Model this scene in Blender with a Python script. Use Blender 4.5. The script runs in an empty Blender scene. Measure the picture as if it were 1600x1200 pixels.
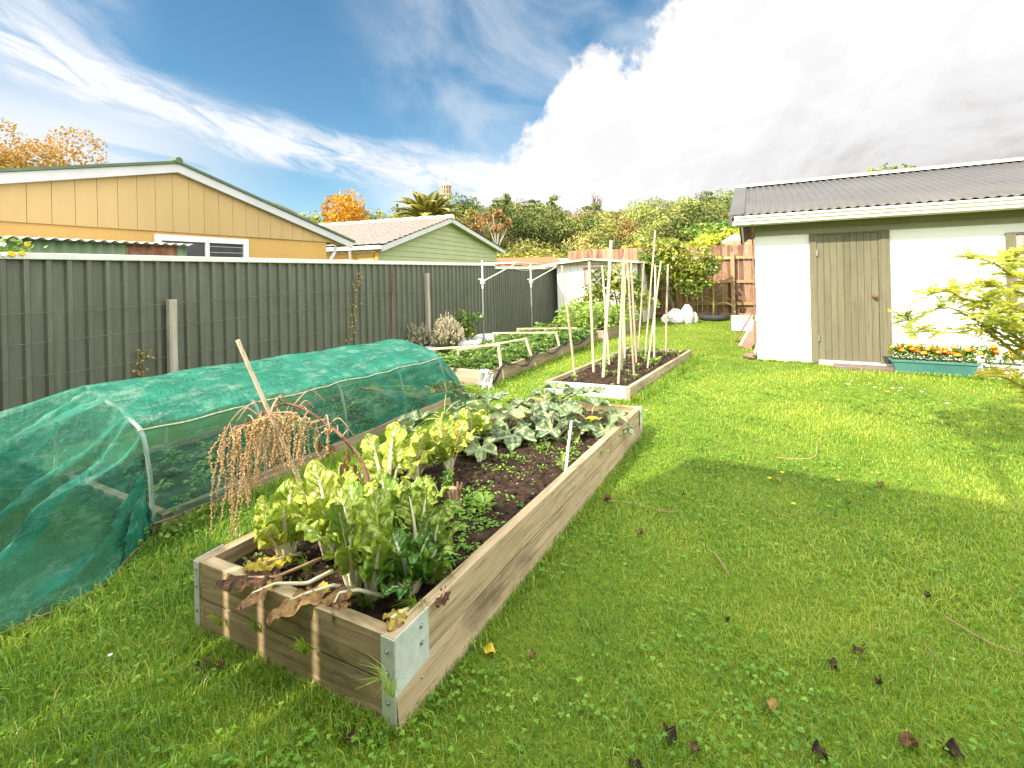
import bpy, math, random
import numpy as np
from mathutils import Vector, Matrix

rnd = random.Random(11)
NP = np.random.default_rng(5)
scene = bpy.context.scene
COL = scene.collection

# ------------------------------------------------------------------ surveyed frame
# world: +Y runs along the garden beds and the steel fence, +X to the garage, Z up, eye at 1.46 m
F, PX0, PY0 = 725.0, 800.0, 430.0
ROLL, PSI, EYE = math.radians(1.3), math.radians(27.7), 1.46
cR, sR, cP, sP = math.cos(ROLL), math.sin(ROLL), math.cos(PSI), math.sin(PSI)

def ray(x, y):
    dx, dy = x - PX0, y - PY0
    u, v = dx * cR - dy * sR, dx * sR + dy * cR
    a, b = u / F, 1.0
    return Vector((a * cP - b * sP, a * sP + b * cP, -v / F))

def gz(x, y, z=0.0):
    r = ray(x, y); t = (z - EYE) / r.z
    return Vector((r.x * t, r.y * t, z))

def onx(x, y, X):
    r = ray(x, y) * (X / ray(x, y).x); return Vector((X, r.y, r.z + EYE))

def ony(x, y, Y):
    r = ray(x, y) * (Y / ray(x, y).y); return Vector((r.x, Y, r.z + EYE))

def atd(x, y, d):
    r = ray(x, y) * d; return Vector((r.x, r.y, r.z + EYE))

# ------------------------------------------------------------------ mesh buffers
class MB:
    def __init__(s):
        s.v, s.f, s.mi, s.uv, s.m = [], [], [], {}, 0
    def face(s, idx):
        s.f.append(tuple(idx)); s.mi.append(s.m)
    def add(s, verts, faces):
        o = len(s.v); s.v += [tuple(p) for p in verts]
        for q in faces: s.face([i + o for i in q])
        return o
    def hexa(s, p):            # p: 4 bottom ccw + 4 top ccw
        s.add(p, [(3, 2, 1, 0), (4, 5, 6, 7), (0, 1, 5, 4), (1, 2, 6, 5), (2, 3, 7, 6), (3, 0, 4, 7)])
    def box(s, x0, x1, y0, y1, z0, z1):
        s.hexa([(x0, y0, z0), (x1, y0, z0), (x1, y1, z0), (x0, y1, z0), (x0, y0, z1), (x1, y0, z1), (x1, y1, z1), (x0, y1, z1)])
    def beam(s, a, b, w, h, up=(0, 0, 1), seg=1, jit=0):
        a, b = Vector(a), Vector(b); d = (b - a).normalized(); u = Vector(up)
        if abs(d.dot(u)) > .98: u = Vector((0, 1, 0))
        side = d.cross(u).normalized(); u = side.cross(d).normalized()
        rings = []
        for i in range(seg + 1):
            p = a.lerp(b, i / seg)
            if 0 < i < seg and jit: p = p + side * rnd.uniform(-jit, jit) + u * rnd.uniform(-jit, jit)
            rings.append([p + side * sx * w / 2 + u * sz * h / 2 for sx, sz in ((-1, -1), (1, -1), (1, 1), (-1, 1))])
        o = len(s.v)
        for r in rings: s.v += [tuple(p) for p in r]
        for i in range(seg):
            for k in range(4):
                s.face([o + i * 4 + k, o + i * 4 + (k + 1) % 4, o + i * 4 + 4 + (k + 1) % 4, o + i * 4 + 4 + k])
        s.face([o + 3, o + 2, o + 1, o]); e = o + seg * 4; s.face([e, e + 1, e + 2, e + 3])
    def tube(s, pts, rad, n=6, cap=True):
        pts = [Vector(p) for p in pts]
        if not isinstance(rad, (list, tuple)): rad = [rad] * len(pts)
        o = len(s.v); ref = None
        for i, p in enumerate(pts):
            d = (pts[min(i + 1, len(pts) - 1)] - pts[max(i - 1, 0)]).normalized()
            if ref is None: ref = Vector((1, 0, 0)) if abs(d.x) < .8 else Vector((0, 1, 0))
            a = (ref - d * ref.dot(d)).normalized(); b = d.cross(a); ref = a
            for k in range(n):
                t = 2 * math.pi * k / n
                s.v.append(tuple(p + (a * math.cos(t) + b * math.sin(t)) * rad[i]))
        for i in range(len(pts) - 1):
            for k in range(n):
                s.face([o + i * n + k, o + i * n + (k + 1) % n, o + (i + 1) * n + (k + 1) % n, o + (i + 1) * n + k])
        if cap:
            s.face([o + k for k in range(n)][::-1]); e = o + (len(pts) - 1) * n; s.face([e + k for k in range(n)])
    def lathe(s, prof, c=(0, 0, 0), n=20, wob=0):
        o = len(s.v)
        for (r, z) in prof:
            for k in range(n):
                t = 2 * math.pi * k / n; rr = r * (1 + wob * math.sin(3 * t + z * 9))
                s.v.append((c[0] + rr * math.cos(t), c[1] + rr * math.sin(t), c[2] + z))
        for i in range(len(prof) - 1):
            for k in range(n):
                s.face([o + i * n + k, o + i * n + (k + 1) % n, o + (i + 1) * n + (k + 1) % n, o + (i + 1) * n + k])
        s.face([o + k for k in range(n)][::-1]); e = o + (len(prof) - 1) * n; s.face([e + k for k in range(n)])
    def prism(s, poly, vec):    # poly: planar list of points, extruded by vec
        n = len(poly); vec = Vector(vec); P = [Vector(p) for p in poly]
        o = len(s.v); s.v += [tuple(p) for p in P] + [tuple(p + vec) for p in P]
        s.face([o + i for i in range(n)][::-1]); s.face([o + n + i for i in range(n)])
        for i in range(n): s.face([o + i, o + (i + 1) % n, o + n + (i + 1) % n, o + n + i])
    def grid(s, rows, close=False):   # rows of equal length
        o = len(s.v); m = len(rows[0])
        for r in rows: s.v += [tuple(p) for p in r]
        for i in range(len(rows) - 1):
            for k in range(m - (0 if close else 1)):
                s.face([o + i * m + k, o + i * m + (k + 1) % m, o + (i + 1) * m + (k + 1) % m, o + (i + 1) * m + k])
        return o
    def blob(s, c, r, n=8, m=6, wob=.12):
        rows = []
        ph = rnd.uniform(0, 6)
        for i in range(m + 1):
            t = math.pi * i / m
            rows.append([(c[0] + r[0] * math.sin(t) * math.cos(2 * math.pi * k / n) * (1 + wob * math.sin(3 * k + 2 * i + ph)),
                          c[1] + r[1] * math.sin(t) * math.sin(2 * math.pi * k / n) * (1 + wob * math.sin(2 * k - 3 * i + ph)),
                          c[2] - r[2] * math.cos(t)) for k in range(n)])
        s.grid(rows, True)

WL = {}                                   # world base of every thing

def props(o, label=None, cat=None, group=None, kind=None):
    if label: o['label'] = label
    if cat: o['category'] = cat
    if group: o['group'] = group
    if kind: o['kind'] = kind
    return o

def thing(name, label, cat, loc=(0, 0, 0), group=None):
    o = bpy.data.objects.new(name, None); COL.objects.link(o)
    o.empty_display_size = .1; o.location = loc; WL[o] = Vector(loc)
    return props(o, label, cat, group)

def finish(name, me, mats, parent, loc):
    if not isinstance(mats, (list, tuple)): mats = [mats]
    for m in mats: me.materials.append(m)
    o = bpy.data.objects.new(name, me); COL.objects.link(o)
    if parent is not None: o.parent = parent
    if loc is not None: o.location = loc
    return o

def obj(name, mb, mats, parent=None, smooth=False, bevel=0, label=None, cat=None, group=None, kind=None, tint=None, base=None):
    V = np.array(mb.v, dtype=np.float64).reshape(-1, 3)
    loc = None
    if parent is not None:
        b = np.zeros(3); p = parent
        while p is not None: b = b + np.array(p.location); p = p.parent
        V = V - b
        own = np.array([(V[:, 0].min() + V[:, 0].max()) / 2, (V[:, 1].min() + V[:, 1].max()) / 2, V[:, 2].min()])
        V = V - own; loc = Vector(own)
    else:
        own = np.array(base) if base is not None else np.array([(V[:, 0].min() + V[:, 0].max()) / 2, (V[:, 1].min() + V[:, 1].max()) / 2, V[:, 2].min()])
        V = V - own; loc = Vector(own)
    me = bpy.data.meshes.new(name); me.from_pydata(V.tolist(), [], mb.f)
    if max(mb.mi, default=0) > 0: me.polygons.foreach_set('material_index', mb.mi)
    if mb.uv:
        ul = me.uv_layers.new(name='UVMap'); li = np.zeros(len(me.loops), dtype=np.int32); me.loops.foreach_get('vertex_index', li)
        arr = np.zeros((len(V), 2)); 
        for k, q in mb.uv.items(): arr[k] = q
        ul.data.foreach_set('uv', arr[li].ravel())
    if tint is not None:
        a = me.attributes.new('tint', 'FLOAT', 'POINT'); a.data.foreach_set('value', np.broadcast_to(np.array(tint, dtype=np.float32), (len(V),)).copy())
    if smooth: me.polygons.foreach_set('use_smooth', [True] * len(me.polygons))
    me.update(); o = finish(name, me, mats, parent, loc)
    if bevel:
        m = o.modifiers.new('edge', 'BEVEL'); m.width = bevel; m.segments = 2; m.limit_method = 'ANGLE'
    return props(o, label, cat, group, kind)

class LB:                                  # many small leaves or blades, as numpy arrays of quads
    def __init__(s): s.V, s.Q, s.T, s.n = [], [], [], 0
    def put(s, V, Q, T):
        s.V.append(V.reshape(-1, 3)); s.Q.append(Q + s.n); s.T.append(T); s.n += V.reshape(-1, 3).shape[0]
    def leaves(s, P, D, N, L, W, tint, fold=.25, droop=.15):
        """oval leaves folded on the midrib: base P, direction D, face normal N"""
        P = np.asarray(P, float); n = len(P)
        if n == 0: return
        D = D / np.maximum(np.linalg.norm(D, axis=1, keepdims=True), 1e-9)
        S = np.cross(D, N); S /= np.maximum(np.linalg.norm(S, axis=1, keepdims=True), 1e-9); N = np.cross(S, D)
        L = np.broadcast_to(L, (n,))[:, None]; W = np.broadcast_to(W, (n,))[:, None]
        b = P; t = P + D * L - N * L * droop
        m1, m2 = P + D * L * .35, P + D * L * .7 - N * L * droop * .4
        l1, r1 = m1 - S * W * .5 + N * W * fold, m1 + S * W * .5 + N * W * fold
        l2, r2 = m2 - S * W * .42 + N * W * fold, m2 + S * W * .42 + N * W * fold
        V = np.stack([b, l1, l2, t, r2, r1], axis=1)
        o = (np.arange(n) * 6)[:, None]
        Q = np.concatenate([o + np.array([[0, 3, 2, 1]]), o + np.array([[0, 5, 4, 3]])], axis=0)
        s.put(V, Q, np.repeat(np.broadcast_to(tint, (n,)), 6))
    def blades(s, P, D, H, W, tint, bend):
        """grass blades: base P, lean direction D (xy unit), height H, width W"""
        n = len(P); S = np.stack([-D[:, 1], D[:, 0], np.zeros(n)], 1); Dz = np.stack([D[:, 0], D[:, 1], np.zeros(n)], 1)
        H = H[:, None]; W = W[:, None]; bend = bend[:, None]; Z = np.array([[0, 0, 1.]])
        m = P + Z * H * .6 + Dz * H * bend * .35; t = P + Z * H * (1 - .35 * bend) + Dz * H * bend
        V = np.stack([P - S * W * .5, P + S * W * .5, m - S * W * .42, m + S * W * .42, t - S * W * .08, t + S * W * .08], 1)
        o = (np.arange(n) * 6)[:, None]
        Q = np.concatenate([o + np.array([[0, 1, 3, 2]]), o + np.array([[2, 3, 5, 4]])], 0)
        s.put(V, Q, np.repeat(tint, 6))
    def build(s, name, mats, parent=None, base=None, smooth=True, **kw):
        V = np.concatenate(s.V); Q = np.concatenate(s.Q); T = np.concatenate(s.T).astype(np.float32)
        if parent is not None:
            b = np.zeros(3); p = parent
            while p is not None: b = b + np.array(p.location); p = p.parent
            V = V - b; own = np.zeros(3); loc = None
        else:
            own = np.array(base) if base is not None else np.array([(V[:, 0].min() + V[:, 0].max()) / 2, (V[:, 1].min() + V[:, 1].max()) / 2, V[:, 2].min()])
            V = V - own; loc = Vector(own)
        me = bpy.data.meshes.new(name)
        me.vertices.add(len(V)); me.vertices.foreach_set('co', V.ravel())
        me.loops.add(Q.size); me.loops.foreach_set('vertex_index', Q.ravel().astype(np.int32))
        me.polygons.add(len(Q)); me.polygons.foreach_set('loop_start', (np.arange(len(Q)) * 4).astype(np.int32))
        a = me.attributes.new('tint', 'FLOAT', 'POINT'); a.data.foreach_set('value', T)
        me.update(calc_edges=True)
        if smooth: me.polygons.foreach_set('use_smooth', np.ones(len(Q), dtype=bool))
        o = finish(name, me, mats, parent, loc)
        return props(o, **{k: v for k, v in kw.items()})

def rdir(n, up=0.0, rng=NP):
    d = rng.normal(size=(n, 3)); d /= np.linalg.norm(d, axis=1, keepdims=True); d[:, 2] += up
    return d / np.linalg.norm(d, axis=1, keepdims=True)

def dup(root, loc, rotz=0.0, scale=1.0, label=None, group=None):
    """copy a thing with its parts and their sub-parts"""
    r = root.copy(); COL.objects.link(r); r.location = loc; r.rotation_euler = (0, 0, rotz)
    r.scale = (scale, scale, scale) if not isinstance(scale, tuple) else scale
    if label: r['label'] = label
    if group: r['group'] = group
    for ch in list(root.children):
        c = ch.copy(); COL.objects.link(c); c.parent = r
        for g in list(ch.children):
            d = g.copy(); COL.objects.link(d); d.parent = c
    return r

# ------------------------------------------------------------------ materials
def nodes(name):
    m = bpy.data.materials.new(name); m.use_nodes = True
    nt = m.node_tree; b = nt.nodes['Principled BSDF']
    return m, nt, b

def N(nt, typ, **kw):
    n = nt.nodes.new(typ)
    for k, v in kw.items():
        if k in n.inputs: n.inputs[k].default_value = v
        else: setattr(n, k, v)
    return n

def ramp(nt, stops, interp='LINEAR'):
    r = nt.nodes.new('ShaderNodeValToRGB'); r.color_ramp.interpolation = interp
    e = r.color_ramp.elements
    while len(e) < len(stops): e.new(.5)
    for i, (p, c) in enumerate(stops):
        e[i].position = p; e[i].color = (c[0], c[1], c[2], 1) if hasattr(c, '__len__') else (c, c, c, 1)
    return r

def mth(nt, op, a, b=None, clamp=False):
    n = nt.nodes.new('ShaderNodeMath'); n.operation = op; n.use_clamp = clamp
    for i, q in enumerate((a, b)):
        if q is None: continue
        if hasattr(q, 'is_output') or hasattr(q, 'links'): nt.links.new(q, n.inputs[i])
        else: n.inputs[i].default_value = q
    return n.outputs[0]

def mixc(nt, fac, a, b, blend='MIX'):
    n = nt.nodes.new('ShaderNodeMix'); n.data_type = 'RGBA'; n.blend_type = blend
    for i, q in ((0, fac), (6, a), (7, b)):
        if hasattr(q, 'links'): nt.links.new(q, n.inputs[i])
        else: n.inputs[i].default_value = q if i == 0 else (q[0], q[1], q[2], 1)
    return n.outputs[2]

def coords(nt, stretch=(1, 1, 1), rand=True, kind='Object'):
    tc = nt.nodes.new('ShaderNodeTexCoord'); mp = nt.nodes.new('ShaderNodeMapping'); mp.inputs['Scale'].default_value = stretch
    src = tc.outputs[kind]
    if rand:
        oi = nt.nodes.new('ShaderNodeObjectInfo'); ad = nt.nodes.new('ShaderNodeVectorMath'); ad.operation = 'ADD'
        ml = nt.nodes.new('ShaderNodeMath'); ml.operation = 'MULTIPLY'; ml.inputs[1].default_value = 37.0
        nt.links.new(oi.outputs['Random'], ml.inputs[0])
        nt.links.new(src, ad.inputs[0]); nt.links.new(ml.outputs[0], ad.inputs[1]); src = ad.outputs[0]
    nt.links.new(src, mp.inputs['Vector'])
    return mp.outputs[0]

def noise(nt, vec, scale, detail=5, rough=.6, dist=0):
    n = N(nt, 'ShaderNodeTexNoise', Scale=scale, Detail=detail, Roughness=rough, Distortion=dist)
    nt.links.new(vec, n.inputs['Vector']); return n.outputs['Fac']

def addbump(nt, b, h, strength, dist=.01):
    bp = N(nt, 'ShaderNodeBump', Strength=strength, Distance=dist)
    nt.links.new(h, bp.inputs['Height']); nt.links.new(bp.outputs[0], b.inputs['Normal'])

def surf(name, stops, scale=4, stretch=(1, 1, 1), detail=6, rough=.8, bump=.2, bscale=None, bdist=.01, spec=.3, vary=.0, metal=0, dirt=None, rand=True, dist=0):
    """noise coloured surface; vary = brightness spread between objects; dirt = (colour, scale, threshold)"""
    m, nt, b = nodes(name); v = coords(nt, stretch, rand)
    f = noise(nt, v, scale, detail, .62, dist); r = ramp(nt, stops); nt.links.new(f, r.inputs[0]); c = r.outputs[0]
    if dirt:
        f2 = noise(nt, coords(nt, dirt[3] if len(dirt) > 3 else (1, 1, 1), rand), dirt[1], 6, .65); r2 = ramp(nt, [(dirt[2], 0), (min(dirt[2] + .13, 1), 1)]); nt.links.new(f2, r2.inputs[0])
        c = mixc(nt, r2.outputs[0], c, dirt[0])
    if vary:
        oi = nt.nodes.new('ShaderNodeObjectInfo'); h = nt.nodes.new('ShaderNodeHueSaturation')
        nt.links.new(mth(nt, 'MULTIPLY_ADD', oi.outputs['Random'], 2 * vary), h.inputs['Value'])
        h.inputs['Value'].links[0].from_node.inputs[2].default_value = 1 - vary
        nt.links.new(c, h.inputs['Color']); c = h.outputs[0]
    nt.links.new(c, b.inputs['Base Color'])
    b.inputs['Roughness'].default_value = rough; b.inputs['Specular IOR Level'].default_value = spec; b.inputs['Metallic'].default_value = metal
    if bump: addbump(nt, b, noise(nt, v, bscale or scale * 3, 5), bump, bdist)
    return m

def leafy(name, stops, transl=.3, rough=.45, spec=.4, nscale=8, namt=.35, objvary=.0, hue=0, bump=0):
    """foliage: colour from the per-leaf 'tint' value plus a little noise, part of the light passes through"""
    m, nt, b = nodes(name)
    at = nt.nodes.new('ShaderNodeAttribute'); at.attribute_name = 'tint'
    f = noise(nt, coords(nt, rand=True), nscale, 3)
    x = mth(nt, 'ADD', at.outputs['Fac'], mth(nt, 'MULTIPLY', mth(nt, 'SUBTRACT', f, .5), namt))
    r = ramp(nt, stops); nt.links.new(x, r.inputs[0]); c = r.outputs[0]
    if objvary:
        oi = nt.nodes.new('ShaderNodeObjectInfo'); h = nt.nodes.new('ShaderNodeHueSaturation')
        q = mth(nt, 'MULTIPLY_ADD', oi.outputs['Random'], 2 * objvary); q.node.inputs[2].default_value = 1 - objvary
        nt.links.new(q, h.inputs['Value'])
        if hue:
            q2 = mth(nt, 'MULTIPLY_ADD', mth(nt, 'FRACT', mth(nt, 'MULTIPLY', oi.outputs['Random'], 7.3)), 2 * hue); q2.node.inputs[2].default_value = .5 - hue
            nt.links.new(q2, h.inputs['Hue'])
        nt.links.new(c, h.inputs['Color']); c = h.outputs[0]
    nt.links.new(c, b.inputs['Base Color']); b.inputs['Roughness'].default_value = rough; b.inputs['Specular IOR Level'].default_value = spec
    if bump: addbump(nt, b, noise(nt, coords(nt, rand=True), nscale * 1.6, 4), bump, .012)
    tr = nt.nodes.new('ShaderNodeBsdfTranslucent'); mx = nt.nodes.new('ShaderNodeMixShader'); mx.inputs[0].default_value = transl
    br = nt.nodes.new('ShaderNodeHueSaturation'); br.inputs['Value'].default_value = 1.5; br.inputs['Hue'].default_value = .485; nt.links.new(c, br.inputs['Color'])
    nt.links.new(br.outputs[0], tr.inputs['Color'])
    nt.links.new(b.outputs[0], mx.inputs[1]); nt.links.new(tr.outputs[0], mx.inputs[2])
    nt.links.new(mx.outputs[0], nt.nodes['Material Output'].inputs['Surface'])
    return m

def wood(name, axis, stops, rough=.8, bump=.5, dirt=None, vary=.12, scale=9, knots=False):
    st = [1, 1, 1]; st['XYZ'.index(axis)] = .03
    m, nt, b = nodes(name); v = coords(nt, tuple(st)); v1 = coords(nt)
    warp = nt.nodes.new('ShaderNodeVectorMath'); warp.operation = 'MULTIPLY_ADD'; wn = N(nt, 'ShaderNodeTexNoise', Scale=2.6, Detail=2.0); nt.links.new(v1, wn.inputs['Vector'])
    nt.links.new(wn.outputs['Color'], warp.inputs[0]); warp.inputs[1].default_value = (.016, .016, .016); nt.links.new(v, warp.inputs[2]); w = warp.outputs[0]
    f1 = noise(nt, w, scale, 7, .65, .6); f2 = noise(nt, w, scale * 7, 5, .7); f3 = noise(nt, v1, 2.3, 5, .65)
    x = mth(nt, 'ADD', mth(nt, 'ADD', mth(nt, 'MULTIPLY', f1, .42), mth(nt, 'MULTIPLY', f2, .34)), mth(nt, 'MULTIPLY', f3, .24))
    x = mth(nt, 'MULTIPLY_ADD', mth(nt, 'SUBTRACT', x, .5), 1.7); x.node.inputs[2].default_value = .52
    r = ramp(nt, stops); nt.links.new(x, r.inputs[0]); c = r.outputs[0]
    gr = ramp(nt, [(.36, 0), (.44, 1)]); nt.links.new(f2, gr.inputs[0]); c = mixc(nt, mth(nt, 'MULTIPLY', mth(nt, 'SUBTRACT', 1.0, gr.outputs[0]), .35), c, (.06, .045, .03))
    if dirt:
        r2 = ramp(nt, [(dirt[2], 0), (min(dirt[2] + .12, 1), 1)]); nt.links.new(noise(nt, coords(nt, tuple(.35 if q < .5 else 1 for q in st)), dirt[1], 6, .68), r2.inputs[0]); c = mixc(nt, mth(nt, 'MULTIPLY', r2.outputs[0], .8), c, dirt[0])
    if knots:
        vo = nt.nodes.new('ShaderNodeTexVoronoi'); vo.inputs['Scale'].default_value = 3.2; nt.links.new(coords(nt, tuple(.55 if q < .5 else 1 for q in st)), vo.inputs['Vector'])
        kr = ramp(nt, [(.035, 1), (.075, 0)]); nt.links.new(vo.outputs['Distance'], kr.inputs[0]); c = mixc(nt, mth(nt, 'MULTIPLY', kr.outputs[0], .8), c, (.055, .035, .02))
    oi = nt.nodes.new('ShaderNodeObjectInfo'); h = nt.nodes.new('ShaderNodeHueSaturation'); q = mth(nt, 'MULTIPLY_ADD', oi.outputs['Random'], 2 * vary); q.node.inputs[2].default_value = 1 - vary
    nt.links.new(q, h.inputs['Value']); nt.links.new(c, h.inputs['Color']); nt.links.new(h.outputs[0], b.inputs['Base Color'])
    b.inputs['Roughness'].default_value = rough; b.inputs['Specular IOR Level'].default_value = .2
    addbump(nt, b, mth(nt, 'ADD', mth(nt, 'MULTIPLY', f1, .5), f2), bump, .006); return m

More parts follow.
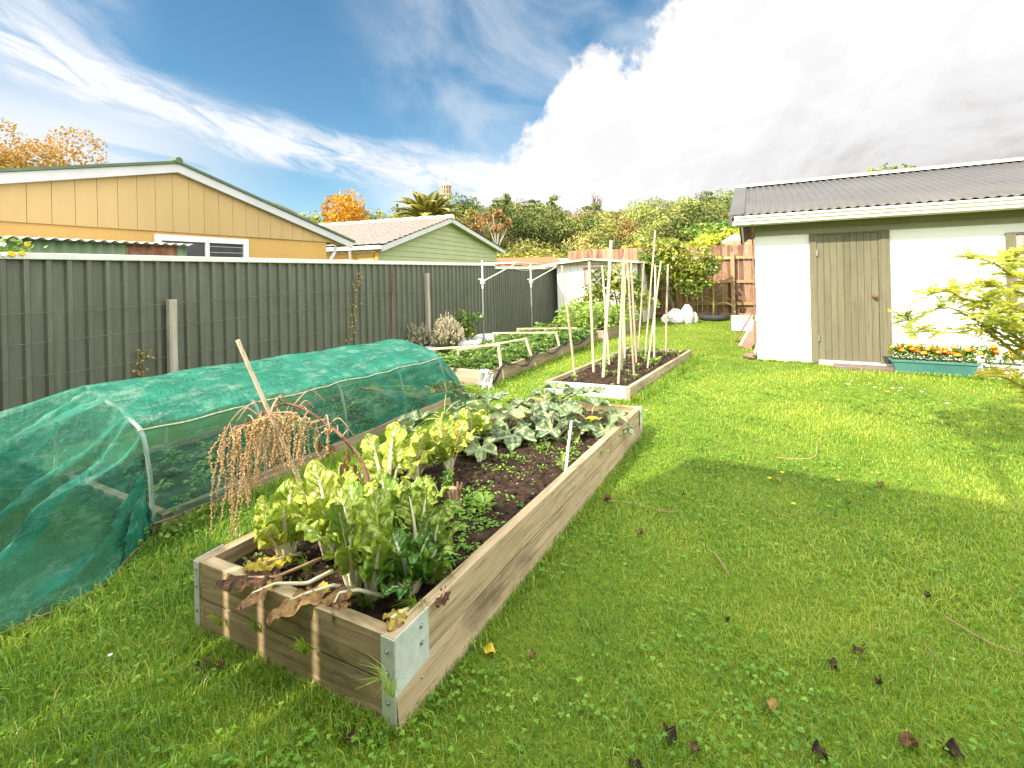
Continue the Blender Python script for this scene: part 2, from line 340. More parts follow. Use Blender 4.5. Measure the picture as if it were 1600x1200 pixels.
SLEEPER = [(.15, (.12, .088, .048)), (.40, (.29, .225, .13)), (.58, (.42, .33, .205)), (.85, (.60, .50, .34))]
M = dict(
    sleeper_x=wood('weathered_pine_across', 'X', [(.15, (.10, .075, .042)), (.5, (.32, .245, .14)), (.8, (.56, .46, .30))], dirt=((.105, .09, .042), 4.2, .47), knots=True),
    sleeper_y=wood('weathered_pine_along', 'Y', SLEEPER, dirt=((.13, .105, .06), 3.0, .53), knots=True),
    old_x=wood('old_grey_plank_across', 'X', [(.3, (.20, .15, .11)), (.55, (.36, .29, .22)), (.8, (.50, .43, .34))]),
    old_y=wood('old_grey_plank_along', 'Y', [(.3, (.18, .13, .09)), (.55, (.36, .28, .19)), (.8, (.52, .43, .31))], dirt=((.08, .07, .05), 4, .6)),
    white_plank=wood('flaking_white_plank', 'X', [(.25, (.42, .30, .2)), (.40, (.62, .52, .42)), (.47, (.74, .72, .68)), (.8, (.78, .77, .74))], scale=5),
    stake=wood('bare_garden_stake', 'Z', [(.25, (.33, .26, .18)), (.6, (.50, .42, .31)), (.85, (.64, .56, .44))], vary=.2),
    post=wood('grey_fence_post', 'Z', [(.25, (.16, .14, .11)), (.55, (.36, .33, .27)), (.85, (.5, .46, .38))]),
    paling=wood('red_brown_paling', 'Z', [(.15, (.09, .045, .03)), (.42, (.23, .125, .08)), (.62, (.33, .20, .135)), (.85, (.48, .36, .27))], vary=.3, scale=6, dirt=((.10, .055, .04), 3, .5)),
    rail=wood('weathered_rail', 'X', [(.25, (.20, .12, .06)), (.6, (.42, .28, .16)), (.85, (.5, .38, .26))]),
    framewood=wood('pale_batten', 'X', [(.25, (.40, .31, .20)), (.6, (.60, .50, .36)), (.85, (.70, .61, .48))]),
    galv=surf('galvanised_steel', [(.3, (.46, .52, .50)), (.7, (.68, .73, .70))], 14, rough=.5, metal=.25, bump=.05, dirt=((.36, .30, .24), 3, .66)),
    bolt=surf('bolt_steel', [(.3, (.3, .3, .3)), (.7, (.5, .5, .5))], 30, rough=.4, metal=.8, bump=0),
    soil=surf('dark_garden_soil', [(.25, (.014, .009, .006)), (.5, (.045, .029, .02)), (.68, (.09, .06, .042)), (.85, (.16, .11, .08))], 22, detail=10, rough=.95, bump=1.0, bscale=45, bdist=.03, spec=.1, rand=False),
    white_paint=surf('white_paint', [(.3, (.74, .74, .73)), (.7, (.82, .82, .81))], 3, rough=.55, bump=.06, bscale=40),
    wall_white=surf('white_painted_block', [(.3, (.77, .77, .76)), (.7, (.83, .83, .82))], 1.6, rough=.7, bump=.12, bscale=60, bdist=.004),
    frieze=surf('pale_sage_board', [(.3, (.24, .24, .16)), (.7, (.30, .295, .205))], 2, rough=.6, bump=.05),
    sage_x=wood('olive_grey_paint_across', 'X', [(.3, (.12, .115, .075)), (.7, (.18, .17, .115))], vary=.05, bump=.15),
    sage=wood('olive_grey_paint', 'Z', [(.3, (.115, .11, .07)), (.7, (.175, .165, .11))], vary=.07, bump=.2, dirt=((.3, .29, .23), 14, .72)),
    concrete=surf('pale_concrete', [(.3, (.42, .38, .32)), (.7, (.58, .53, .46))], 6, rough=.9, bump=.3),
    paver=surf('dark_paver', [(.3, (.13, .10, .085)), (.7, (.22, .18, .155))], 9, rough=.9, bump=.4),
    roof_grey=surf('grey_roof_iron', [(.3, (.070, .069, .066)), (.7, (.098, .096, .090))], 1.2, rough=.5, bump=0, spec=.4),
    glass=surf('dark_window_glass', [(.3, (.05, .055, .06)), (.7, (.09, .095, .1))], 2, rough=.06, bump=0, spec=.7),
    curtain=surf('pale_net_curtain', [(.3, (.28, .265, .28)), (.7, (.38, .365, .38))], 3, stretch=(6, 6, .4), rough=.9, bump=.3),
    rust=surf('rusty_iron', [(.3, (.12, .05, .03)), (.7, (.30, .15, .09))], 8, rough=.8, bump=.3),
    white_cap=surf('chalky_white_capping', [(.3, (.6, .6, .56)), (.7, (.76, .75, .70))], 5, rough=.6, bump=.05, dirt=((.45, .43, .38), 6, .66)),
    cream=surf('cream_paint', [(.3, (.62, .53, .37)), (.7, (.74, .65, .48))], 3, rough=.6, bump=.05),
    yellow=surf('warm_yellow_paint', [(.3, (.49, .30, .09)), (.7, (.54, .34, .11))], 1.5, rough=.6, bump=.04),
    yellow_clad=surf('pale_yellow_cladding', [(.3, (.42, .295, .13)), (.7, (.47, .34, .155))], 1.5, stretch=(1, 1, .3), rough=.6, bump=.04),
    sage_board=surf('sage_weatherboard', [(.3, (.30, .34, .19)), (.7, (.35, .39, .23))], 1.5, rough=.6, bump=.04),
    barge=surf('pale_grey_bargeboard', [(.3, (.46, .47, .49)), (.7, (.54, .55, .57))], 2, rough=.6, bump=.04),
    roof_green=surf('green_roof_iron', [(.3, (.07, .11, .06)), (.7, (.11, .16, .09))], 3, rough=.6, bump=.1),
    tile=surf('grey_brown_roof_tile', [(.3, (.19, .17, .15)), (.7, (.27, .245, .225))], 7, stretch=(1, 1, 1), rough=.9, bump=.4, vary=.1),
    tile_edge=surf('pale_ridge_tile', [(.3, (.5, .42, .36)), (.7, (.68, .6, .52))], 9, rough=.9, bump=.3),
    red_tile=surf('terracotta_roof', [(.3, (.36, .10, .04)), (.7, (.46, .155, .075))], 5, rough=.8, bump=.2),
    blue_roof=surf('pale_blue_roof', [(.3, (.45, .52, .58)), (.7, (.6, .66, .7))], 3, rough=.5, bump=.1),
    brick=surf('tan_tower_render', [(.3, (.38, .27, .18)), (.7, (.50, .38, .26))], .6, rough=.9, bump=.1, rand=False),
    tower_white=surf('pale_tower_render', [(.3, (.62, .6, .55)), (.7, (.74, .72, .68))], .6, rough=.8, bump=.1, rand=False),
    dark_open=surf('dark_opening', [(.3, (.05, .04, .035)), (.7, (.08, .065, .05))], 2, rough=.9, bump=0),
    bark=surf('grey_brown_bark', [(.25, (.09, .07, .05)), (.6, (.20, .16, .12)), (.85, (.32, .27, .21))], 12, stretch=(1, 1, .25), rough=.9, bump=.6),
    pale_bark=surf('pale_bark', [(.25, (.36, .33, .28)), (.7, (.62, .58, .52))], 3, rough=.9, bump=.2),
    tyre_white=surf('white_painted_tyre', [(.3, (.62, .62, .6)), (.7, (.75, .75, .73))], 6, rough=.6, bump=.2, dirt=((.2, .18, .15), 5, .62)),
    tyre_black=surf('black_rubber', [(.3, (.03, .03, .032)), (.7, (.06, .06, .065))], 8, rough=.8, bump=.3),
    teal_plastic=surf('teal_plastic', [(.3, (.05, .16, .15)), (.7, (.08, .22, .20))], 4, rough=.45, bump=.05, dirt=((.2, .24, .22), 4, .64)),
    bag_grey=surf('greyish_plastic_bag', [(.35, (.4, .4, .42)), (.65, (.58, .58, .6))], 5, rough=.4, bump=.9, bscale=9, bdist=.03),
    white_plastic=surf('grey_white_plastic', [(.3, (.5, .49, .5)), (.7, (.62, .61, .62))], 4, rough=.5, bump=.05),
    bag=surf('white_plastic_bag', [(.35, (.62, .62, .66)), (.65, (.8, .8, .82))], 5, rough=.35, bump=.9, bscale=9, bdist=.03, spec=.5, dirt=((.35, .30, .33), 7, .62)),
    hoop=surf('white_pvc_pipe', [(.3, (.66, .68, .66)), (.7, (.78, .8, .78))], 5, rough=.4, bump=0),
    pole_white=surf('worn_white_steel', [(.3, (.55, .54, .49)), (.7, (.72, .71, .66))], 9, rough=.5, bump=.1),
    pole_grey=surf('grey_galvanised_pole', [(.3, (.26, .27, .28)), (.7, (.36, .37, .38))], 9, rough=.45, metal=.4, bump=.1),
    cord=surf('pale_line_cord', [(.3, (.5, .47, .38)), (.7, (.65, .62, .52))], 20, rough=.8, bump=0),
    wire=surf('thin_dull_wire', [(.3, (.12, .10, .08)), (.7, (.22, .18, .15))], 20, rough=.6, bump=0),
    black_cloth=surf('black_netting', [(.3, (.015, .015, .018)), (.7, (.035, .035, .04))], 20, rough=.9, bump=.4),
    dry=surf('dry_tan_stalk', [(.25, (.25, .15, .09)), (.6, (.46, .30, .19)), (.85, (.58, .42, .29))], 18, rough=.85, bump=.2),
    seed=surf('dry_tan_seed', [(.25, (.28, .175, .075)), (.55, (.55, .38, .19)), (.85, (.74, .58, .35))], 40, rough=.8, bump=0),
    dead_stem=surf('dead_purple_stem', [(.25, (.09, .05, .035)), (.6, (.26, .15, .10)), (.85, (.44, .30, .21))], 20, stretch=(1, 1, .2), rough=.9, bump=.5),
    stump=surf('cut_chard_stump', [(.2, (.10, .05, .03)), (.45, (.36, .23, .14)), (.7, (.62, .48, .32))], 16, stretch=(1, 1, .2), rough=.85, bump=.5),
    rib=surf('cream_chard_stalk', [(.25, (.52, .52, .28)), (.6, (.70, .68, .50)), (.85, (.78, .76, .62))], 10, stretch=(1, 1, .2), rough=.4, bump=.12),
    green_stem=surf('pale_green_stem', [(.3, (.22, .31, .09)), (.7, (.38, .46, .18))], 9, rough=.5, bump=.1),
    brown_twig=surf('thin_brown_twig', [(.3, (.14, .09, .055)), (.7, (.32, .22, .14))], 15, rough=.9, bump=.1),
    golden_stem=surf('golden_green_stem', [(.3, (.24, .23, .06)), (.7, (.42, .36, .12))], 9, rough=.6, bump=.1),
    petal_orange=surf('orange_petal', [(.3, (.68, .17, .012)), (.7, (.85, .33, .03))], 30, rough=.7, bump=.3),
    petal_yellow=surf('yellow_petal', [(.3, (.75, .48, .02)), (.7, (.85, .62, .06))], 30, rough=.7, bump=.1),
    petal_white=surf('white_petal', [(.3, (.75, .75, .72)), (.7, (.82, .82, .8))], 30, rough=.7, bump=0),
    lemon_wall=surf('house_cream_wall', [(.3, (.6, .58, .52)), (.7, (.7, .68, .62))], 2, rough=.8, bump=.05),
    slat=wood('stained_slat', 'Z', [(.3, (.2, .13, .08)), (.7, (.36, .26, .17))]),
    brown_board=surf('pinkish_brown_board', [(.3, (.24, .14, .11)), (.7, (.36, .23, .18))], 5, rough=.8, bump=.1),
    knob=surf('rusty_brown_knob', [(.3, (.14, .06, .04)), (.7, (.24, .12, .08))], 9, rough=.4, bump=.1),
)
G = dict(
    grass=leafy('lawn_grass', [(0, (.05, .16, .015)), (.30, (.18, .34, .028)), (.60, (.36, .46, .052)), (.9, (.56, .58, .12)), (1, (.62, .52, .24))], transl=.38, rough=.36, spec=.45, nscale=1.2, namt=.5),
    clover=leafy('clover_leaf', [(0, (.06, .18, .016)), (.5, (.15, .34, .03)), (1, (.28, .47, .07))], transl=.35, rough=.5),
    weed=leafy('bright_weed_leaf', [(0, (.06, .15, .02)), (.5, (.13, .25, .035)), (1, (.26, .36, .07))], transl=.35),
    berry=leafy('berry_leaf', [(0, (.035, .10, .015)), (.5, (.09, .20, .03)), (1, (.25, .34, .09))], transl=.3),
    mound=leafy('lime_mound_leaf', [(0, (.10, .20, .02)), (.5, (.22, .35, .05)), (1, (.38, .46, .12))], transl=.35),
    citrus=leafy('citrus_leaf', [(0, (.04, .085, .012)), (.4, (.11, .18, .022)), (.75, (.30, .34, .04)), (1, (.52, .46, .10))], transl=.25, rough=.3, spec=.6),
    lemon=leafy('glossy_lemon_leaf', [(0, (.035, .12, .015)), (.6, (.11, .24, .03)), (1, (.40, .40, .05))], transl=.25, rough=.3, spec=.6),
    lavender=leafy('grey_lavender_leaf', [(0, (.10, .125, .07)), (.5, (.21, .24, .13)), (1, (.36, .36, .24))], transl=.15, rough=.8, spec=.1),
    lavender_dry=leafy('dry_lavender_spike', [(0, (.36, .31, .20)), (.5, (.60, .53, .38)), (1, (.78, .70, .54))], transl=.2, rough=.9, spec=.1),
    golden=leafy('golden_autumn_leaf', [(0, (.20, .09, .01)), (.5, (.42, .22, .018)), (1, (.60, .36, .035))], transl=.3, rough=.7),
    autumn=leafy('rust_olive_leaf', [(0, (.10, .08, .015)), (.5, (.30, .19, .035)), (1, (.52, .29, .04))], transl=.3, rough=.7),
    pinnate=leafy('yellow_green_leaflet', [(0, (.16, .27, .03)), (.5, (.40, .47, .05)), (1, (.70, .60, .09))], transl=.4, rough=.5),
    corn=leafy('corn_blade', [(0, (.10, .20, .04)), (.5, (.25, .33, .08)), (1, (.55, .47, .25))], transl=.35, rough=.5),
    palm=leafy('palm_leaflet', [(0, (.10, .12, .022)), (.5, (.33, .33, .065)), (1, (.66, .54, .19))], transl=.15, rough=.45),
    hill_olive=leafy('olive_crown', [(0, (.035, .05, .016)), (.42, (.19, .215, .058)), (1, (.48, .46, .14))], transl=.15, rough=.8, spec=.1, objvary=.42, hue=.03),
    hill_dark=leafy('dark_crown', [(0, (.025, .045, .016)), (.5, (.125, .165, .05)), (1, (.30, .33, .10))], transl=.1, rough=.8, spec=.1, objvary=.3, hue=.015),
    hill_rust=leafy('rust_crown', [(0, (.13, .08, .03)), (.5, (.28, .17, .065)), (1, (.43, .26, .11))], transl=.1, rough=.8, spec=.1, objvary=.2),
    hill_lime=leafy('yellow_green_crown', [(0, (.11, .115, .018)), (.5, (.28, .27, .045)), (1, (.42, .40, .09))], transl=.2, rough=.8, spec=.1, objvary=.2),
    dead=leafy('dead_leaf', [(0, (.035, .02, .015)), (.25, (.13, .07, .035)), (.5, (.33, .19, .085)), (.75, (.42, .34, .07)), (1, (.62, .50, .04))], transl=.12, rough=.7, spec=.25, nscale=42, namt=1.1, bump=.9),
)
# ------------------------------------------------------------------ camera, sun, sky
cam = bpy.data.cameras.new('camera'); co = bpy.data.objects.new('camera', cam); COL.objects.link(co)
cam.sensor_width = 36; cam.lens = F / 1600 * 36; cam.shift_y = (PY0 - 600) / 1600; cam.clip_end = 4000; cam.clip_start = .05
co.matrix_world = Matrix.Translation((0, 0, EYE)) @ Matrix.Rotation(PSI, 4, 'Z') @ Matrix.Rotation(math.pi / 2, 4, 'X') @ Matrix.Rotation(-ROLL, 4, 'Z')
scene.camera = co
SUN_EL, SUN_AZ = math.radians(40), math.radians(25)     # light travels along +Y, turned 25 degrees to +X
sd = Vector((math.sin(SUN_AZ) * math.cos(SUN_EL), math.cos(SUN_AZ) * math.cos(SUN_EL), -math.sin(SUN_EL)))
sl = bpy.data.lights.new('sun', 'SUN'); sl.energy = 4.4; sl.angle = math.radians(.5); sl.color = (1.0, .87, .70)
so = bpy.data.objects.new('sun', sl); COL.objects.link(so); so.rotation_euler = sd.to_track_quat('-Z', 'Y').to_euler(); so.location = (-6, -12, 14)

world = bpy.data.worlds.new('World'); scene.world = world; world.use_nodes = True
FILL_CLOUD = 22.0
def build_sky():
    nt = world.node_tree; bg = nt.nodes['Background']
    sky = nt.nodes.new('ShaderNodeTexSky'); sky.sky_type = 'NISHITA'; sky.sun_disc = False
    sky.sun_elevation = SUN_EL; sky.sun_rotation = math.pi + SUN_AZ; sky.air_density = 1.0; sky.dust_density = .4; sky.ozone_density = 1.6
    tc = nt.nodes.new('ShaderNodeTexCoord'); sp = nt.nodes.new('ShaderNodeSeparateXYZ'); nt.links.new(tc.outputs['Generated'], sp.inputs[0])
    x, y, z = sp.outputs
    m = lambda op, a, b=None, c=False: mth(nt, op, a, b, c)
    xr = m('ADD', m('MULTIPLY', x, cP), m('MULTIPLY', y, sP)); yr = m('SUBTRACT', m('MULTIPLY', y, cP), m('MULTIPLY', x, sP))
    az = m('MULTIPLY', m('ARCTAN2', xr, yr), 180 / math.pi); el = m('MULTIPLY', m('ARCSINE', z), 180 / math.pi)
    def nz(sx, sz, scale, detail, rough=.6, dist=0, skew=0):
        # noise over (azimuth, elevation), optionally stretched along the drift of the cloud
        cb = nt.nodes.new('ShaderNodeCombineXYZ')
        nt.links.new(m('MULTIPLY', az, sx), cb.inputs[0]); nt.links.new(m('MULTIPLY', m('ADD', el, m('MULTIPLY', az, skew)), sz), cb.inputs[1])
        return noise(nt, cb.outputs[0], scale, detail, rough, dist)
    def curve(inp, pts, lo, hi, top):
        t = m('DIVIDE', m('SUBTRACT', inp, lo), hi - lo, True)
        r = ramp(nt, [((p - lo) / (hi - lo), v / top) for p, v in pts]); nt.links.new(t, r.inputs[0])
        return m('MULTIPLY', r.outputs[0], top)
    def sstep(v, a, b):
        n = nt.nodes.new('ShaderNodeMapRange'); n.interpolation_type = 'SMOOTHSTEP'
        n.inputs['From Min'].default_value = a; n.inputs['From Max'].default_value = b; nt.links.new(v, n.inputs['Value']); return n.outputs[0]
    # cumulus bank on the right, its ragged top edge as elevation over azimuth
    top = curve(az, [(-16, 0), (-9, 5.5), (-6, 9), (-4, 12), (0, 14.5), (3, 17.5), (5, 21.5), (8, 24.5), (15, 25.5), (21, 28), (27, 32), (36, 46), (80, 60), (120, 30), (160, 0)], -20, 170, 60)
    b1 = nz(1, 1, .16, 8, .58); b2 = nz(1, 1, .5, 6, .6)
    edge = m('SUBTRACT', m('ADD', top, m('ADD', m('MULTIPLY', m('SUBTRACT', b1, .5), 13), m('MULTIPLY', m('SUBTRACT', b2, .5), 3.5))), el)
    cum = sstep(edge, -.6, 1.5)
    # shading inside the bank: soft grey folds and a grey warm underside at lower right
    g1 = nz(1, 1.5, .085, 8, .62, .3, -.25)
    under = m('MULTIPLY', sstep(az, 14, 44), m('SUBTRACT', 1.0, sstep(el, 5, 25)))
    low = m('MULTIPLY', m('SUBTRACT', 1.0, sstep(el, 1, 13)), .22)
    sh = m('SUBTRACT', m('MULTIPLY_ADD', sstep(g1, .36, .62), .24), m('ADD', m('MULTIPLY', under, .47), low)); 
    mm = [n for n in nt.nodes if n.type == 'MATH' and n.operation == 'MULTIPLY_ADD'][-1]; mm.inputs[2].default_value = .80
    cr_ = ramp(nt, [(0, (2.1, 1.95, 1.85)), (.35, (3.1, 2.97, 2.88)), (.62, (4.9, 4.85, 4.85)), (1, (6.1, 6.1, 6.1))]); nt.links.new(sh, cr_.inputs[0])
    # long cirrus streak on the left
    cen = curve(az, [(-70, 26), (-46, 19.5), (-38, 17.7), (-28, 15.0), (-15, 13.2), (-3, 11.8), (10, 10)], -90, 20, 30)
    st = nz(.35, 1.5, .20, 8, .60, .5, .22); st2 = nz(.45, 1.4, .36, 7, .62, .7, .3)
    d = m('ABSOLUTE', m('SUBTRACT', m('SUBTRACT', el, cen), m('MULTIPLY', m('SUBTRACT', st, .5), 7)))
    band = m('SUBTRACT', 1.0, sstep(d, .2, 3.4))
    cir = m('MULTIPLY', m('MULTIPLY', band, sstep(st2, .25, .62)), m('SUBTRACT', 1.0, sstep(az, 2, 12)))
    haze = m('MULTIPLY', m('MULTIPLY', m('SUBTRACT', 1.0, sstep(az, -44, -22)), m('SUBTRACT', 1.0, sstep(el, 13, 21))), sstep(st, .2, .5))
    wisp = m('MULTIPLY', m('MULTIPLY', m('SUBTRACT', 1.0, sstep(az, -46, -36)), sstep(el, 18, 21)), m('MULTIPLY', sstep(nz(.4, 1.1, .14, 7, .6, .5, .45), .42, .7), .85))
    veil = m('MULTIPLY', m('MULTIPLY', sstep(az, -24, -4), m('SUBTRACT', 1.0, sstep(az, 18, 40))), m('MULTIPLY', sstep(nz(.6, 1.0, .11, 5, .55, .4, .3), .34, .72), .55))
    low2 = m('MULTIPLY', m('SUBTRACT', 1.0, sstep(el, 8, 15)), m('MULTIPLY', m('MULTIPLY', sstep(az, -20, -8), sstep(b1, .3, .6)), .8))
    thin = m('MINIMUM', m('ADD', m('ADD', cir, m('MULTIPLY', haze, .88)), m('ADD', m('ADD', wisp, veil), low2)), .96)
    sk = nt.nodes.new('ShaderNodeHueSaturation'); sk.inputs['Saturation'].default_value = 1.22; sk.inputs['Value'].default_value = .98; sk.inputs['Hue'].default_value = .485; nt.links.new(sky.outputs[0], sk.inputs['Color'])
    c = mixc(nt, thin, sk.outputs[0], (5.6, 5.75, 6.0)); c = mixc(nt, cum, c, cr_.outputs[0])
    # unseen bright cloud added overhead and behind the viewpoint to fill the shade
    fill_cloud = m('MAXIMUM', sstep(el, 36, 60), sstep(m('ABSOLUTE', az), 62, 92)); fill_cloud = m('MULTIPLY', fill_cloud, m('MULTIPLY', sstep(nz(1, 1, .03, 5, .6), .2, .5), sstep(el, 2, 14)))
    c = mixc(nt, fill_cloud, c, (FILL_CLOUD, FILL_CLOUD * .985, FILL_CLOUD * .95))
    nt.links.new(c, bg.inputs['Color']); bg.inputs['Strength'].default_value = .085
build_sky()
scene.view_settings.view_transform = 'Standard'; scene.view_settings.look = 'None'; scene.view_settings.exposure = 1.07
scene.view_settings.gamma = 1; scene.render.film_transparent = False
scene.cycles.max_bounces = 6; scene.cycles.transparent_max_bounces = 12; scene.cycles.caustics_reflective = False; scene.cycles.caustics_refractive = False

# ------------------------------------------------------------------ ground and hills
def ground_mat():
    m, nt, b = nodes('turf_ground'); v = coords(nt, rand=False)
    f = noise(nt, v, 1.1, 6); f2 = noise(nt, v, 45, 4)
    r = ramp(nt, [(.3, (.07, .12, .015)), (.5, (.14, .20, .022)), (.7, (.22, .25, .04))]); nt.links.new(mth(nt, 'ADD', mth(nt, 'MULTIPLY', f, .6), mth(nt, 'MULTIPLY', f2, .4)), r.inputs[0])
    nt.links.new(r.outputs[0], b.inputs['Base Color']); b.inputs['Roughness'].default_value = .95; b.inputs['Specular IOR Level'].default_value = .1
    addbump(nt, b, f2, .8, .03); return m
mb = MB()
xs = [-900, -300, -60, -20, -10, -5, 0, 5, 10, 20, 60, 300, 900]; ys = [-900, -300, -60, -20, -5, 0, 5, 10, 20, 60, 300, 1500]
mb.grid([[(x, y, 0) for x in xs] for y in ys])
obj('ground', mb, ground_mat(), kind='structure', base=(0, 0, 0))

def sm(a, b, x):
    t = min(max((x - a) / (b - a), 0), 1); return t * t * (3 - 2 * t)
def interp(x, pts):
    if x <= pts[0][0]: return pts[0][1]
    for (a, p), (b, q) in zip(pts, pts[1:]):
        if x <= b: return p + (q - p) * (x - a) / (b - a)
    return pts[-1][1]
RIDGE = [(-60, 5), (-35, 8), (-28, 12), (-20, 16), (-12, 19), (-7, 23), (2, 22.5), (8, 19), (14, 19), (20, 22), (25, 20.5), (32, 20), (45, 24), (60, 14)]
def hill_z(a, r):
    """height of the wooded hill at azimuth a (degrees right of the view axis) and range r"""
    return interp(a, RIDGE) * sm(70, 205, r) * (1 + .05 * math.sin(a * .7 + r * .05)) - .3
def polar(a, r):
    t = math.radians(a); x, y = math.sin(t) * r, math.cos(t) * r
    return x * cP - y * sP, x * sP + y * cP
mb = MB()
mb.grid([[(*polar(a, r), hill_z(a, r) if r < 330 else -2) for a in range(-62, 63, 2)] for r in (62, 75, 90, 105, 120, 135, 150, 165, 180, 200, 220, 260, 330)])
hm = surf('scrubby_hillside', [(.3, (.03, .045, .014)), (.5, (.07, .085, .028)), (.7, (.14, .12, .05))], .12, detail=9, rough=.95, bump=1, bscale=.6, bdist=.8, spec=.05, rand=False)
obj('wooded_hill', mb, hm, smooth=True, kind='structure', base=(0, 0, 0))
FAR = [(-60, 40), (-44, 60), (-36, 80), (-29.5, 88), (-25, 72), (-21, 56), (-16, 40), (-10, 15), (-5, 0)]
mb = MB()
mb.grid([[(*polar(a * .5, r), interp(a * .5, FAR) * sm(330, 520, r) * (1 + .012 * math.sin(a * .5 + r * .03)) * (1 if r < 700 else .2) - .5) for a in range(-130, -7)] for r in (320, 360, 400, 440, 480, 520, 600, 720)])
obj('far_grassy_hill', mb, surf('dry_far_hillside', [(.3, (.06, .075, .035)), (.5, (.14, .12, .07)), (.7, (.24, .19, .12))], .05, detail=9, rough=.95, bump=1, bscale=.3, bdist=1.5, spec=.05, rand=False), smooth=True, kind='structure', base=(0, 0, 0))

# ------------------------------------------------------------------ trees on the hill
def crown_cloud(lb, c, r, n, size, lobes=7, gap=.0, flat=1.0, rng=NP, tmin=.1, tmax=.95, horiz=.0):
    """leaf clumps spread over several uneven lobes"""
    c = np.array(c, float); r = np.array(r, float)
    L = rng.normal(size=(lobes, 3)) * .45; L[:, 2] = np.clip(L[:, 2], -.65, .8); lr = rng.uniform(.38, .62, lobes)
    k = rng.integers(0, lobes, n); d = rdir(n, .15, rng); q = L[k] + d * (lr[k] * rng.uniform(.55, 1.08, n) ** .6)[:, None]
    P = c + q * r; D = rdir(n, -.1, rng); Nn = d + rng.normal(size=(n, 3)) * .55; Nn[:, 2] += .25 + horiz
    lobe_t = rng.uniform(-.22, .22, lobes)
    T = np.clip(rng.uniform(tmin, tmax, n) * .6 + .2 + lobe_t[k], 0, 1)
    lb.leaves(P - D * size * .5, D, Nn, size * rng.uniform(.6, 1.3, n), size * rng.uniform(.5, 1.0, n), T, fold=.15, droop=.2)

def tree_mesh(kind, seed):
    """a unit tree: 1 m tall, crown and trunk as parts; returned as a thing to be copied"""
    rng = np.random.default_rng(seed); lb = LB(); mb = MB(); rr = random.Random(seed)
    if kind == 'round':
        crown_cloud(lb, (0, 0, .58), (.46, .46, .44), 1100, .058, 11, rng=rng); mb.tube([(0, 0, 0), (.02, 0, .25), (0, .02, .6)], [.035, .03, .012], 5)
        mb.tube([(.01, 0, .3), (.14, .05, .6)], [.018, .006], 4); mb.tube([(.01, 0, .28), (-.12, -.06, .56)], [.018, .006], 4)
    elif kind == 'low':
        crown_cloud(lb, (0, 0, .42), (.62, .62, .46), 1200, .066, 12, rng=rng); mb.tube([(0, 0, 0), (.02, 0, .4)], [.04, .015], 5)
    elif kind == 'tall':
        for i in range(7): crown_cloud(lb, (rr.uniform(-.10, .10), rr.uniform(-.10, .10), .36 + i * .095), (.20 - i * .012, .20 - i * .012, .085), 170, .038, 4, rng=rng, horiz=.4)
        mb.tube([(0, 0, 0), (.015, 0, .4), (0, .01, .95)], [.022, .017, .006], 5); mb.tube([(.06, .05, 0), (.08, .05, .6)], [.014, .006], 5)
    elif kind == 'spire':
        for i in range(11):
            z = .14 + i * .078; w = .19 * (1 - (z - .1) / .95)
            for k in range(6):
                t = k * 1.05 + i * .6; crown_cloud(lb, (math.cos(t) * w * .6, math.sin(t) * w * .6, z), (w * .55, w * .55, .03), 14, .05, 2, rng=rng, horiz=.6)
        mb.tube([(0, 0, 0), (0, 0, 1)], [.018, .003], 5)
    elif kind == 'umbrella':
        for k in range(5):
            t = k * 1.3; p = (math.cos(t) * .2, math.sin(t) * .2, .82 + .07 * math.sin(k * 2)); crown_cloud(lb, p, (.17, .17, .07), 90, .055, 4, rng=rng, horiz=.4)
            mb.tube([(0, 0, .55), (p[0] * .5, p[1] * .5, .72), p], [.016, .011, .005], 4)
        mb.tube([(0, 0, 0), (.03, 0, .3), (0, 0, .58)], [.028, .022, .016], 5)
    elif kind == 'bare':
        mb.tube([(0, 0, 0), (.0, 0, 1)], [.02, .004], 4)
        for k in range(46):
            z = rr.uniform(.25, .9); t = rr.uniform(0, 6.28); l = rr.uniform(.06, .14)
            mb.tube([(0, 0, z), (math.cos(t) * l * .5, math.sin(t) * l * .5, z + l * 1.1), (math.cos(t) * l * .7, math.sin(t) * l * .7, z + l * 2.0)], [.007, .004, .002], 3)
        crown_cloud(lb, (0, 0, .62), (.11, .11, .36), 120, .03, 6, rng=rng)
    elif kind == 'open':
        for k in range(9):
            t = k * .7; h = rr.uniform(.55, .95); w = rr.uniform(.1, .38); p = (math.cos(t) * w, math.sin(t) * w, h)
            crown_cloud(lb, p, (.14, .14, .09), 60, .06, 4, rng=rng); mb.tube([(0, 0, .12), (p[0] * .35, p[1] * .35, h * .5), p], [.013, .009, .003], 5)
        mb.tube([(0, 0, 0), (0, 0, .16)], [.018, .014], 5)
    return lb, mb

def tree_thing(name, kind, seed, gm, bark, label, cat='tree', group=None):
    lb, mb = tree_mesh(kind, seed); t = thing(name, label, cat, (0, 0, 0), group)
    lb.build('crown', G[gm], t, base=(0, 0, 0)); obj('trunk', mb, M[bark], t, smooth=True); return t

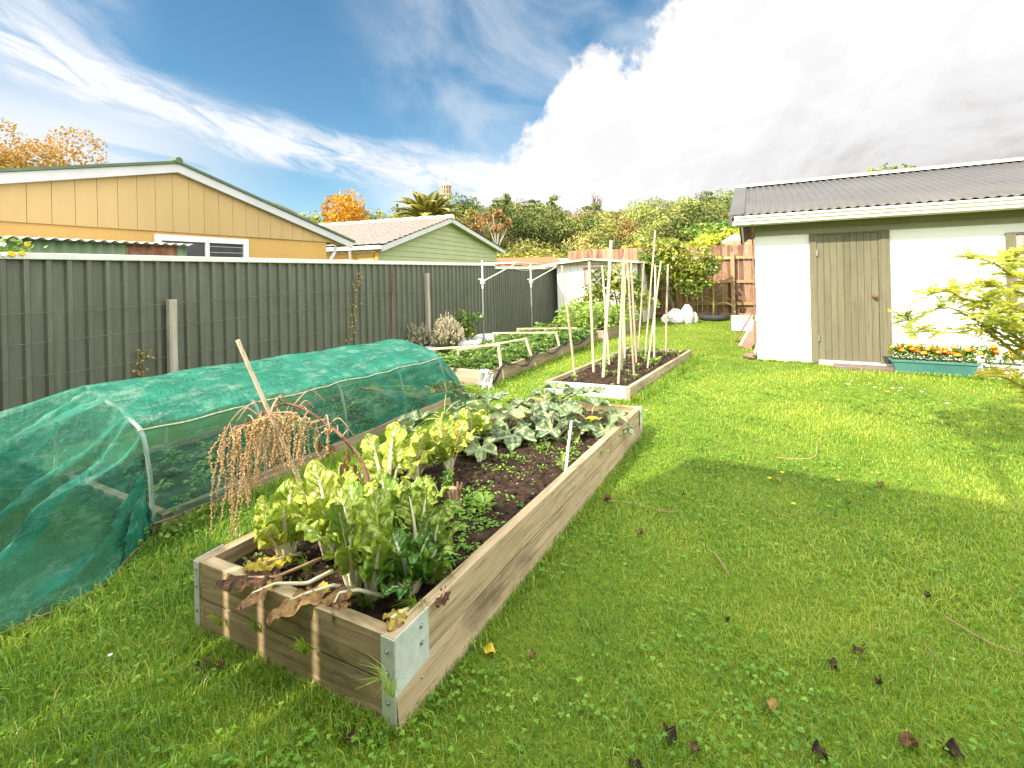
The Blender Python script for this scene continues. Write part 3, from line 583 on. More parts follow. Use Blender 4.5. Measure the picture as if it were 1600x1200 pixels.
protos = {}
for nm, kind, n, gm in (('olive', 'round', 3, 'hill_olive'), ('dark', 'round', 2, 'hill_dark'), ('olivelow', 'low', 2, 'hill_olive'), ('darktall', 'tall', 2, 'hill_dark'),
                        ('lime', 'low', 1, 'hill_lime'), ('rust', 'round', 1, 'hill_rust'), ('spire', 'spire', 1, 'hill_dark'), ('umbrella', 'umbrella', 1, 'hill_dark'), ('bare', 'bare', 1, 'hill_rust'),
                        ('openrust', 'open', 1, 'hill_rust'), ('golden', 'low', 1, 'golden'), ('openolive', 'open', 1, 'hill_olive')):
    protos[nm] = [(kind, 100 + len(nm) * 7 + i, gm, 'pale_bark' if kind == 'open' else 'bark') for i in range(n)]
made = {}
def hill_tree(nm, x, r, h, label, group=None, wide=1.0, ytop=None, name='hill_tree', i=None):
    """a tree at picture column x and range r; its height from ytop when given"""
    u, _ = (x - PX0) * cR - (-60) * sR, 0
    a = math.degrees(math.atan(u / F)); X, Y = polar(a, r); z = hill_z(a, r)
    if ytop is not None:
        p = atd(x, ytop, r * math.cos(math.radians(a))); h = max(p.z - z, 1.5)
    i = rnd.randrange(len(protos[nm])) if i is None else i
    key = (nm, i); s = (h * wide, h * wide, h)
    if key not in made:
        kd, seed, gm, bk = protos[nm][i]; t = tree_thing(name, kd, seed, gm, bk, label, 'tree', group); made[key] = t
        t.location = (X, Y, z); t.scale = s; t.rotation_euler = (0, 0, rnd.uniform(0, 6.28)); t.name = name
    else:
        t = dup(made[key], (X, Y, z), rnd.uniform(0, 6.28), s, label)
        if group: t['group'] = group
        elif 'group' in t: del t['group']
        t.name = name
    return t

# trees one can single out
hill_tree('darktall', 862, 150, 0, 'tall dark pine with bare pale trunk rising highest left of the umbrella pine', ytop=308, wide=1.25, i=0, name='pine_tree')
hill_tree('darktall', 836, 152, 0, 'second tall dark pine, just left of the highest pine', ytop=312, wide=1.2, i=1, name='pine_tree')
hill_tree('darktall', 796, 158, 0, 'ragged dark pine with a broken top above the rust-topped gum', ytop=304, wide=1.1, i=0, name='pine_tree')
hill_tree('darktall', 778, 165, 0, 'thinner dark pine left of the ragged pine', ytop=312, wide=1.1, i=1, name='pine_tree')
hill_tree('openrust', 776, 118, 0, 'open gum tree with rusty crown and white limbs behind green gable', ytop=328, wide=1.0, name='gum_tree')
hill_tree('openrust', 748, 122, 0, 'lower rusty-topped gum tree with pale limbs beside green gable', ytop=333, wide=.9, name='gum_tree')
hill_tree('umbrella', 926, 186, 0, 'flat-topped umbrella pine on a bare trunk against the white cloud', ytop=317, wide=1.0, name='umbrella_pine')
hill_tree('bare', 931, 205, 0, 'taller brown poplar, almost leafless, behind the umbrella pine', ytop=305, wide=1.1, name='poplar_tree')
hill_tree('bare', 938, 206, 0, 'shorter brown poplar right of the taller leafless one', ytop=309, wide=1.1, name='poplar_tree')
hill_tree('spire', 1118, 190, 0, 'dark pointed norfolk-type pine on the ridge near grey roof', ytop=313, wide=1.25, name='spire_conifer')
hill_tree('spire', 1102, 195, 0, 'smaller pointed conifer left of the dark pointed pine', ytop=316, wide=1.0, name='spire_conifer')
hill_tree('spire', 622, 215, 0, 'small dark conifer spike on skyline left of palm', ytop=316, wide=.9, name='spire_conifer')
hill_tree('spire', 740, 212, 0, 'tiny dark conifer spike on skyline right of tower', ytop=308, wide=.6, name='spire_conifer')
hill_tree('openolive', 1060, 178, 0, 'wide spreading olive tree with open branches on the ridge', ytop=313, wide=1.3, name='spreading_tree')
hill_tree('openolive', 1086, 176, 0, 'spreading browner tree right of the wide ridge tree', ytop=316, wide=1.2, name='spreading_tree')
hill_tree('golden', 893, 200, 0, 'small bright golden bush on the far skyline', ytop=332, wide=1.2, name='golden_bush')
hill_tree('rust', 980, 128, 0, 'rounded orange-brown tree halfway up the hill', ytop=343, wide=1.1, name='rust_tree')
hill_tree('rust', 1001, 126, 0, 'smaller orange-brown tree right of the rounded one', ytop=351, wide=1.0, name='rust_tree')
hill_tree('rust', 650, 170, 0, 'reddish bare-looking tree on the slope left of palm', ytop=340, wide=1.5, name='rust_tree')
hill_tree('lime', 975, 74, 0, 'low yellow-green bush just behind the paling fence', ytop=374, wide=2.4, name='lime_bush')
hill_tree('lime', 1002, 76, 0, 'second yellow-green bush behind the paling fence', ytop=377, wide=2.0, name='lime_bush')
hill_tree('lime', 812, 74, 0, 'yellow-green bush above the terracotta roof', ytop=384, wide=2.2, name='lime_bush')
hill_tree('olivelow', 640, 120, 0, 'broad olive tree left of the palm crown', ytop=327, wide=1.0, name='broad_tree')
hill_tree('dark', 725, 150, 0, 'dark rounded tree right below the round tower', ytop=312, wide=.9, name='dark_tree')
# the rest of the wood: rows of rounded trees that nothing tells apart
sky_y = [(540, 372), (575, 352), (610, 335), (650, 330), (690, 330), (730, 322), (800, 320), (850, 322), (880, 332), (910, 337), (960, 331), (1000, 326), (1030, 334), (1060, 322), (1140, 325), (1180, 330), (1300, 318)]
LABS = {'olive': ('rounded olive-green tree in the wood covering the hill', 'olive rounded trees on the hill'),
        'dark': ('rounded dark green tree in the wood covering the hill', 'dark rounded trees on the hill'),
        'olivelow': ('low spreading olive tree on the wooded hillside', 'low olive trees on the hill'),
        'darktall': ('slim dark pine among the hillside wood', 'slim dark pines on the hill'),
        'lime': ('low yellow-green bush on the wooded hillside', 'yellow-green bushes on the hill')}
row = 0
for r, step in ((208, 17), (192, 18), (176, 19), (160, 20), (146, 21), (132, 23), (118, 25), (104, 28), (92, 32), (80, 36)):
    row += 1; x = 545 + rnd.uniform(0, step)
    while x < 1215:
        if 728 < x < 884 and r < 128 and not (r < 88): x += step; continue
        nm = rnd.choices(['olive', 'dark', 'olivelow', 'darktall', 'lime'], [5, 2.0, 4, .5 if r > 130 else 0, 2 if r < 110 else .4])[0]
        if 780 < x < 880 and 118 < r < 170: nm = 'dark' if rnd.random() < .7 else 'olive'
        lab, grp = LABS[nm]
        h = {'olive': 8.5, 'dark': 9, 'olivelow': 6, 'darktall': 12, 'lime': 4.5}[nm] * rnd.uniform(.6, 1.2)
        if r < 100: h *= .72
        if r > 185: hill_tree(nm, x, r, 0, lab, grp, wide=rnd.uniform(1.0, 1.4), ytop=interp(x, sky_y) + rnd.uniform(-3, 7))
        else: hill_tree(nm, x, r, h, lab, grp, wide=rnd.uniform(.95, 1.35))
        x += step * rnd.uniform(.75, 1.25)
for k in range(9):        # scrub along the far left skyline
    hill_tree('lime' if k % 3 else 'olivelow', 430 + k * 15, 230, 0, 'low scrub tree on the slope behind the yellow house roof', 'scrub behind the yellow house', wide=1.5, ytop=interp(430 + k * 15, [(430, 322), (480, 334), (560, 346)]) + rnd.uniform(0, 6))

# understorey that reads as one mass
lb = LB(); n = 26000
a = NP.uniform(-24, 40, n); r = NP.uniform(66, 200, n); P = np.array([(*polar(q, w), hill_z(q, w) + h) for q, w, h in zip(a, r, NP.uniform(.2, 2.6, n))])
lb.leaves(P, rdir(n, .2), rdir(n, .9), NP.uniform(.35, .75, n), NP.uniform(.25, .6, n), NP.uniform(.0, .8, n))
lb.build('hillside_undergrowth', G['hill_olive'], kind='stuff', label='olive undergrowth filling the gaps between the hillside trees', cat='undergrowth')

# ------------------------------------------------------------------ round tower on the hill
def tower():
    d = 236.0; c = atd(697.5, 300, d); x, y = c.x, c.y; a = -8; zb = hill_z(a, 238); top = atd(697, 283, d).z
    R_ = 2.35; t = thing('water_tower', 'round tan tower with pale dome and dark openings rising behind the palm', 'tower', (x, y, zb))
    mb = MB(); mb.lathe([(R_ * .86, -2), (R_ * .80, top - zb - 8.2), (R_ * .98, top - zb - 7.3)], (x, y, zb), 24); obj('shaft', mb, M['tower_white'], t)
    h = top - zb; mb = MB(); mb.lathe([(R_ * .9, h - 7.3), (R_ * .9, h - 2.7)], (x, y, zb), 24); obj('belfry_wall', mb, M['dark_open'], t)
    for k in range(12):
        q = k * math.pi / 6; mb = MB(); p = Vector((x + math.cos(q) * R_ * .93, y + math.sin(q) * R_ * .93, zb + h - 7.2)); mb.beam(p, p + Vector((0, 0, 4.6)), .66, .55, up=(math.cos(q), math.sin(q), 0)); obj('column', mb, M['brick'], t)
    for z0, z1, rr in ((h - 7.7, h - 6.6, 1.10), (h - 4.9, h - 4.5, 1.04), (h - 3.0, h - 2.3, 1.15)):
        mb = MB(); mb.lathe([(R_ * rr * .94, z0), (R_ * rr, (z0 + z1) / 2), (R_ * rr * .97, z1)], (x, y, zb), 24); obj('cornice', mb, M['brick'], t)
    mb = MB(); mb.lathe([(R_ * .98 * math.cos(q), h - 2.3 + 2.3 * math.sin(q)) for q in [0, .25, .5, .75, 1.0, 1.25, 1.5]], (x, y, zb), 24); obj('dome', mb, M['tower_white'], t, smooth=True)
    mb = MB(); mb.tube([(x, y, top - .4), (x, y, top + .8), (x, y, top + 2.4)], [.3, .12, .06], 6); obj('finial', mb, M['dark_open'], t)
tower()

# ------------------------------------------------------------------ phoenix palm
def palm():
    d = 34.0; c = atd(669, 353, d); t = thing('palm_tree', 'date palm with arching feather fronds behind the green gabled house', 'palm', (c.x, c.y, 0))
    mb = MB(); mb.tube([(c.x, c.y, 0), (c.x, c.y, c.z * .6), (c.x, c.y, c.z - .1)], [.45, .40, .5], 12); obj('trunk', mb, M['bark'], t, smooth=True)
    rg = np.random.default_rng(3)
    for k in range(64):
        q = k * 2.39996; e = math.radians(86 - 104 * ((k + .5) / 64) ** 1.15); Lf = rg.uniform(3.1, 3.6)
        pts, pos, el = [], Vector((c.x, c.y, c.z)), e; dh = Vector((math.cos(q), math.sin(q), 0)); st = Lf / 12
        for i in range(13):
            pts.append(pos.copy()); pos = pos + (dh * math.cos(el) + Vector((0, 0, 1)) * math.sin(el)) * st; el -= .085 + .008 * i
        lb = LB(); P, D, NN, LL = [], [], [], []
        side = Vector((-dh.y, dh.x, 0))
        for i in range(1, 46):
            f = i / 46 * 12; j = min(int(f), 11); p = pts[j].lerp(pts[j + 1], f - j); dd = (pts[j + 1] - pts[j]).normalized()
            for s in (-1, 1):
                P.append(p); v = dd * .75 + side * s * .62 + dd.cross(side) * (-.12 if s > 0 else -.12) + Vector((0, 0, -.12)); D.append(v); NN.append(dd.cross(side) * -1 + side * s * .6)
                LL.append(.62 * math.sin(min(i / 46 * 3.0 + .25, 3.1)) + .12)
        lb.leaves(np.array([list(v) for v in P]), np.array([list(v) for v in D]), np.array([list(v) for v in NN]), np.array(LL), np.array(LL) * .1 + .02, np.clip(rg.uniform(.25, .6, len(P)) + (.35 if k > 46 else 0), 0, 1), fold=.2, droop=.12)
        V = np.array([list(p) for p in pts]); sd_ = np.array(list(side)) * .035
        A = np.stack([V - sd_, V + sd_], 1).reshape(-1, 3); Q = np.array([[2 * i, 2 * i + 1, 2 * i + 3, 2 * i + 2] for i in range(12)]); lb.put(A, Q, np.full(len(A), .95))
        lb.build('frond', G['palm'], t)
palm()

# ------------------------------------------------------------------ single garden trees behind the houses
def leaf_tree(name, label, c, r, base, gm, n, size, lobes, bark='bark', seed=1, limbs=7, group=None, cat='tree', tr=.12, tmax=.95):
    rng = np.random.default_rng(seed); rr = random.Random(seed); t = thing(name, label, cat, (base[0], base[1], base[2]), group)
    lb = LB(); crown_cloud(lb, c, r, n, size, lobes, rng=rng, tmax=tmax); lb.build('crown', G[gm], t)
    mb = MB(); b = Vector(base); cc = Vector(c); fork = b.lerp(cc, .45)
    mb.tube([b, b.lerp(fork, .5) + Vector((tr * .4, 0, 0)), fork], [tr, tr * .8, tr * .65], 7)
    for k in range(limbs):
        q = k * 6.283 / limbs + rr.uniform(-.3, .3); e = cc + Vector((math.cos(q) * r[0] * .7, math.sin(q) * r[1] * .7, rr.uniform(-.2, .7) * r[2]))
        mid = fork.lerp(e, .5) + Vector((0, 0, r[2] * .1)); mb.tube([fork, mid, e], [tr * .5, tr * .28, tr * .07], 5)
    obj('trunk', mb, M[bark], t, smooth=True); return t
p = atd(538, 352, 30); leaf_tree('golden_tree', 'golden orange autumn tree standing between the two gabled houses', (p.x, p.y, p.z - .7), (1.85, 1.85, 2.3), (p.x, p.y, 0), 'golden', 3400, .24, 14, seed=4)
p = atd(560, 372, 27); leaf_tree('golden_shrub', 'smaller golden shrub right of the golden autumn tree', (p.x, p.y, p.z - .4), (1.2, 1.2, 1.4), (p.x, p.y, 0), 'golden', 1300, .22, 9, seed=5)
p = atd(40, 262, 21); leaf_tree('autumn_tree', 'rust and olive autumn tree rising over the yellow house roof', (p.x - .4, p.y, p.z - 1.0), (2.5, 2.4, 2.35), (p.x, p.y, 0), 'autumn', 11000, .125, 20, seed=6, limbs=12)
p = ony(1362, 270, 17); leaf_tree('dark_leaved_tree', 'green tree top showing over the grey garage roof ridge', (p.x, p.y, p.z - 1.05), (1.5, 1.0, .85), (p.x, p.y, 0), 'citrus', 2600, .13, 11, seed=8)
p = ony(1135, 362, 19); leaf_tree('golden_vine_tree', 'yellow and orange leaved tree behind the paling fence beside garage', (p.x, p.y, p.z - .35), (1.9, .7, .6), (p.x, p.y, 0), 'lemon', 1900, .12, 9, seed=9)
p = ony(1118, 368, 18.2); leaf_tree('yellow_green_tree', 'yellow-green leafy tree left of the grey shed roof behind fence', (p.x - .1, p.y, p.z - .35), (1.0, .7, .7), (p.x, p.y, 0), 'pinnate', 1300, .15, 8, seed=12)
# ------------------------------------------------------------------ steel boundary fence
XF = -5.6
def steel_mat():
    m, nt, b = nodes('dark_green_fence_steel'); v = coords(nt, (1, 1, .12), rand=False); v1 = coords(nt, rand=False)
    f = noise(nt, v, 9, 6); f2 = noise(nt, v1, 2.2, 8, .7)
    r = ramp(nt, [(.25, (.078, .088, .064)), (.55, (.120, .132, .098)), (.8, (.17, .182, .142))]); nt.links.new(mth(nt, 'ADD', mth(nt, 'MULTIPLY', f, .55), mth(nt, 'MULTIPLY', f2, .45)), r.inputs[0])
    r2 = ramp(nt, [(.67, 0), (.74, 1)]); nt.links.new(noise(nt, v, 7, 8, .75), r2.inputs[0])
    c = mixc(nt, mth(nt, 'MULTIPLY', r2.outputs[0], .7), r.outputs[0], (.30, .28, .21))
    oi = nt.nodes.new('ShaderNodeObjectInfo'); h = nt.nodes.new('ShaderNodeHueSaturation'); q = mth(nt, 'MULTIPLY_ADD', oi.outputs['Random'], .22); q.node.inputs[2].default_value = .92
    nt.links.new(q, h.inputs['Value']); nt.links.new(c, h.inputs['Color']); c = h.outputs[0]
    # rain streaks and old earth splashed along the foot
    r3 = ramp(nt, [(.55, 0), (.72, 1)]); nt.links.new(noise(nt, coords(nt, (1, 1, .05), rand=False), 26, 5, .7), r3.inputs[0]); c = mixc(nt, mth(nt, 'MULTIPLY', r3.outputs[0], .30), c, (.25, .25, .20))
    nt.links.new(c, b.inputs['Base Color']); b.inputs['Roughness'].default_value = .5; b.inputs['Specular IOR Level'].default_value = .35
    addbump(nt, b, noise(nt, v1, 14, 4), .08, .01); return m
STEEL = steel_mat()
def steel_fence():
    t = thing('steel_fence', 'dark green ribbed steel boundary fence with chalky white capping', 'fence', (XF, 7, 0))
    def sheet(y0, y1, pitch, rib, dep, z1):
        y = y0; prof = []
        while y < y1 - .01:
            prof += [(XF, y), (XF, y + pitch - rib * 2.2), (XF + dep, y + pitch - rib * 1.7), (XF + dep, y + pitch - rib * .5)]
            y += pitch
        prof.append((XF, min(y, y1 + pitch)))
        mb = MB(); mb.grid([[(a, b, z) for a, b in prof] for z in (-.02, .6, 1.2, z1)]); o = obj('sheet', mb, STEEL, t)
        s = o.modifiers.new('thick', 'SOLIDIFY'); s.thickness = .002
    y = -.5
    while y < 8.6: sheet(y, y + .142 * 9, .142, .028, .034, 1.70); y += .142 * 9
    y1 = y
    while y < 14.2: sheet(y, y + .096 * 12, .096, .02, .03, 1.63); y += .096 * 12
    for a, b, z in ((-.5, y1 - .02, 1.75), (y1, y, 1.675)):
        mb = MB(); mb.box(XF - .035, XF + .05, a, b, z - .058, z); obj('capping', mb, M['white_cap'], t, bevel=.006)
    for z in (.35, 1.25):
        mb = MB(); mb.box(XF - .06, XF - .03, -.5, y, z, z + .05); obj('rail', mb, M['galv'], t)
    mb = MB()
    for k in range(50):
        yy = .06 + k * .142; mb.blob((XF + .004, yy, 1.33), (.004, .007, .007), 6, 4, 0)
    obj('screws', mb, M['bolt'], t)
steel_fence()
for (px, yb, yt, lab) in ((268, 580, 468, 'pale grey timber post in front of the steel fence beside the green net tunnel'), (668, 520, 427, 'yellowish weathered timber post in front of the steel fence behind the lavender')):
    a = onx(px, (yb + yt) / 2, XF + .09); zt = onx(px, yt, XF + .09).z; mb = MB(); mb.beam((XF + .09, a.y, 0), (XF + .09 - .005, a.y + .01, zt), .075, .075, up=(0, 1, 0), seg=5, jit=.002)
    obj('fence_post', mb, M['post'], label=lab, cat='post', bevel=.006)
# wires strung along the posts
for (za, zb, lab) in ((1.26, 1.24, 'upper rusty wire strung along the steel fence between timber posts'), (.98, 1.06, 'middle thin wire strung along the steel fence'), (.72, .62, 'lowest thin wire strung along the steel fence')):
    mb = MB(); pts = []
    for k in range(25):
        y = .4 + k * .33; f = k / 24; pts.append((XF + .055, y, za + (zb - za) * f - .03 * math.sin(f * 9)))
    mb.tube(pts, .0022, 4); obj('fence_wire', mb, M['wire'], label=lab, cat='wire')
# dead creeper bits and the climbing cane
def dead_vine(pts, n, spread, lab, gm='dead', thick=.004, size=.03, seed=1):
    rng = np.random.default_rng(seed); t = thing('dead_vine', lab, 'vine', pts[0])
    mb = MB(); mb.tube(pts, thick, 4); obj('stem', mb, M['brown_twig'], t)
    A = np.array([list(p) for p in pts]); i = rng.integers(0, len(A) - 1, n); f = rng.uniform(0, 1, n)[:, None]
    P = A[i] * (1 - f) + A[i + 1] * f + rng.normal(size=(n, 3)) * np.array([.012, spread, spread])
    lb = LB(); lb.leaves(P, rdir(n, -.3, rng), np.tile([1., 0, 0], (n, 1)) + rng.normal(size=(n, 3)) * .4, rng.uniform(.5, 1.4, n) * size, rng.uniform(.4, .9, n) * size, rng.uniform(.35, .9, n)); lb.build('leaf', G[gm], t)
q = [onx(x, y, XF + .06) for x, y in ((545, 560), (548, 520), (554, 480), (560, 440), (562, 432))]
dead_vine(q, 110, .05, 'dry brown creeper clinging to the steel fence above the tunnel', seed=2)
dead_vine([onx(x, y, XF + .06) for x, y in ((214, 545), (220, 575), (224, 590))], 26, .03, 'small withered creeper scrap hanging on the fence wire left of the pale post', seed=3)
dead_vine([onx(x, y, XF + .06) for x, y in ((238, 545), (232, 560))], 10, .02, 'tiny withered scrap beside the hanging creeper scrap', seed=4)
mb = MB(); mb.tube([onx(612, 530, XF + .06), onx(613, 470, XF + .06), onx(614, 418, XF + .06)], .011, 5); obj('garden_cane', mb, M['rust'], label='thin rusty rod standing against the steel fence between the posts', cat='rod')
# rambling flowers looking over the fence at the far left
p = onx(14, 389, XF); t = thing('climbing_flower', 'small yellow and white flowers peeping over the white fence capping', 'flower', (p.x, p.y, p.z - .1))
lb = LB(); n = 60; P = np.array(list(p)) + NP.normal(size=(n, 3)) * np.array([.04, .09, .035]); lb.leaves(P, rdir(n), rdir(n, .4), .05, .03, NP.uniform(.2, .9, n)); lb.build('foliage', G['weed'], t)
for k in range(9):
    mb = MB(); c = p + Vector((.05, rnd.uniform(-.13, .1), rnd.uniform(-.06, .05)))
    for j in range(5): mb.blob((c.x + .01, c.y + .012 * math.cos(j * 1.256), c.z + .012 * math.sin(j * 1.256)), (.006, .011, .011), 6, 4, 0)
    obj('flower', mb, M['petal_yellow' if k < 6 else 'petal_white'], t)

# ------------------------------------------------------------------ yellow house beyond the fence
def yellow_house():
    X = -9.0; pk = onx(272, 257, X); R_ = onx(546, 379, X); q_ = onx(0, 271, X); zl = 2.3; yl = pk.y - (pk.z - zl) * (pk.y - q_.y) / (pk.z - q_.z)
    t = thing('yellow_house', 'yellow gabled house with pale grey bargeboards behind the steel fence', 'house', (X - 4, 3, 0))
    y0, y1 = yl + .30, onx(510, 395, X).y; D = 8
    mb = MB(); mb.prism([(X, y0, 0), (X, y1, 0), (X, y1, 2.36), (X, y0, 2.36)], (-D, 0, 0)); obj('wall', mb, M['yellow'], t)
    # gable cladding stands 3 cm proud, cut into sheets by thin joints
    def rz(y): return pk.z - .08 - ((pk.y - y) * (pk.z - zl) / (pk.y - yl) if y < pk.y else (y - pk.y) * (pk.z - R_.z) / (R_.y - pk.y))
    ys = [y0 - .0]; 
    while ys[-1] < R_.y - .3: ys.append(ys[-1] + .262)
    mb = MB()
    for a, b in zip(ys, ys[1:]):
        a2, b2 = a + .0028, b - .0028; zb = 2.345
        if rz(a2) < zb + .02 and rz(b2) < zb + .02: continue
        poly = [(X + .03, a2, zb), (X + .03, b2, zb), (X + .03, b2, max(rz(b2) - .04, zb + .005)), (X + .03, a2, max(rz(a2) - .04, zb + .005))]
        if a2 < pk.y < b2: poly.insert(3, (X + .03, pk.y, rz(pk.y) - .04))
        mb.prism(poly, (-.028, 0, 0))
    obj('gable_cladding', mb, M['yellow_clad'], t)
    mb = MB(); mb.prism([(X - .001, y0, 2.34), (X - .001, R_.y - .2, 2.34), (X - .001, pk.y, pk.z - .2)], (-.1, 0, 0)); obj('gable_backing', mb, M['yellow_clad'], t)
    for a, b in (((yl, zl), (pk.y, pk.z)), ((R_.y, R_.z), (pk.y, pk.z))):
        w = .15 * (1 if a[0] < pk.y else 1.0); x0 = X + .12; s = 1 if a[0] < pk.y else -1
        mb = MB(); mb.prism([(x0, a[0], a[1] - w), (x0, b[0], b[1] - w), (x0, b[0], b[1]), (x0, a[0], a[1])], (-.06, 0, 0)); obj('bargeboard', mb, M['barge'], t)
        mb = MB(); mb.prism([(X + .15, a[0] - s * .06, a[1] - .01 + .004), (X + .15, b[0], b[1] + .004), (X + .15, b[0], b[1] + .05), (X + .15, a[0] - s * .06, a[1] + .04)], (-D - .3, 0, 0)); obj('roof', mb, M['roof_green'], t)
        mb = MB(); mb.prism([(x0 - .07, a[0], a[1] - .06), (x0 - .07, b[0], b[1] - .06), (x0 - .07, b[0], b[1] - .002), (x0 - .07, a[0], a[1] - .002)], (-.5, 0, 0)); obj('soffit', mb, M['barge'], t)
    mb = MB(); mb.tube([(X + .17, pk.y, pk.z + .05), (X - D, pk.y, pk.z + .05)], .06, 8); obj('ridge_cap', mb, M['roof_green'], t)
    # window
    a = onx(240, 366, X); b = onx(386, 374, X); f = thing('window', None, None); f.parent = t; f.location = Vector((X, a.y, 1.3)) - t.location
    zt, zb = a.z, 1.25; y0, y1 = a.y, b.y; fw = .10
    mb = MB(); mb.box(X + .002, X + .05, y0, y1, zt - fw, zt); mb.box(X + .002, X + .05, y0, y0 + fw, zb, zt - fw); mb.box(X + .002, X + .05, y1 - fw, y1, zb, zt - fw); mb.box(X + .002, X + .05, y0, y1, zb - fw, zb)
    ym = y0 + (y1 - y0) * .52; mb.box(X + .002, X + .04, ym - .035, ym + .035, zb, zt - fw); obj('frame', mb, M['white_paint'], f)
    mb = MB(); mb.box(X + .002, X + .012, y0 + fw, ym - .035, zb, zt - fw); mb.box(X + .002, X + .012, ym + .035, y1 - fw, zb, zt - fw); obj('pane', mb, M['glass'], f)
    mb = MB()
    for k in range(4): z = zt - fw - .07 - k * .11; mb.box(X + .014, X + .02, ym + .045, y1 - fw - .01, z, z + .008)
    obj('louvre', mb, M['barge'], f)
    mb = MB(); mb.tube([onx(525, 385, X + .06), onx(522, 396, X + .02), (X + .06, y1 + 1.9, 1.8), (X + .06, y1 + 1.9, .2)], .04, 8); obj('downpipe', mb, M['barge'], t)
yellow_house()

def lean_to():
    X = -7.3; a, b = onx(-60, 365, X), onx(300, 383, X); zt = (a.z + b.z) / 2
    t = thing('lean_to', 'low corrugated iron lean-to with scalloped pale roof edge below the yellow wall', 'shed', (X, a.y, 0))
    def wav(y0, y1, x, amp, z0, z1, name, m):
        rows = []; n = int((y1 - y0) / .019)
        ys = [y0 + (y1 - y0) * k / n for k in range(n + 1)]
        mb = MB(); mb.grid([[(x + amp * math.sin(q * 2 * math.pi / .115), q, z) for q in ys] for z in (z0, z1)]); o = obj(name, mb, m, t, smooth=True); s = o.modifiers.new('thick', 'SOLIDIFY'); s.thickness = .003
    yr0, yr1 = onx(202, 385, X).y, onx(278, 385, X).y
    wav(a.y - 2.5, yr0, X - .05, .012, .0, zt - .02, 'wall_sheet', M['corr_green']); wav(yr0, yr1, X - .035, .012, .0, zt - .03, 'rusty_sheet', M['rust']); wav(yr1, b.y - .05, X - .05, .012, 0, zt - .03, 'wall_sheet', M['corr_green'])
    ys = [a.y - 2.5 + k * .0125 for k in range(int((b.y - a.y + 2.5) / .0125) + 1)]
    mb = MB(); mb.grid([[(x, q, z + .013 * math.sin(q * 2 * math.pi / .115)) for q in ys] for x, z in ((X + .05, zt - .005), (X - .8, zt + .02), (X - 1.6, zt + .03))]); o = obj('roof_sheet', mb, M['white_cap'], t, smooth=True); s = o.modifiers.new('thick', 'SOLIDIFY'); s.thickness = .006
M['corr_green'] = surf('faded_green_iron', [(.3, (.12, .19, .11)), (.7, (.22, .30, .18))], 5, stretch=(1, 1, .2), rough=.6, bump=.1, dirt=((.30, .17, .11), 3, .6, (1, 1, .2)))
lean_to()

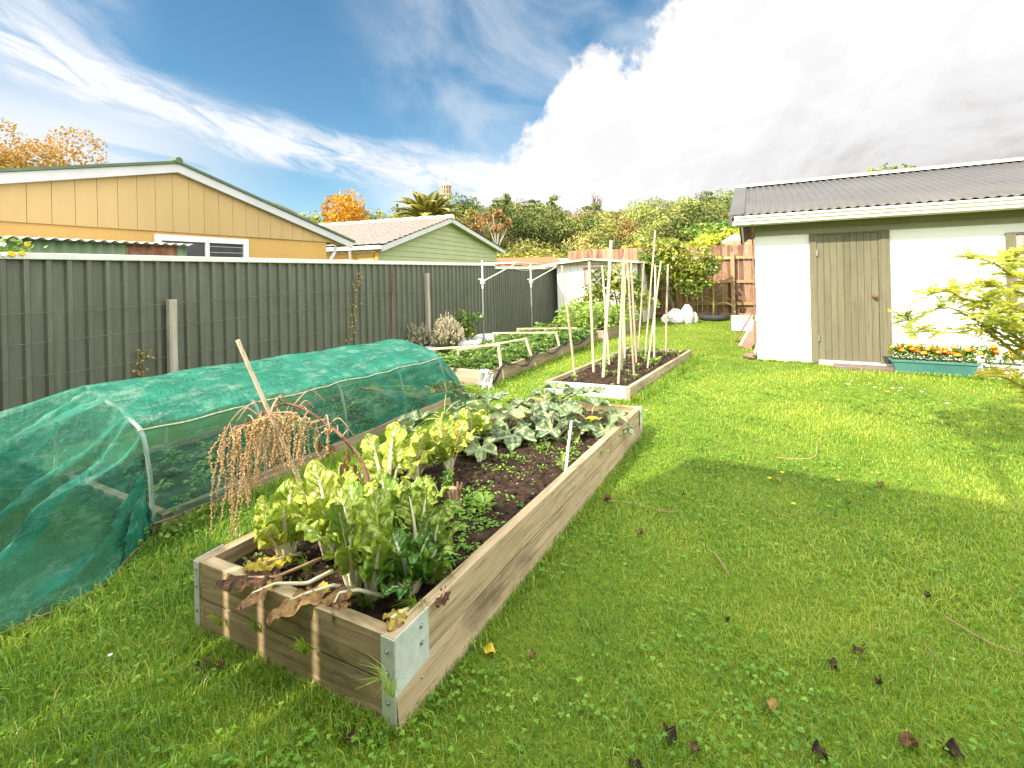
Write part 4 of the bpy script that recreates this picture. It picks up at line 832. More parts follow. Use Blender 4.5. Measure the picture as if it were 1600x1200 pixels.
# ------------------------------------------------------------------ green gabled house
def green_house():
    dr = Vector((-math.sin(math.radians(9)), math.cos(math.radians(9)), 0)); P0 = Vector((-11, 10, 0)); nrm = Vector((dr.y, -dr.x, 0))
    def at(x, y):
        r = ray(x, y); k = nrm.dot(P0) / nrm.dot(r); return r * k + Vector((0, 0, EYE))
    pk, L, R_ = at(697, 341), at(585, 384), at(782, 392); wl, wr = at(590, 392), at(776, 405); back = -nrm * 9
    L.z = min(L.z, 2.56)
    t = thing('green_house', 'sage green weatherboard gable house with yellow side wall and tiled roof', 'house', (pk.x - 4, pk.y, 0))
    def S(p): return (p - P0).dot(dr)
    def at_s(s, z, off=0): return tuple(P0 + dr * s + nrm * off + Vector((0, 0, z)))
    sL, sP, sR, sw0, sw1 = S(L), S(pk), S(R_), S(wl), S(wr)
    def rz(s): return (L.z + (pk.z - L.z) * (s - sL) / (sP - sL)) if s < sP else (R_.z + (pk.z - R_.z) * (sR - s) / (sR - sP))
    # core wall and one prism per weatherboard, each board leaning out at its lower edge
    mb = MB(); mb.prism([at_s(sw0, 0), at_s(sw1, 0), at_s(sw1, rz(sw1) - .12), at_s(sP, pk.z - .12), at_s(sw0, rz(sw0) - .12)], back); obj('wall', mb, M['sage_board'], t)
    mb = MB(); z = .4; h = .205
    while z < pk.z - .2:
        z2 = z + h
        def ends(zz):
            a = sw0 if zz < rz(sw0) - .12 else sL + (zz + .12 - L.z) / (pk.z - L.z) * (sP - sL)
            b = sw1 if zz < rz(sw1) - .12 else sR - (zz + .12 - R_.z) / (pk.z - R_.z) * (sR - sP)
            return a, b
        (a0, b0), (a1, b1) = ends(z), ends(z2)
        if b1 - a1 > .05: mb.hexa([at_s(a0, z, .004), at_s(b0, z, .004), at_s(b0, z, .03), at_s(a0, z, .03), at_s(a1, z2, .004), at_s(b1, z2, .004), at_s(b1, z2, .010), at_s(a1, z2, .010)])
        z = z2
    obj('weatherboards', mb, M['sage_board'], t)
    mb = MB(); k = 0
    e0 = P0 + dr * (sw0 - .03)
    z = .4
    while z < 2.3:
        z2 = min(z + .2, 2.36); q0, q1 = e0 - nrm * .12, e0 - nrm * 9
        mb.hexa([tuple(q0 + dr * d + Vector((0, 0, z))) if i == 0 else tuple(q1 + dr * d + Vector((0, 0, z))) for i, d in ((0, -.03), (0, 0), (1, 0), (1, -.03))] + [tuple((q0 if i == 0 else q1) + dr * d + Vector((0, 0, z2))) for i, d in ((0, -.008), (0, 0), (1, 0), (1, -.008))]); z = z2
    obj('side_weatherboards', mb, M['yellow'], t)
    mb = MB(); mb.beam(e0 + nrm * .0, e0 + Vector((0, 0, 2.4)), .12, .12, up=dr); obj('corner_board', mb, M['yellow'], t)
    for sa, za, side in ((sL, L.z, 1), (sR, R_.z, -1)):
        mb = MB(); mb.prism([at_s(sa, za - .2, .3), at_s(sP, pk.z - .2, .3), at_s(sP, pk.z - .01, .3), at_s(sa, za - .01, .3)], -nrm * .06); obj('bargeboard', mb, M['barge'], t)
        mb = MB(); mb.prism([at_s(sa, za - .12, .235), at_s(sP, pk.z - .12, .235), at_s(sP, pk.z - .06, .235), at_s(sa, za - .06, .235)], -nrm * .23); obj('soffit', mb, M['barge'], t)
        # tiled slope as stepped courses
        rows = []; n = 16
        for i in range(n):
            f0, f1 = i / n, (i + 1) / n
            for f, up in ((f0, .045), (f1, .0)):
                s = sa + (sP - sa) * f - side * .06 * (1 - f); zz = za + (pk.z - za) * f + up + .01
                rows.append([at_s(s, zz + (.014 if (j % 2) else 0), .34 - j * .15) for j in range(64)])
        mb = MB(); mb.grid(rows); obj('roof', mb, M['tile'], t)
    mb = MB()
    for j in range(22): mb.tube([at_s(sP, pk.z + .03, .38 - j * .44), at_s(sP, pk.z + .05, .38 - j * .44 - .40)], [.10, .115], 8)
    obj('ridge_tiles', mb, M['tile_edge'], t)
    g0 = P0 + dr * (sL - .1); mb = MB(); mb.beam(g0 + nrm * .3 + Vector((0, 0, L.z - .06)), g0 - nrm * 9 + Vector((0, 0, L.z - .06)), .12, .12); obj('gutter', mb, M['white_paint'], t)
    mb = MB(); mb.tube([g0 - nrm * .9 + Vector((0, 0, L.z - .1)), e0 - nrm * 1.0 - dr * .06 + Vector((0, 0, L.z - .55)), e0 - nrm * 1.0 - dr * .06], .05, 8); obj('downpipe', mb, M['barge'], t)
green_house()

# roofs further back
def low_house(px0, px1, ytop, d, zr, lab, roofm, name='house', hip=True, wallm='cream'):
    a, b = atd(px0, ytop, d), atd(px1, ytop, d); dr = (b - a); dr.z = 0; L = dr.length; dr.normalize(); nb = Vector((-dr.y, dr.x, 0)) * 5; t = thing(name, lab, 'house', ((a.x + b.x) / 2, (a.y + b.y) / 2, 0))
    ze = a.z - zr; A = Vector((a.x, a.y, 0)); B = Vector((b.x, b.y, 0))
    mb = MB(); i = .4; mb.prism([A + dr * i + nb * .08, B - dr * i + nb * .08, B - dr * i + nb * .92, A + dr * i + nb * .92], (0, 0, ze)); obj('wall', mb, M[wallm], t)
    mb = MB(); h = L * .07 if hip else 0; Z = Vector((0, 0, ze + .002)); ZT = Vector((0, 0, a.z))
    mb.add([A + Z, B + Z, B + nb + Z, A + nb + Z, A + dr * h + nb * .5 + ZT, B - dr * h + nb * .5 + ZT, A + Z - Vector((0, 0, .12)), B + Z - Vector((0, 0, .12)), B + nb + Z - Vector((0, 0, .12)), A + nb + Z - Vector((0, 0, .12))],
           [(0, 1, 5, 4), (1, 2, 5), (2, 3, 4, 5), (3, 0, 4), (6, 7, 1, 0), (7, 8, 2, 1), (8, 9, 3, 2), (9, 6, 0, 3), (9, 8, 7, 6)]); obj('roof', mb, M[roofm], t)
    mb = MB(); mb.beam(A + nb * .09 + dr * L * .3 + Vector((0, 0, ze * .55)), A + nb * .09 + dr * L * .42 + Vector((0, 0, ze * .55)), 1.0, .8); obj('window', mb, M['glass'], t)
low_house(765, 880, 402, 38, .55, 'low house with terracotta tiled roof behind the clothesline', 'red_tile')
low_house(850, 912, 403, 44, .5, 'low building with pale blue roof beside the terracotta roof', 'blue_roof', hip=False)
# roof behind the paling fence by the garage
p0, p1 = ony(1133, 367, 16.9), ony(1200, 363, 16.9)
t = thing('neighbour_shed', 'weathered pale grey shed roof showing above the paling fence beside garage', 'shed', ((p0.x + p1.x) / 2, 17.5, 0))
mb = MB(); mb.prism([(p0.x - .1, 16.85, p0.z - .28), (p1.x + .3, 16.85, p0.z - .28), (p1.x + .3, 18.5, p0.z + .1), (p0.x + .25, 18.5, p0.z + .1)], (0, 0, .06)); obj('roof', mb, M['white_plastic'], t)
mb = MB(); mb.box(p0.x + .1, p1.x + .2, 17.0, 18.4, 0, p0.z - .3); obj('wall', mb, M['concrete'], t)
mb = MB(); mb.box(p0.x, p1.x + .3, 16.78, 16.84, p0.z - .42, p0.z - .22); obj('fascia', mb, M['rail'], t)

# ------------------------------------------------------------------ paling fence across the back
def paling_fence():
    Y = 15.6; t = thing('paling_fence', 'red-brown weathered paling fence across the back of the garden', 'fence', (-2.5, Y, 0))
    x = -5.9; k = 0
    while x < 1.5:
        w = rnd.uniform(.135, .152); zt = (2.22 if x > -3.25 else 2.27) + rnd.uniform(-.015, .015)
        mb = MB(); mb.box(x, x + w, Y + rnd.uniform(0, .008), Y + .02, 0, zt); obj('paling', mb, M['paling'], t); x += w + rnd.uniform(.004, .012)
    for z in (.45, 1.12, 1.84):
        mb = MB(); mb.beam((-5.9, Y - .035, z), (1.5, Y - .035, z), .06, .09, seg=6, jit=.004); obj('rail', mb, M['rail'], t)
    for px in (1145, 1062):
        q = ony(px, 430, Y - .12).x; mb = MB(); mb.box(q - .055, q + .055, Y - .17, Y - .072, 0, 1.99); obj('post', mb, M['rail'], t, bevel=.006)
    mb = MB(); mb.box(-5.9, 1.5, Y - .03, Y - .002, .0, .16); obj('plinth_board', mb, M['rail'], t)
paling_fence()

# ------------------------------------------------------------------ garage
def garage():
    Y = 8.45; XR = 6.6; D = 6.2; yr = Y + 2.85; ye = Y - .32
    zr = ony(1300, 281, yr).z; ze = ony(1400, 320, ye - .1).z
    t = thing('garage', 'white garage with grey corrugated roof and olive door facing the lawn', 'garage', (3.2, Y + 3, 0))
    zw = 1.99
    mb = MB(); mb.box(0, XR, Y, Y + D, -.05, zw); obj('wall', mb, M['wall_white'], t)
    mb = MB(); mb.box(.01, XR - .01, Y + .01, Y + D - .01, zw, ze - .02); obj('upper_wall', mb, M['frieze'], t)
    mb = MB(); mb.box(.13, XR, Y - .014, Y + .008, zw + .0, zw + .085); mb.box(.13, XR, Y - .010, Y + .008, zw + .088, zw + .26); mb.box(.0, .128, Y - .02, Y + .008, zw, zw + .28); obj('frieze_board', mb, M['frieze'], t)
    # corrugated roof: two slopes
    x0 = -.30; n = int((XR + .3 - x0) / .0127); xs = [x0 + .0127 * k for k in range(n + 1)]
    def wv(x): return .012 * math.sin((x - x0) * 2 * math.pi / .112)
    for (ya, za, yb, zb) in ((ye - .03, ze, yr, zr), (Y + D + .3, ze, yr, zr)):
        mb = MB(); mb.grid([[(x, ya + (yb - ya) * f, za + (zb - za) * f + .02 + wv(x)) for x in xs] for f in (0, .33, .66, 1)]); o = obj('roof_sheet', mb, M['roof_grey'], t, smooth=True); s = o.modifiers.new('thick', 'SOLIDIFY'); s.thickness = .004
    for ya, za in ((ye - .02, ze), (Y + D + .3, ze)):      # flashing along the left verge
        mb = MB(); mb.hexa([(x0 - .06, ya, za - .12), (x0 + .16, ya, za + .036), (x0 + .16, yr, zr + .036), (x0 - .06, yr, zr - .12), (x0 - .06, ya, za + .03), (x0 + .16, ya, za + .05), (x0 + .16, yr, zr + .05), (x0 - .06, yr, zr + .03)]); obj('verge_flashing', mb, M['roof_grey'], t)
        mb = MB(); mb.hexa([(x0 - .01, ya, za - .14), (x0 + .03, ya, za - .14), (x0 + .03, yr, zr - .14), (x0 - .01, yr, zr - .14), (x0 - .01, ya, za - .01), (x0 + .03, ya, za - .01), (x0 + .03, yr, zr - .01), (x0 - .01, yr, zr - .01)]); obj('bargeboard', mb, M['white_paint'], t)
    mb = MB(); mb.prism([(x0 - .05, yr - .16, zr + .0), (x0 - .05, yr, zr + .075), (x0 - .05, yr + .16, zr + .0), (x0 - .05, yr, zr + .045)], (XR - x0 + .4, 0, 0)); obj('ridge_cap', mb, M['cream'], t)
    mb = MB(); mb.prism([(x0, ye + .02, ze - .15), (x0, ye + .045, ze - .15), (x0, ye + .045, ze), (x0, ye + .02, ze)], (XR - x0 + .3, 0, 0)); obj('fascia', mb, M['white_paint'], t)
    pr = [(ye + .018, ze - .135), (ye - .045, ze - .135), (ye - .055, ze - .10), (ye - .075, ze - .085), (ye - .085, ze - .045), (ye - .105, ze - .035), (ye - .105, ze - .008), (ye - .09, ze - .005), (ye - .07, ze - .06), (ye + .018, ze - .12)]
    mb = MB(); mb.prism([(x0 + .02, a, b) for a, b in pr], (XR - x0 + .28, 0, 0)); obj('gutter', mb, M['white_paint'], t, bevel=.002)
    mb = MB(); mb.box(x0 + .04, XR + .3, ye + .046, Y - .022, ze - .145, ze - .125); obj('soffit', mb, M['sage'], t)
    mb = MB(); mb.tube([(-.03, ye, ze - .13), (-.03, Y - .03, ze - .26), (-.03, Y - .03, .25)], .012, 6); obj('drain_pipe', mb, M['brown_twig'], t)
    # door
    x0, x1 = ony(1266, 460, Y).x, ony(1391, 460, Y).x; zt = 1.985; fl, fr = .085, .10
    d = thing('door', None, None); d.parent = t; d.location = Vector((x0, Y, 0)) - t.location
    a, b = x0 + fl + .012, x1 - fr - .035; nb = 9
    for k in range(nb):
        w = (b - a) / nb; mb = MB(); mb.box(a + k * w + .0015, a + (k + 1) * w - .0015, Y - .018, Y - .003, .075, zt - .02); obj('plank', mb, M['sage'], d, bevel=.003)
    k = ony(1366, 463, Y); mb = MB(); mb.tube([(k.x, Y - .016, k.z), (k.x, Y - .05, k.z)], .012, 8); mb.blob((k.x, Y - .065, k.z), (.028, .024, .028), 12, 8, 0); mb.tube([(k.x, Y - .017, k.z), (k.x, Y - .022, k.z)], .032, 14); mb.blob((k.x + .075, Y - .02, k.z + .02), (.016, .006, .02), 8, 5, 0); obj('knob', mb, M['knob'], d, smooth=True)
    mb = MB()
    for z in (.35, 1.65): mb.box(x0 + fl - .004, x0 + fl + .022, Y - .045, Y - .030, z, z + .09)
    obj('hinge', mb, M['bolt'], d)
    mb = MB(); mb.box(x0, x0 + fl, Y - .035, Y - .002, .03, zt); obj('door_jamb', mb, M['sage'], t); mb = MB(); mb.box(x1 - fr, x1, Y - .035, Y - .002, .0, zt); mb.box(x1 - fr - .03, x1 - fr, Y - .028, Y - .002, .06, zt); obj('door_jamb', mb, M['sage'], t)
    mb = MB(); mb.box(x0 + fl, x1 - fr - .03, Y - .030, Y - .002, zt - .018, zt + .002); obj('door_head', mb, M['sage_x'], t)
    mb = MB(); mb.box(x0 + fl + .0, x1 + .02, Y - .10, Y - .002, -.02, .055); obj('threshold', mb, M['concrete'], t, bevel=.01)
    # window at the right end
    wx0, wx1, wt, wb = ony(1571, 400, Y).x, ony(1571, 400, Y).x + 1.2, 1.87, .93
    w = thing('window', None, None); w.parent = t; w.location = Vector((wx0, Y, wb)) - t.location; fw = .09
    mb = MB(); mb.box(wx0, wx0 + fw, Y - .035, Y - .002, wb, wt); mb.box(wx1 - fw, wx1, Y - .035, Y - .002, wb, wt); mb.box(wx0 + fw, wx1 - fw, Y - .034, Y - .002, wt - .02, wt); mb.box(wx0 - .02, wx1 + .02, Y - .06, Y - .002, wb - .06, wb); obj('frame', mb, M['sage'], w)
    mb = MB(); mb.box(wx0 + fw, wx1 - fw, Y - .012, Y - .006, wb, wt - .02); obj('curtain', mb, M['curtain'], w)
garage()
q0, q1 = gz(1310, 579), gz(1398, 575)
mb = MB(); mb.prism([(.98, 8.08, 0), (1.72, 8.12, 0), (1.70, 8.32, 0), (1.0, 8.32, 0)], (0, 0, .045)); obj('door_step', mb, M['paver'], label='low dark paver step lying in the grass before the garage door', cat='step', bevel=.008)

# ------------------------------------------------------------------ white garden shed
def garden_shed():
    Y = 13.1; x0 = ony(871, 450, Y).x; x1 = ony(996, 450, Y).x; D = 2.1; zw = 1.72
    t = thing('garden_shed', 'small white garden shed with cream low-pitched roof at fence end', 'shed', ((x0 + x1) / 2, Y + 1, 0))
    mb = MB(); mb.box(x0, x1, Y, Y + D, -.02, zw); obj('wall', mb, M['wall_white'], t)
    mb = MB(); k = x0 + .2
    while k < x1: mb.box(k, k + .012, Y - .008, Y + .004, 0, zw); k += .225
    obj('batten', mb, M['white_plastic'], t)
    xl, xm, xr = ony(848, 412, Y - .3).x, ony(921, 404, Y - .3).x, ony(998, 408, Y - .3).x; zl, zm, z_r = ony(848, 413, Y - .3).z, ony(921, 403.5, Y - .3).z, ony(998, 408, Y - .3).z
    mb = MB(); mb.prism([(xl, Y - .3, zl - .05), (xm, Y - .3, zm - .05), (xr, Y - .3, z_r - .05), (xr, Y - .3, z_r), (xm, Y - .3, zm), (xl, Y - .3, zl)], (0, D + .5, 0)); obj('roof', mb, M['cream'], t)
    mb = MB(); mb.prism([(x0, Y - .02, zw), (x1, Y - .02, zw), (x1, Y - .02, z_r - .06), (xm, Y - .02, zm - .06), (x0, Y - .02, zl - .04)], (0, D, 0)); obj('gable_panel', mb, M['cream'], t)
    a, b = ony(912, 418, Y), ony(945, 446, Y); w = thing('window', None, None); w.parent = t; w.location = Vector((a.x, Y, b.z)) - t.location
    mb = MB(); f = .055; mb.box(a.x, b.x, Y - .03, Y - .009, a.z - f, a.z); mb.box(a.x, b.x, Y - .03, Y - .009, b.z, b.z + f); mb.box(a.x, a.x + f, Y - .03, Y - .009, b.z + f, a.z - f); mb.box(b.x - f, b.x, Y - .03, Y - .009, b.z + f, a.z - f); obj('frame', mb, M['rail'], w)
    mb = MB(); mb.box(a.x + f, b.x - f, Y - .02, Y - .010, b.z + f, a.z - f)
    for k in range(3): mb.box(a.x + f, b.x - f, Y - .026, Y - .0205, b.z + f + .07 + k * .08, b.z + f + .085 + k * .08)
    obj('pane', mb, M['curtain'], w)
    mb = MB(); mb.beam((x1 + .05, Y + .1, 0), (x1 + .05, Y + .1, zw), .09, .09, up=(0, 1, 0)); obj('corner_post', mb, M['sage'], t)
garden_shed()
p = ony(915, 505, 12.9)
mb = MB(); a, b = ony(914, 484, 12.95), ony(936, 484, 12.95)
mb.beam((a.x, 12.95, 0), (a.x, 12.95, a.z + .1), .03, .03, up=(0, 1, 0)); mb.beam((b.x, 12.95, 0), (b.x, 12.95, a.z + .04), .03, .03, up=(0, 1, 0)); mb.beam((a.x, 12.92, a.z), (b.x + .2, 12.92, a.z), .03, .03); mb.beam((a.x, 12.92, .12), (b.x + .1, 12.92, a.z - .1), .03, .03)
obj('trellis_frame', mb, M['brown_twig'], label='low brown stick trellis in front of the white shed wall', cat='trellis')

# ------------------------------------------------------------------ clothesline
def clothesline():
    p1, p2 = onx(756, 530, -5.0), onx(831, 500, -5.0); t = thing('clothesline', 'folding clothesline on two white and grey posts before the fence', 'clothesline', (-5, p1.y, 0))
    arm = []
    for p, zt, xe in ((p1, onx(753, 409, -5.0).z, ony(806, 411, p1.y).x), (p2, onx(829, 414, -5.0).z, ony(870, 415, p2.y).x)):
        y = p.y; mb = MB(); mb.tube([(-5, y, 0), (-5, y, zt - .55)], .017, 10); mb.m = 1; mb.tube([(-5, y, zt - .56), (-5, y, zt + .03)], .021, 10); obj('post', mb, [M['pole_grey'], M['pole_white']], t)
        mb = MB(); mb.beam((-5, y, zt - .03), (xe, y, zt - .045), .025, .025); obj('arm', mb, M['pole_white'], t)
        mb = MB(); mb.beam((-4.98, y, zt - .40), (xe - .03, y, zt - .075), .018, .018); obj('brace', mb, M['pole_white'], t)
        mb = MB(); mb.box(-5.035, -4.96, y - .035, y + .035, zt - .46, zt - .36); mb.tube([(-5.1, y, zt - .36), (-5.02, y, zt - .36)], .012, 6); obj('bracket', mb, M['pole_white'], t, bevel=.005)
        arm.append((y, zt - .025, xe))
    mb = MB(); mb.beam((arm[0][2], arm[0][0], arm[0][1] - .01), (arm[1][2], arm[1][0], arm[1][1] - .01), .022, .022); obj('front_bar', mb, M['pole_white'], t)
    for k in range(5):
        mb = MB(); pts = []
        for i in range(17):
            f = i / 16; y = arm[0][0] + (arm[1][0] - arm[0][0]) * f; xa = -4.93 + (arm[0][2] + 4.93) * k / 4.3; xb = -4.93 + (arm[1][2] + 4.93) * k / 4.3
            pts.append((xa + (xb - xa) * f, y, arm[0][1] + (arm[1][1] - arm[0][1]) * f - (.04 + .05 * (k % 3)) * 4 * f * (1 - f)))
        mb.tube(pts, .0045, 4); obj('line', mb, M['cord'], t)
clothesline()

# ------------------------------------------------------------------ the house and slatted screen behind the viewpoint (they throw the foreground shade)
def viewer_house():
    t = thing('viewer_house', 'tall cream house standing behind the viewpoint, shading the near lawn', 'house', (3, -5, 0))
    x0, y1, h = -2.52, -.6, 4.14
    mb = MB(); mb.box(-1.92, 11, -9, y1, 0, 2.5); mb.box(x0, 11, -9, y1, 2.5, h - .25); obj('wall', mb, M['lemon_wall'], t)
    mb = MB(); mb.box(x0 - .001, 11.1, -9.1, y1 + .001, h - .25, h); obj('parapet', mb, M['white_paint'], t)
    for k in range(3):
        a = -1 + k * 3.2; mb = MB(); mb.box(a, a + 1.5, y1 - .02, y1 + .03, 1.0, 2.2); f = obj('window', mb, M['glass'], t)
viewer_house()
def screen():
    x, y = -1.93, -.62; t = thing('slatted_screen', 'tall stained slat screen beside the house behind the viewpoint', 'fence', (-5, y, 0)); w = .155; k = 0
    sh = math.tan(SUN_AZ); cuts = sorted([ony(px, 1000, 1.09).x - (1.09 - y) * sh for px in (351, 400, 478)] + [gz(*q).x - (gz(*q).y - y) * sh for q in ((230, 883), (258, 930), (180, 880), (120, 900))], reverse=True)
    edges = [x]
    for c in cuts: edges += [c + .017, c - .017]
    edges += [-7.6]
    for a, b in zip(edges[0::2], edges[1::2]):
        n = max(1, round((a - b) / .15))
        for i in range(n): mb = MB(); mb.box(a - (a - b) * (i + 1) / n, a - (a - b) * i / n, y - .01 - .003 * (i % 2), y + .01 - .003 * (i % 2), 0, 1.98); obj('slat', mb, M['slat'], t)
    for z in (1.0,):
        mb = MB(); mb.box(-7.6, -1.93, y - .05, y - .012, z, z + .07); obj('rail', mb, M['slat'], t)
screen()
q_ = gz(1600, 672) - sd * (7.6 / -sd.z); leaf_tree('backyard_tree', 'airy tree rising behind the house at the viewpoint', tuple(q_), (.62, .7, .62), (q_.x + .3, -10.2, 0), 'citrus', 150, .14, 6, seed=21)
from mathutils import noise as mn
# ------------------------------------------------------------------ raised beds
M['chip'] = surf('pale_bark_chip', [(.3, (.16, .10, .06)), (.7, (.40, .28, .19))], 30, rough=.9, bump=.2)
def lerp2(a, b, f): return (a[0] + (b[0] - a[0]) * f, a[1] + (b[1] - a[1]) * f)
def soil_mesh(c, zf, zb, name, parent, amp=.02, clods=160, nx=36, ny=110):
    FL, FR, BR, BL = c; mb = MB(); rows = []
    for j in range(ny + 1):
        f = j / ny; a, b = lerp2(FL, BL, f), lerp2(FR, BR, f); r = []
        for i in range(nx + 1):
            x, y = lerp2(a, b, i / nx); z = zf + (zb - zf) * f + amp * (mn.noise((x * 4, y * 4, 1)) + .6 * mn.noise((x * 13, y * 13, 4)) + .45 * mn.noise((x * 40, y * 40, 9)))
            r.append((x, y, z))
        rows.append(r)
    mb.grid(rows)
    for k in range(clods * 4):
        mb.m = 1 if k % 4 == 3 else 0
        f, g = rnd.random(), rnd.random(); x, y = lerp2(lerp2(FL, BL, f), lerp2(FR, BR, f), .03 + .94 * g); r = rnd.uniform(.003, .011) * (1 if rnd.random() < .9 else 1.9) * (.6 if mb.m else 1)
        mb.blob((x, y, zf + (zb - zf) * f + amp * mn.noise((x * 4, y * 4, 1)) + r * .3), (r, r * rnd.uniform(.7, 1.2), r * .7), 6, 4, .2)
    return obj(name, mb, [M['soil'], M['chip']], parent, smooth=True)
def inset(c, d):
    FL, FR, BR, BL = [Vector(p) for p in c]
    def mv(p, q, r): return tuple(p + (q - p).normalized() * d + (r - p).normalized() * d)
    return [mv(FL, FR, BL), mv(FR, FL, BR), mv(BR, FR, BL), mv(BL, FL, BR)]
def raised_bed(name, label, c, hf, hb, n, th, mx, my, group=None, lean=.0, endm=None, gap=.004):
    FL, FR, BR, BL = c; I = inset(c, th); t = thing(name, label, 'raised bed', ((FL[0] + BR[0]) / 2, (FL[1] + BR[1]) / 2, 0), group)
    def board(o0, o1, i0, i1, z0a, z1a, z0b, z1b, nm, m, off=0, out=(0, 0)):
        mb = MB(); ox, oy = out; K = 14
        # a long board in short lengths so that its faces and edges are not dead straight
        for k in range(K):
            f0, f1 = k / K, (k + 1) / K
            def P(f, inner, top):
                a = lerp2(i0, i1, f) if inner else lerp2(o0, o1, f); za = (z1a + (z1b - z1a) * f) if top else (z0a + (z0b - z0a) * f)
                w = .003 * mn.noise((a[0] * 3, a[1] * 3, 7 if top else 2)) + (.002 * mn.noise((a[0] * 17, a[1] * 17, 3)) if top else 0)
                return (a[0] + (ox if not top else 0), a[1] + (oy if not top else 0), za + w)
            o = len(mb.v); mb.v += [P(f0, 0, 0), P(f1, 0, 0), P(f1, 1, 0), P(f0, 1, 0), P(f0, 0, 1), P(f1, 0, 1), P(f1, 1, 1), P(f0, 1, 1)]
            for q in [(3, 2, 1, 0), (4, 5, 6, 7), (0, 1, 5, 4), (2, 3, 7, 6)] + ([(3, 0, 4, 7)] if k == 0 else []) + ([(1, 2, 6, 5)] if k == K - 1 else []): mb.face([i + o for i in q])
        return obj(nm, mb, m, t)
    dy = -.02
    for k in range(n):
        a0, a1 = (k / n, (k + 1) / n); g0 = gap if k else 0; g1 = gap if k < n - 1 else 0
        zf0, zf1, zb0, zb1 = hf * a0 + g0 - (.03 if k == 0 else 0), hf * a1 - g1, hb * a0 + g0 - (.03 if k == 0 else 0), hb * a1 - g1
        out = (lean, 0) if k == 0 else (0, 0)
        board(FR, BR, I[1][:2] if 0 else (FR[0] - th, FR[1]), (BR[0] - th, BR[1]), zf0, zf1, zb0, zb1, 'side_board', my, out=out)
        board(FL, BL, (FL[0] + th, FL[1]), (BL[0] + th, BL[1]), zf0, zf1, zb0, zb1, 'side_board', my)
        board((FL[0] + th + .001, FL[1]), (FR[0] - th - .001, FR[1]), (I[0][0] + .001, I[0][1]), (I[1][0] - .001, I[1][1]), zf0, zf1, zf0, zf1, 'end_board', endm or mx)
        board((BL[0] + th + .001, BL[1]), (BR[0] - th - .001, BR[1]), (I[3][0] + .001, I[3][1]), (I[2][0] - .001, I[2][1]), zb0, zb1, zb0, zb1, 'end_board', mx)
    return t, I
B1 = [(-2.10, 1.09), (-1.05, 1.13), (-.935, 4.24), (-2.0, 4.15)]
bed1, I1 = raised_bed('raised_bed', 'nearest raised bed of weathered two-board sleepers with steel corner brackets', B1, .30, .245, 2, .048, M['sleeper_x'], M['sleeper_y'], lean=.022)
SZ = lambda y: .235 + (.185 - .235) * (y - 1.1) / 3.1
soil_mesh(I1, .235, .185, 'soil', bed1, clods=420)
def bracket(corner, w_end, w_side, z1, sx, bolts_end, bolts_side, side_bolts2=False, sy=-1):
    """folded steel plate on a bed corner: one leaf on the end, one on the long side"""
    x, y = corner; br = thing('corner_bracket', None, None); br.parent = bed1; br.location = Vector((x, y, 0)) - bed1.location
    e = .004; mb = MB()
    mb.box(min(x, x - sx * w_end) - (e if sx < 0 else -.0), max(x, x - sx * w_end) + (e if sx > 0 else 0), y + sy * e if sy < 0 else y + .001, y - .001 if sy < 0 else y + e, -.03, z1)
    y2 = y - sy * w_side; xs_ = x + .012 * (w_side if sx > 0 else 0)
    mb.hexa([(x + sx * .001, y, -.03), (x + sx * e, y, -.03), (x + sx * (e + .004), y2, -.02), (x + sx * .004, y2, -.02), (x + sx * .001, y, z1 + .003), (x + sx * e, y, z1 + .003), (x + sx * (e + .004), y2, z1 + .003), (x + sx * .004, y2, z1 + .003)])
    obj('plate', mb, M['galv'], br)
    for z in bolts_end:
        mb = MB(); mb.tube([(x - sx * w_end * .5, y + sy * e, z), (x - sx * w_end * .5, y + sy * (e + .004), z)], .0085, 8); mb.blob((x - sx * w_end * .5, y + sy * (e + .004), z), (.006, .004, .006), 8, 5, 0); obj('bolt', mb, M['bolt'], br)
    for yy, z in bolts_side:
        mb = MB(); px_ = x + sx * (e + .004 * yy / w_side); mb.tube([(px_, y - sy * yy, z), (px_ + sx * .004, y - sy * yy, z)], .0085, 8); mb.blob((px_ + sx * .004, y - sy * yy, z), (.004, .006, .006), 8, 5, 0); obj('bolt', mb, M['bolt'], br)
bracket(B1[1], .055, .165, .298, 1, (.255, .185, .09, .02), ((.125, .262), (.125, .205), (.12, .09)))
bracket(B1[0], .03, .12, .298, -1, (.27, .2, .1), ((.07, .22),))
bracket(B1[2], .06, .10, .246, 1, (.2,), ((.05, .2), (.05, .11)), sy=1)

B2 = [(-2.28, 5.10), (-1.27, 5.20), (-.955, 8.12), (-1.98, 8.05)]
bed2, I2 = raised_bed('raised_bed', 'low raised bed with flaking white front board, full of upright stakes', B2, .175, .165, 1, .045, M['old_x'], M['old_y'], endm=M['white_plank'])
soil_mesh(I2, .125, .115, 'soil', bed2, amp=.016, clods=220, nx=30, ny=80)

# strawberry bed and the further bed
B3 = [(-4.35, 5.25), (-3.12, 5.25), (-2.98, 9.55), (-4.35, 9.55)]
bed3, I3 = raised_bed('strawberry_bed', 'strawberry bed edged with dark boards under four batten frames', B3, .2, .2, 1, .045, M['old_x'], M['old_y'])
soil_mesh(I3, .16, .16, 'soil', bed3, clods=80, nx=20, ny=50)
B4 = [(-4.3, 9.75), (-2.93, 9.75), (-2.72, 12.2), (-4.2, 12.2)]
bed4, I4 = raised_bed('leafy_bed', 'far board-edged bed overflowing with lime green leaves by the shed', B4, .22, .22, 1, .045, M['old_x'], M['old_y'])
soil_mesh(I4, .18, .18, 'soil', bed4, clods=40, nx=12, ny=20)
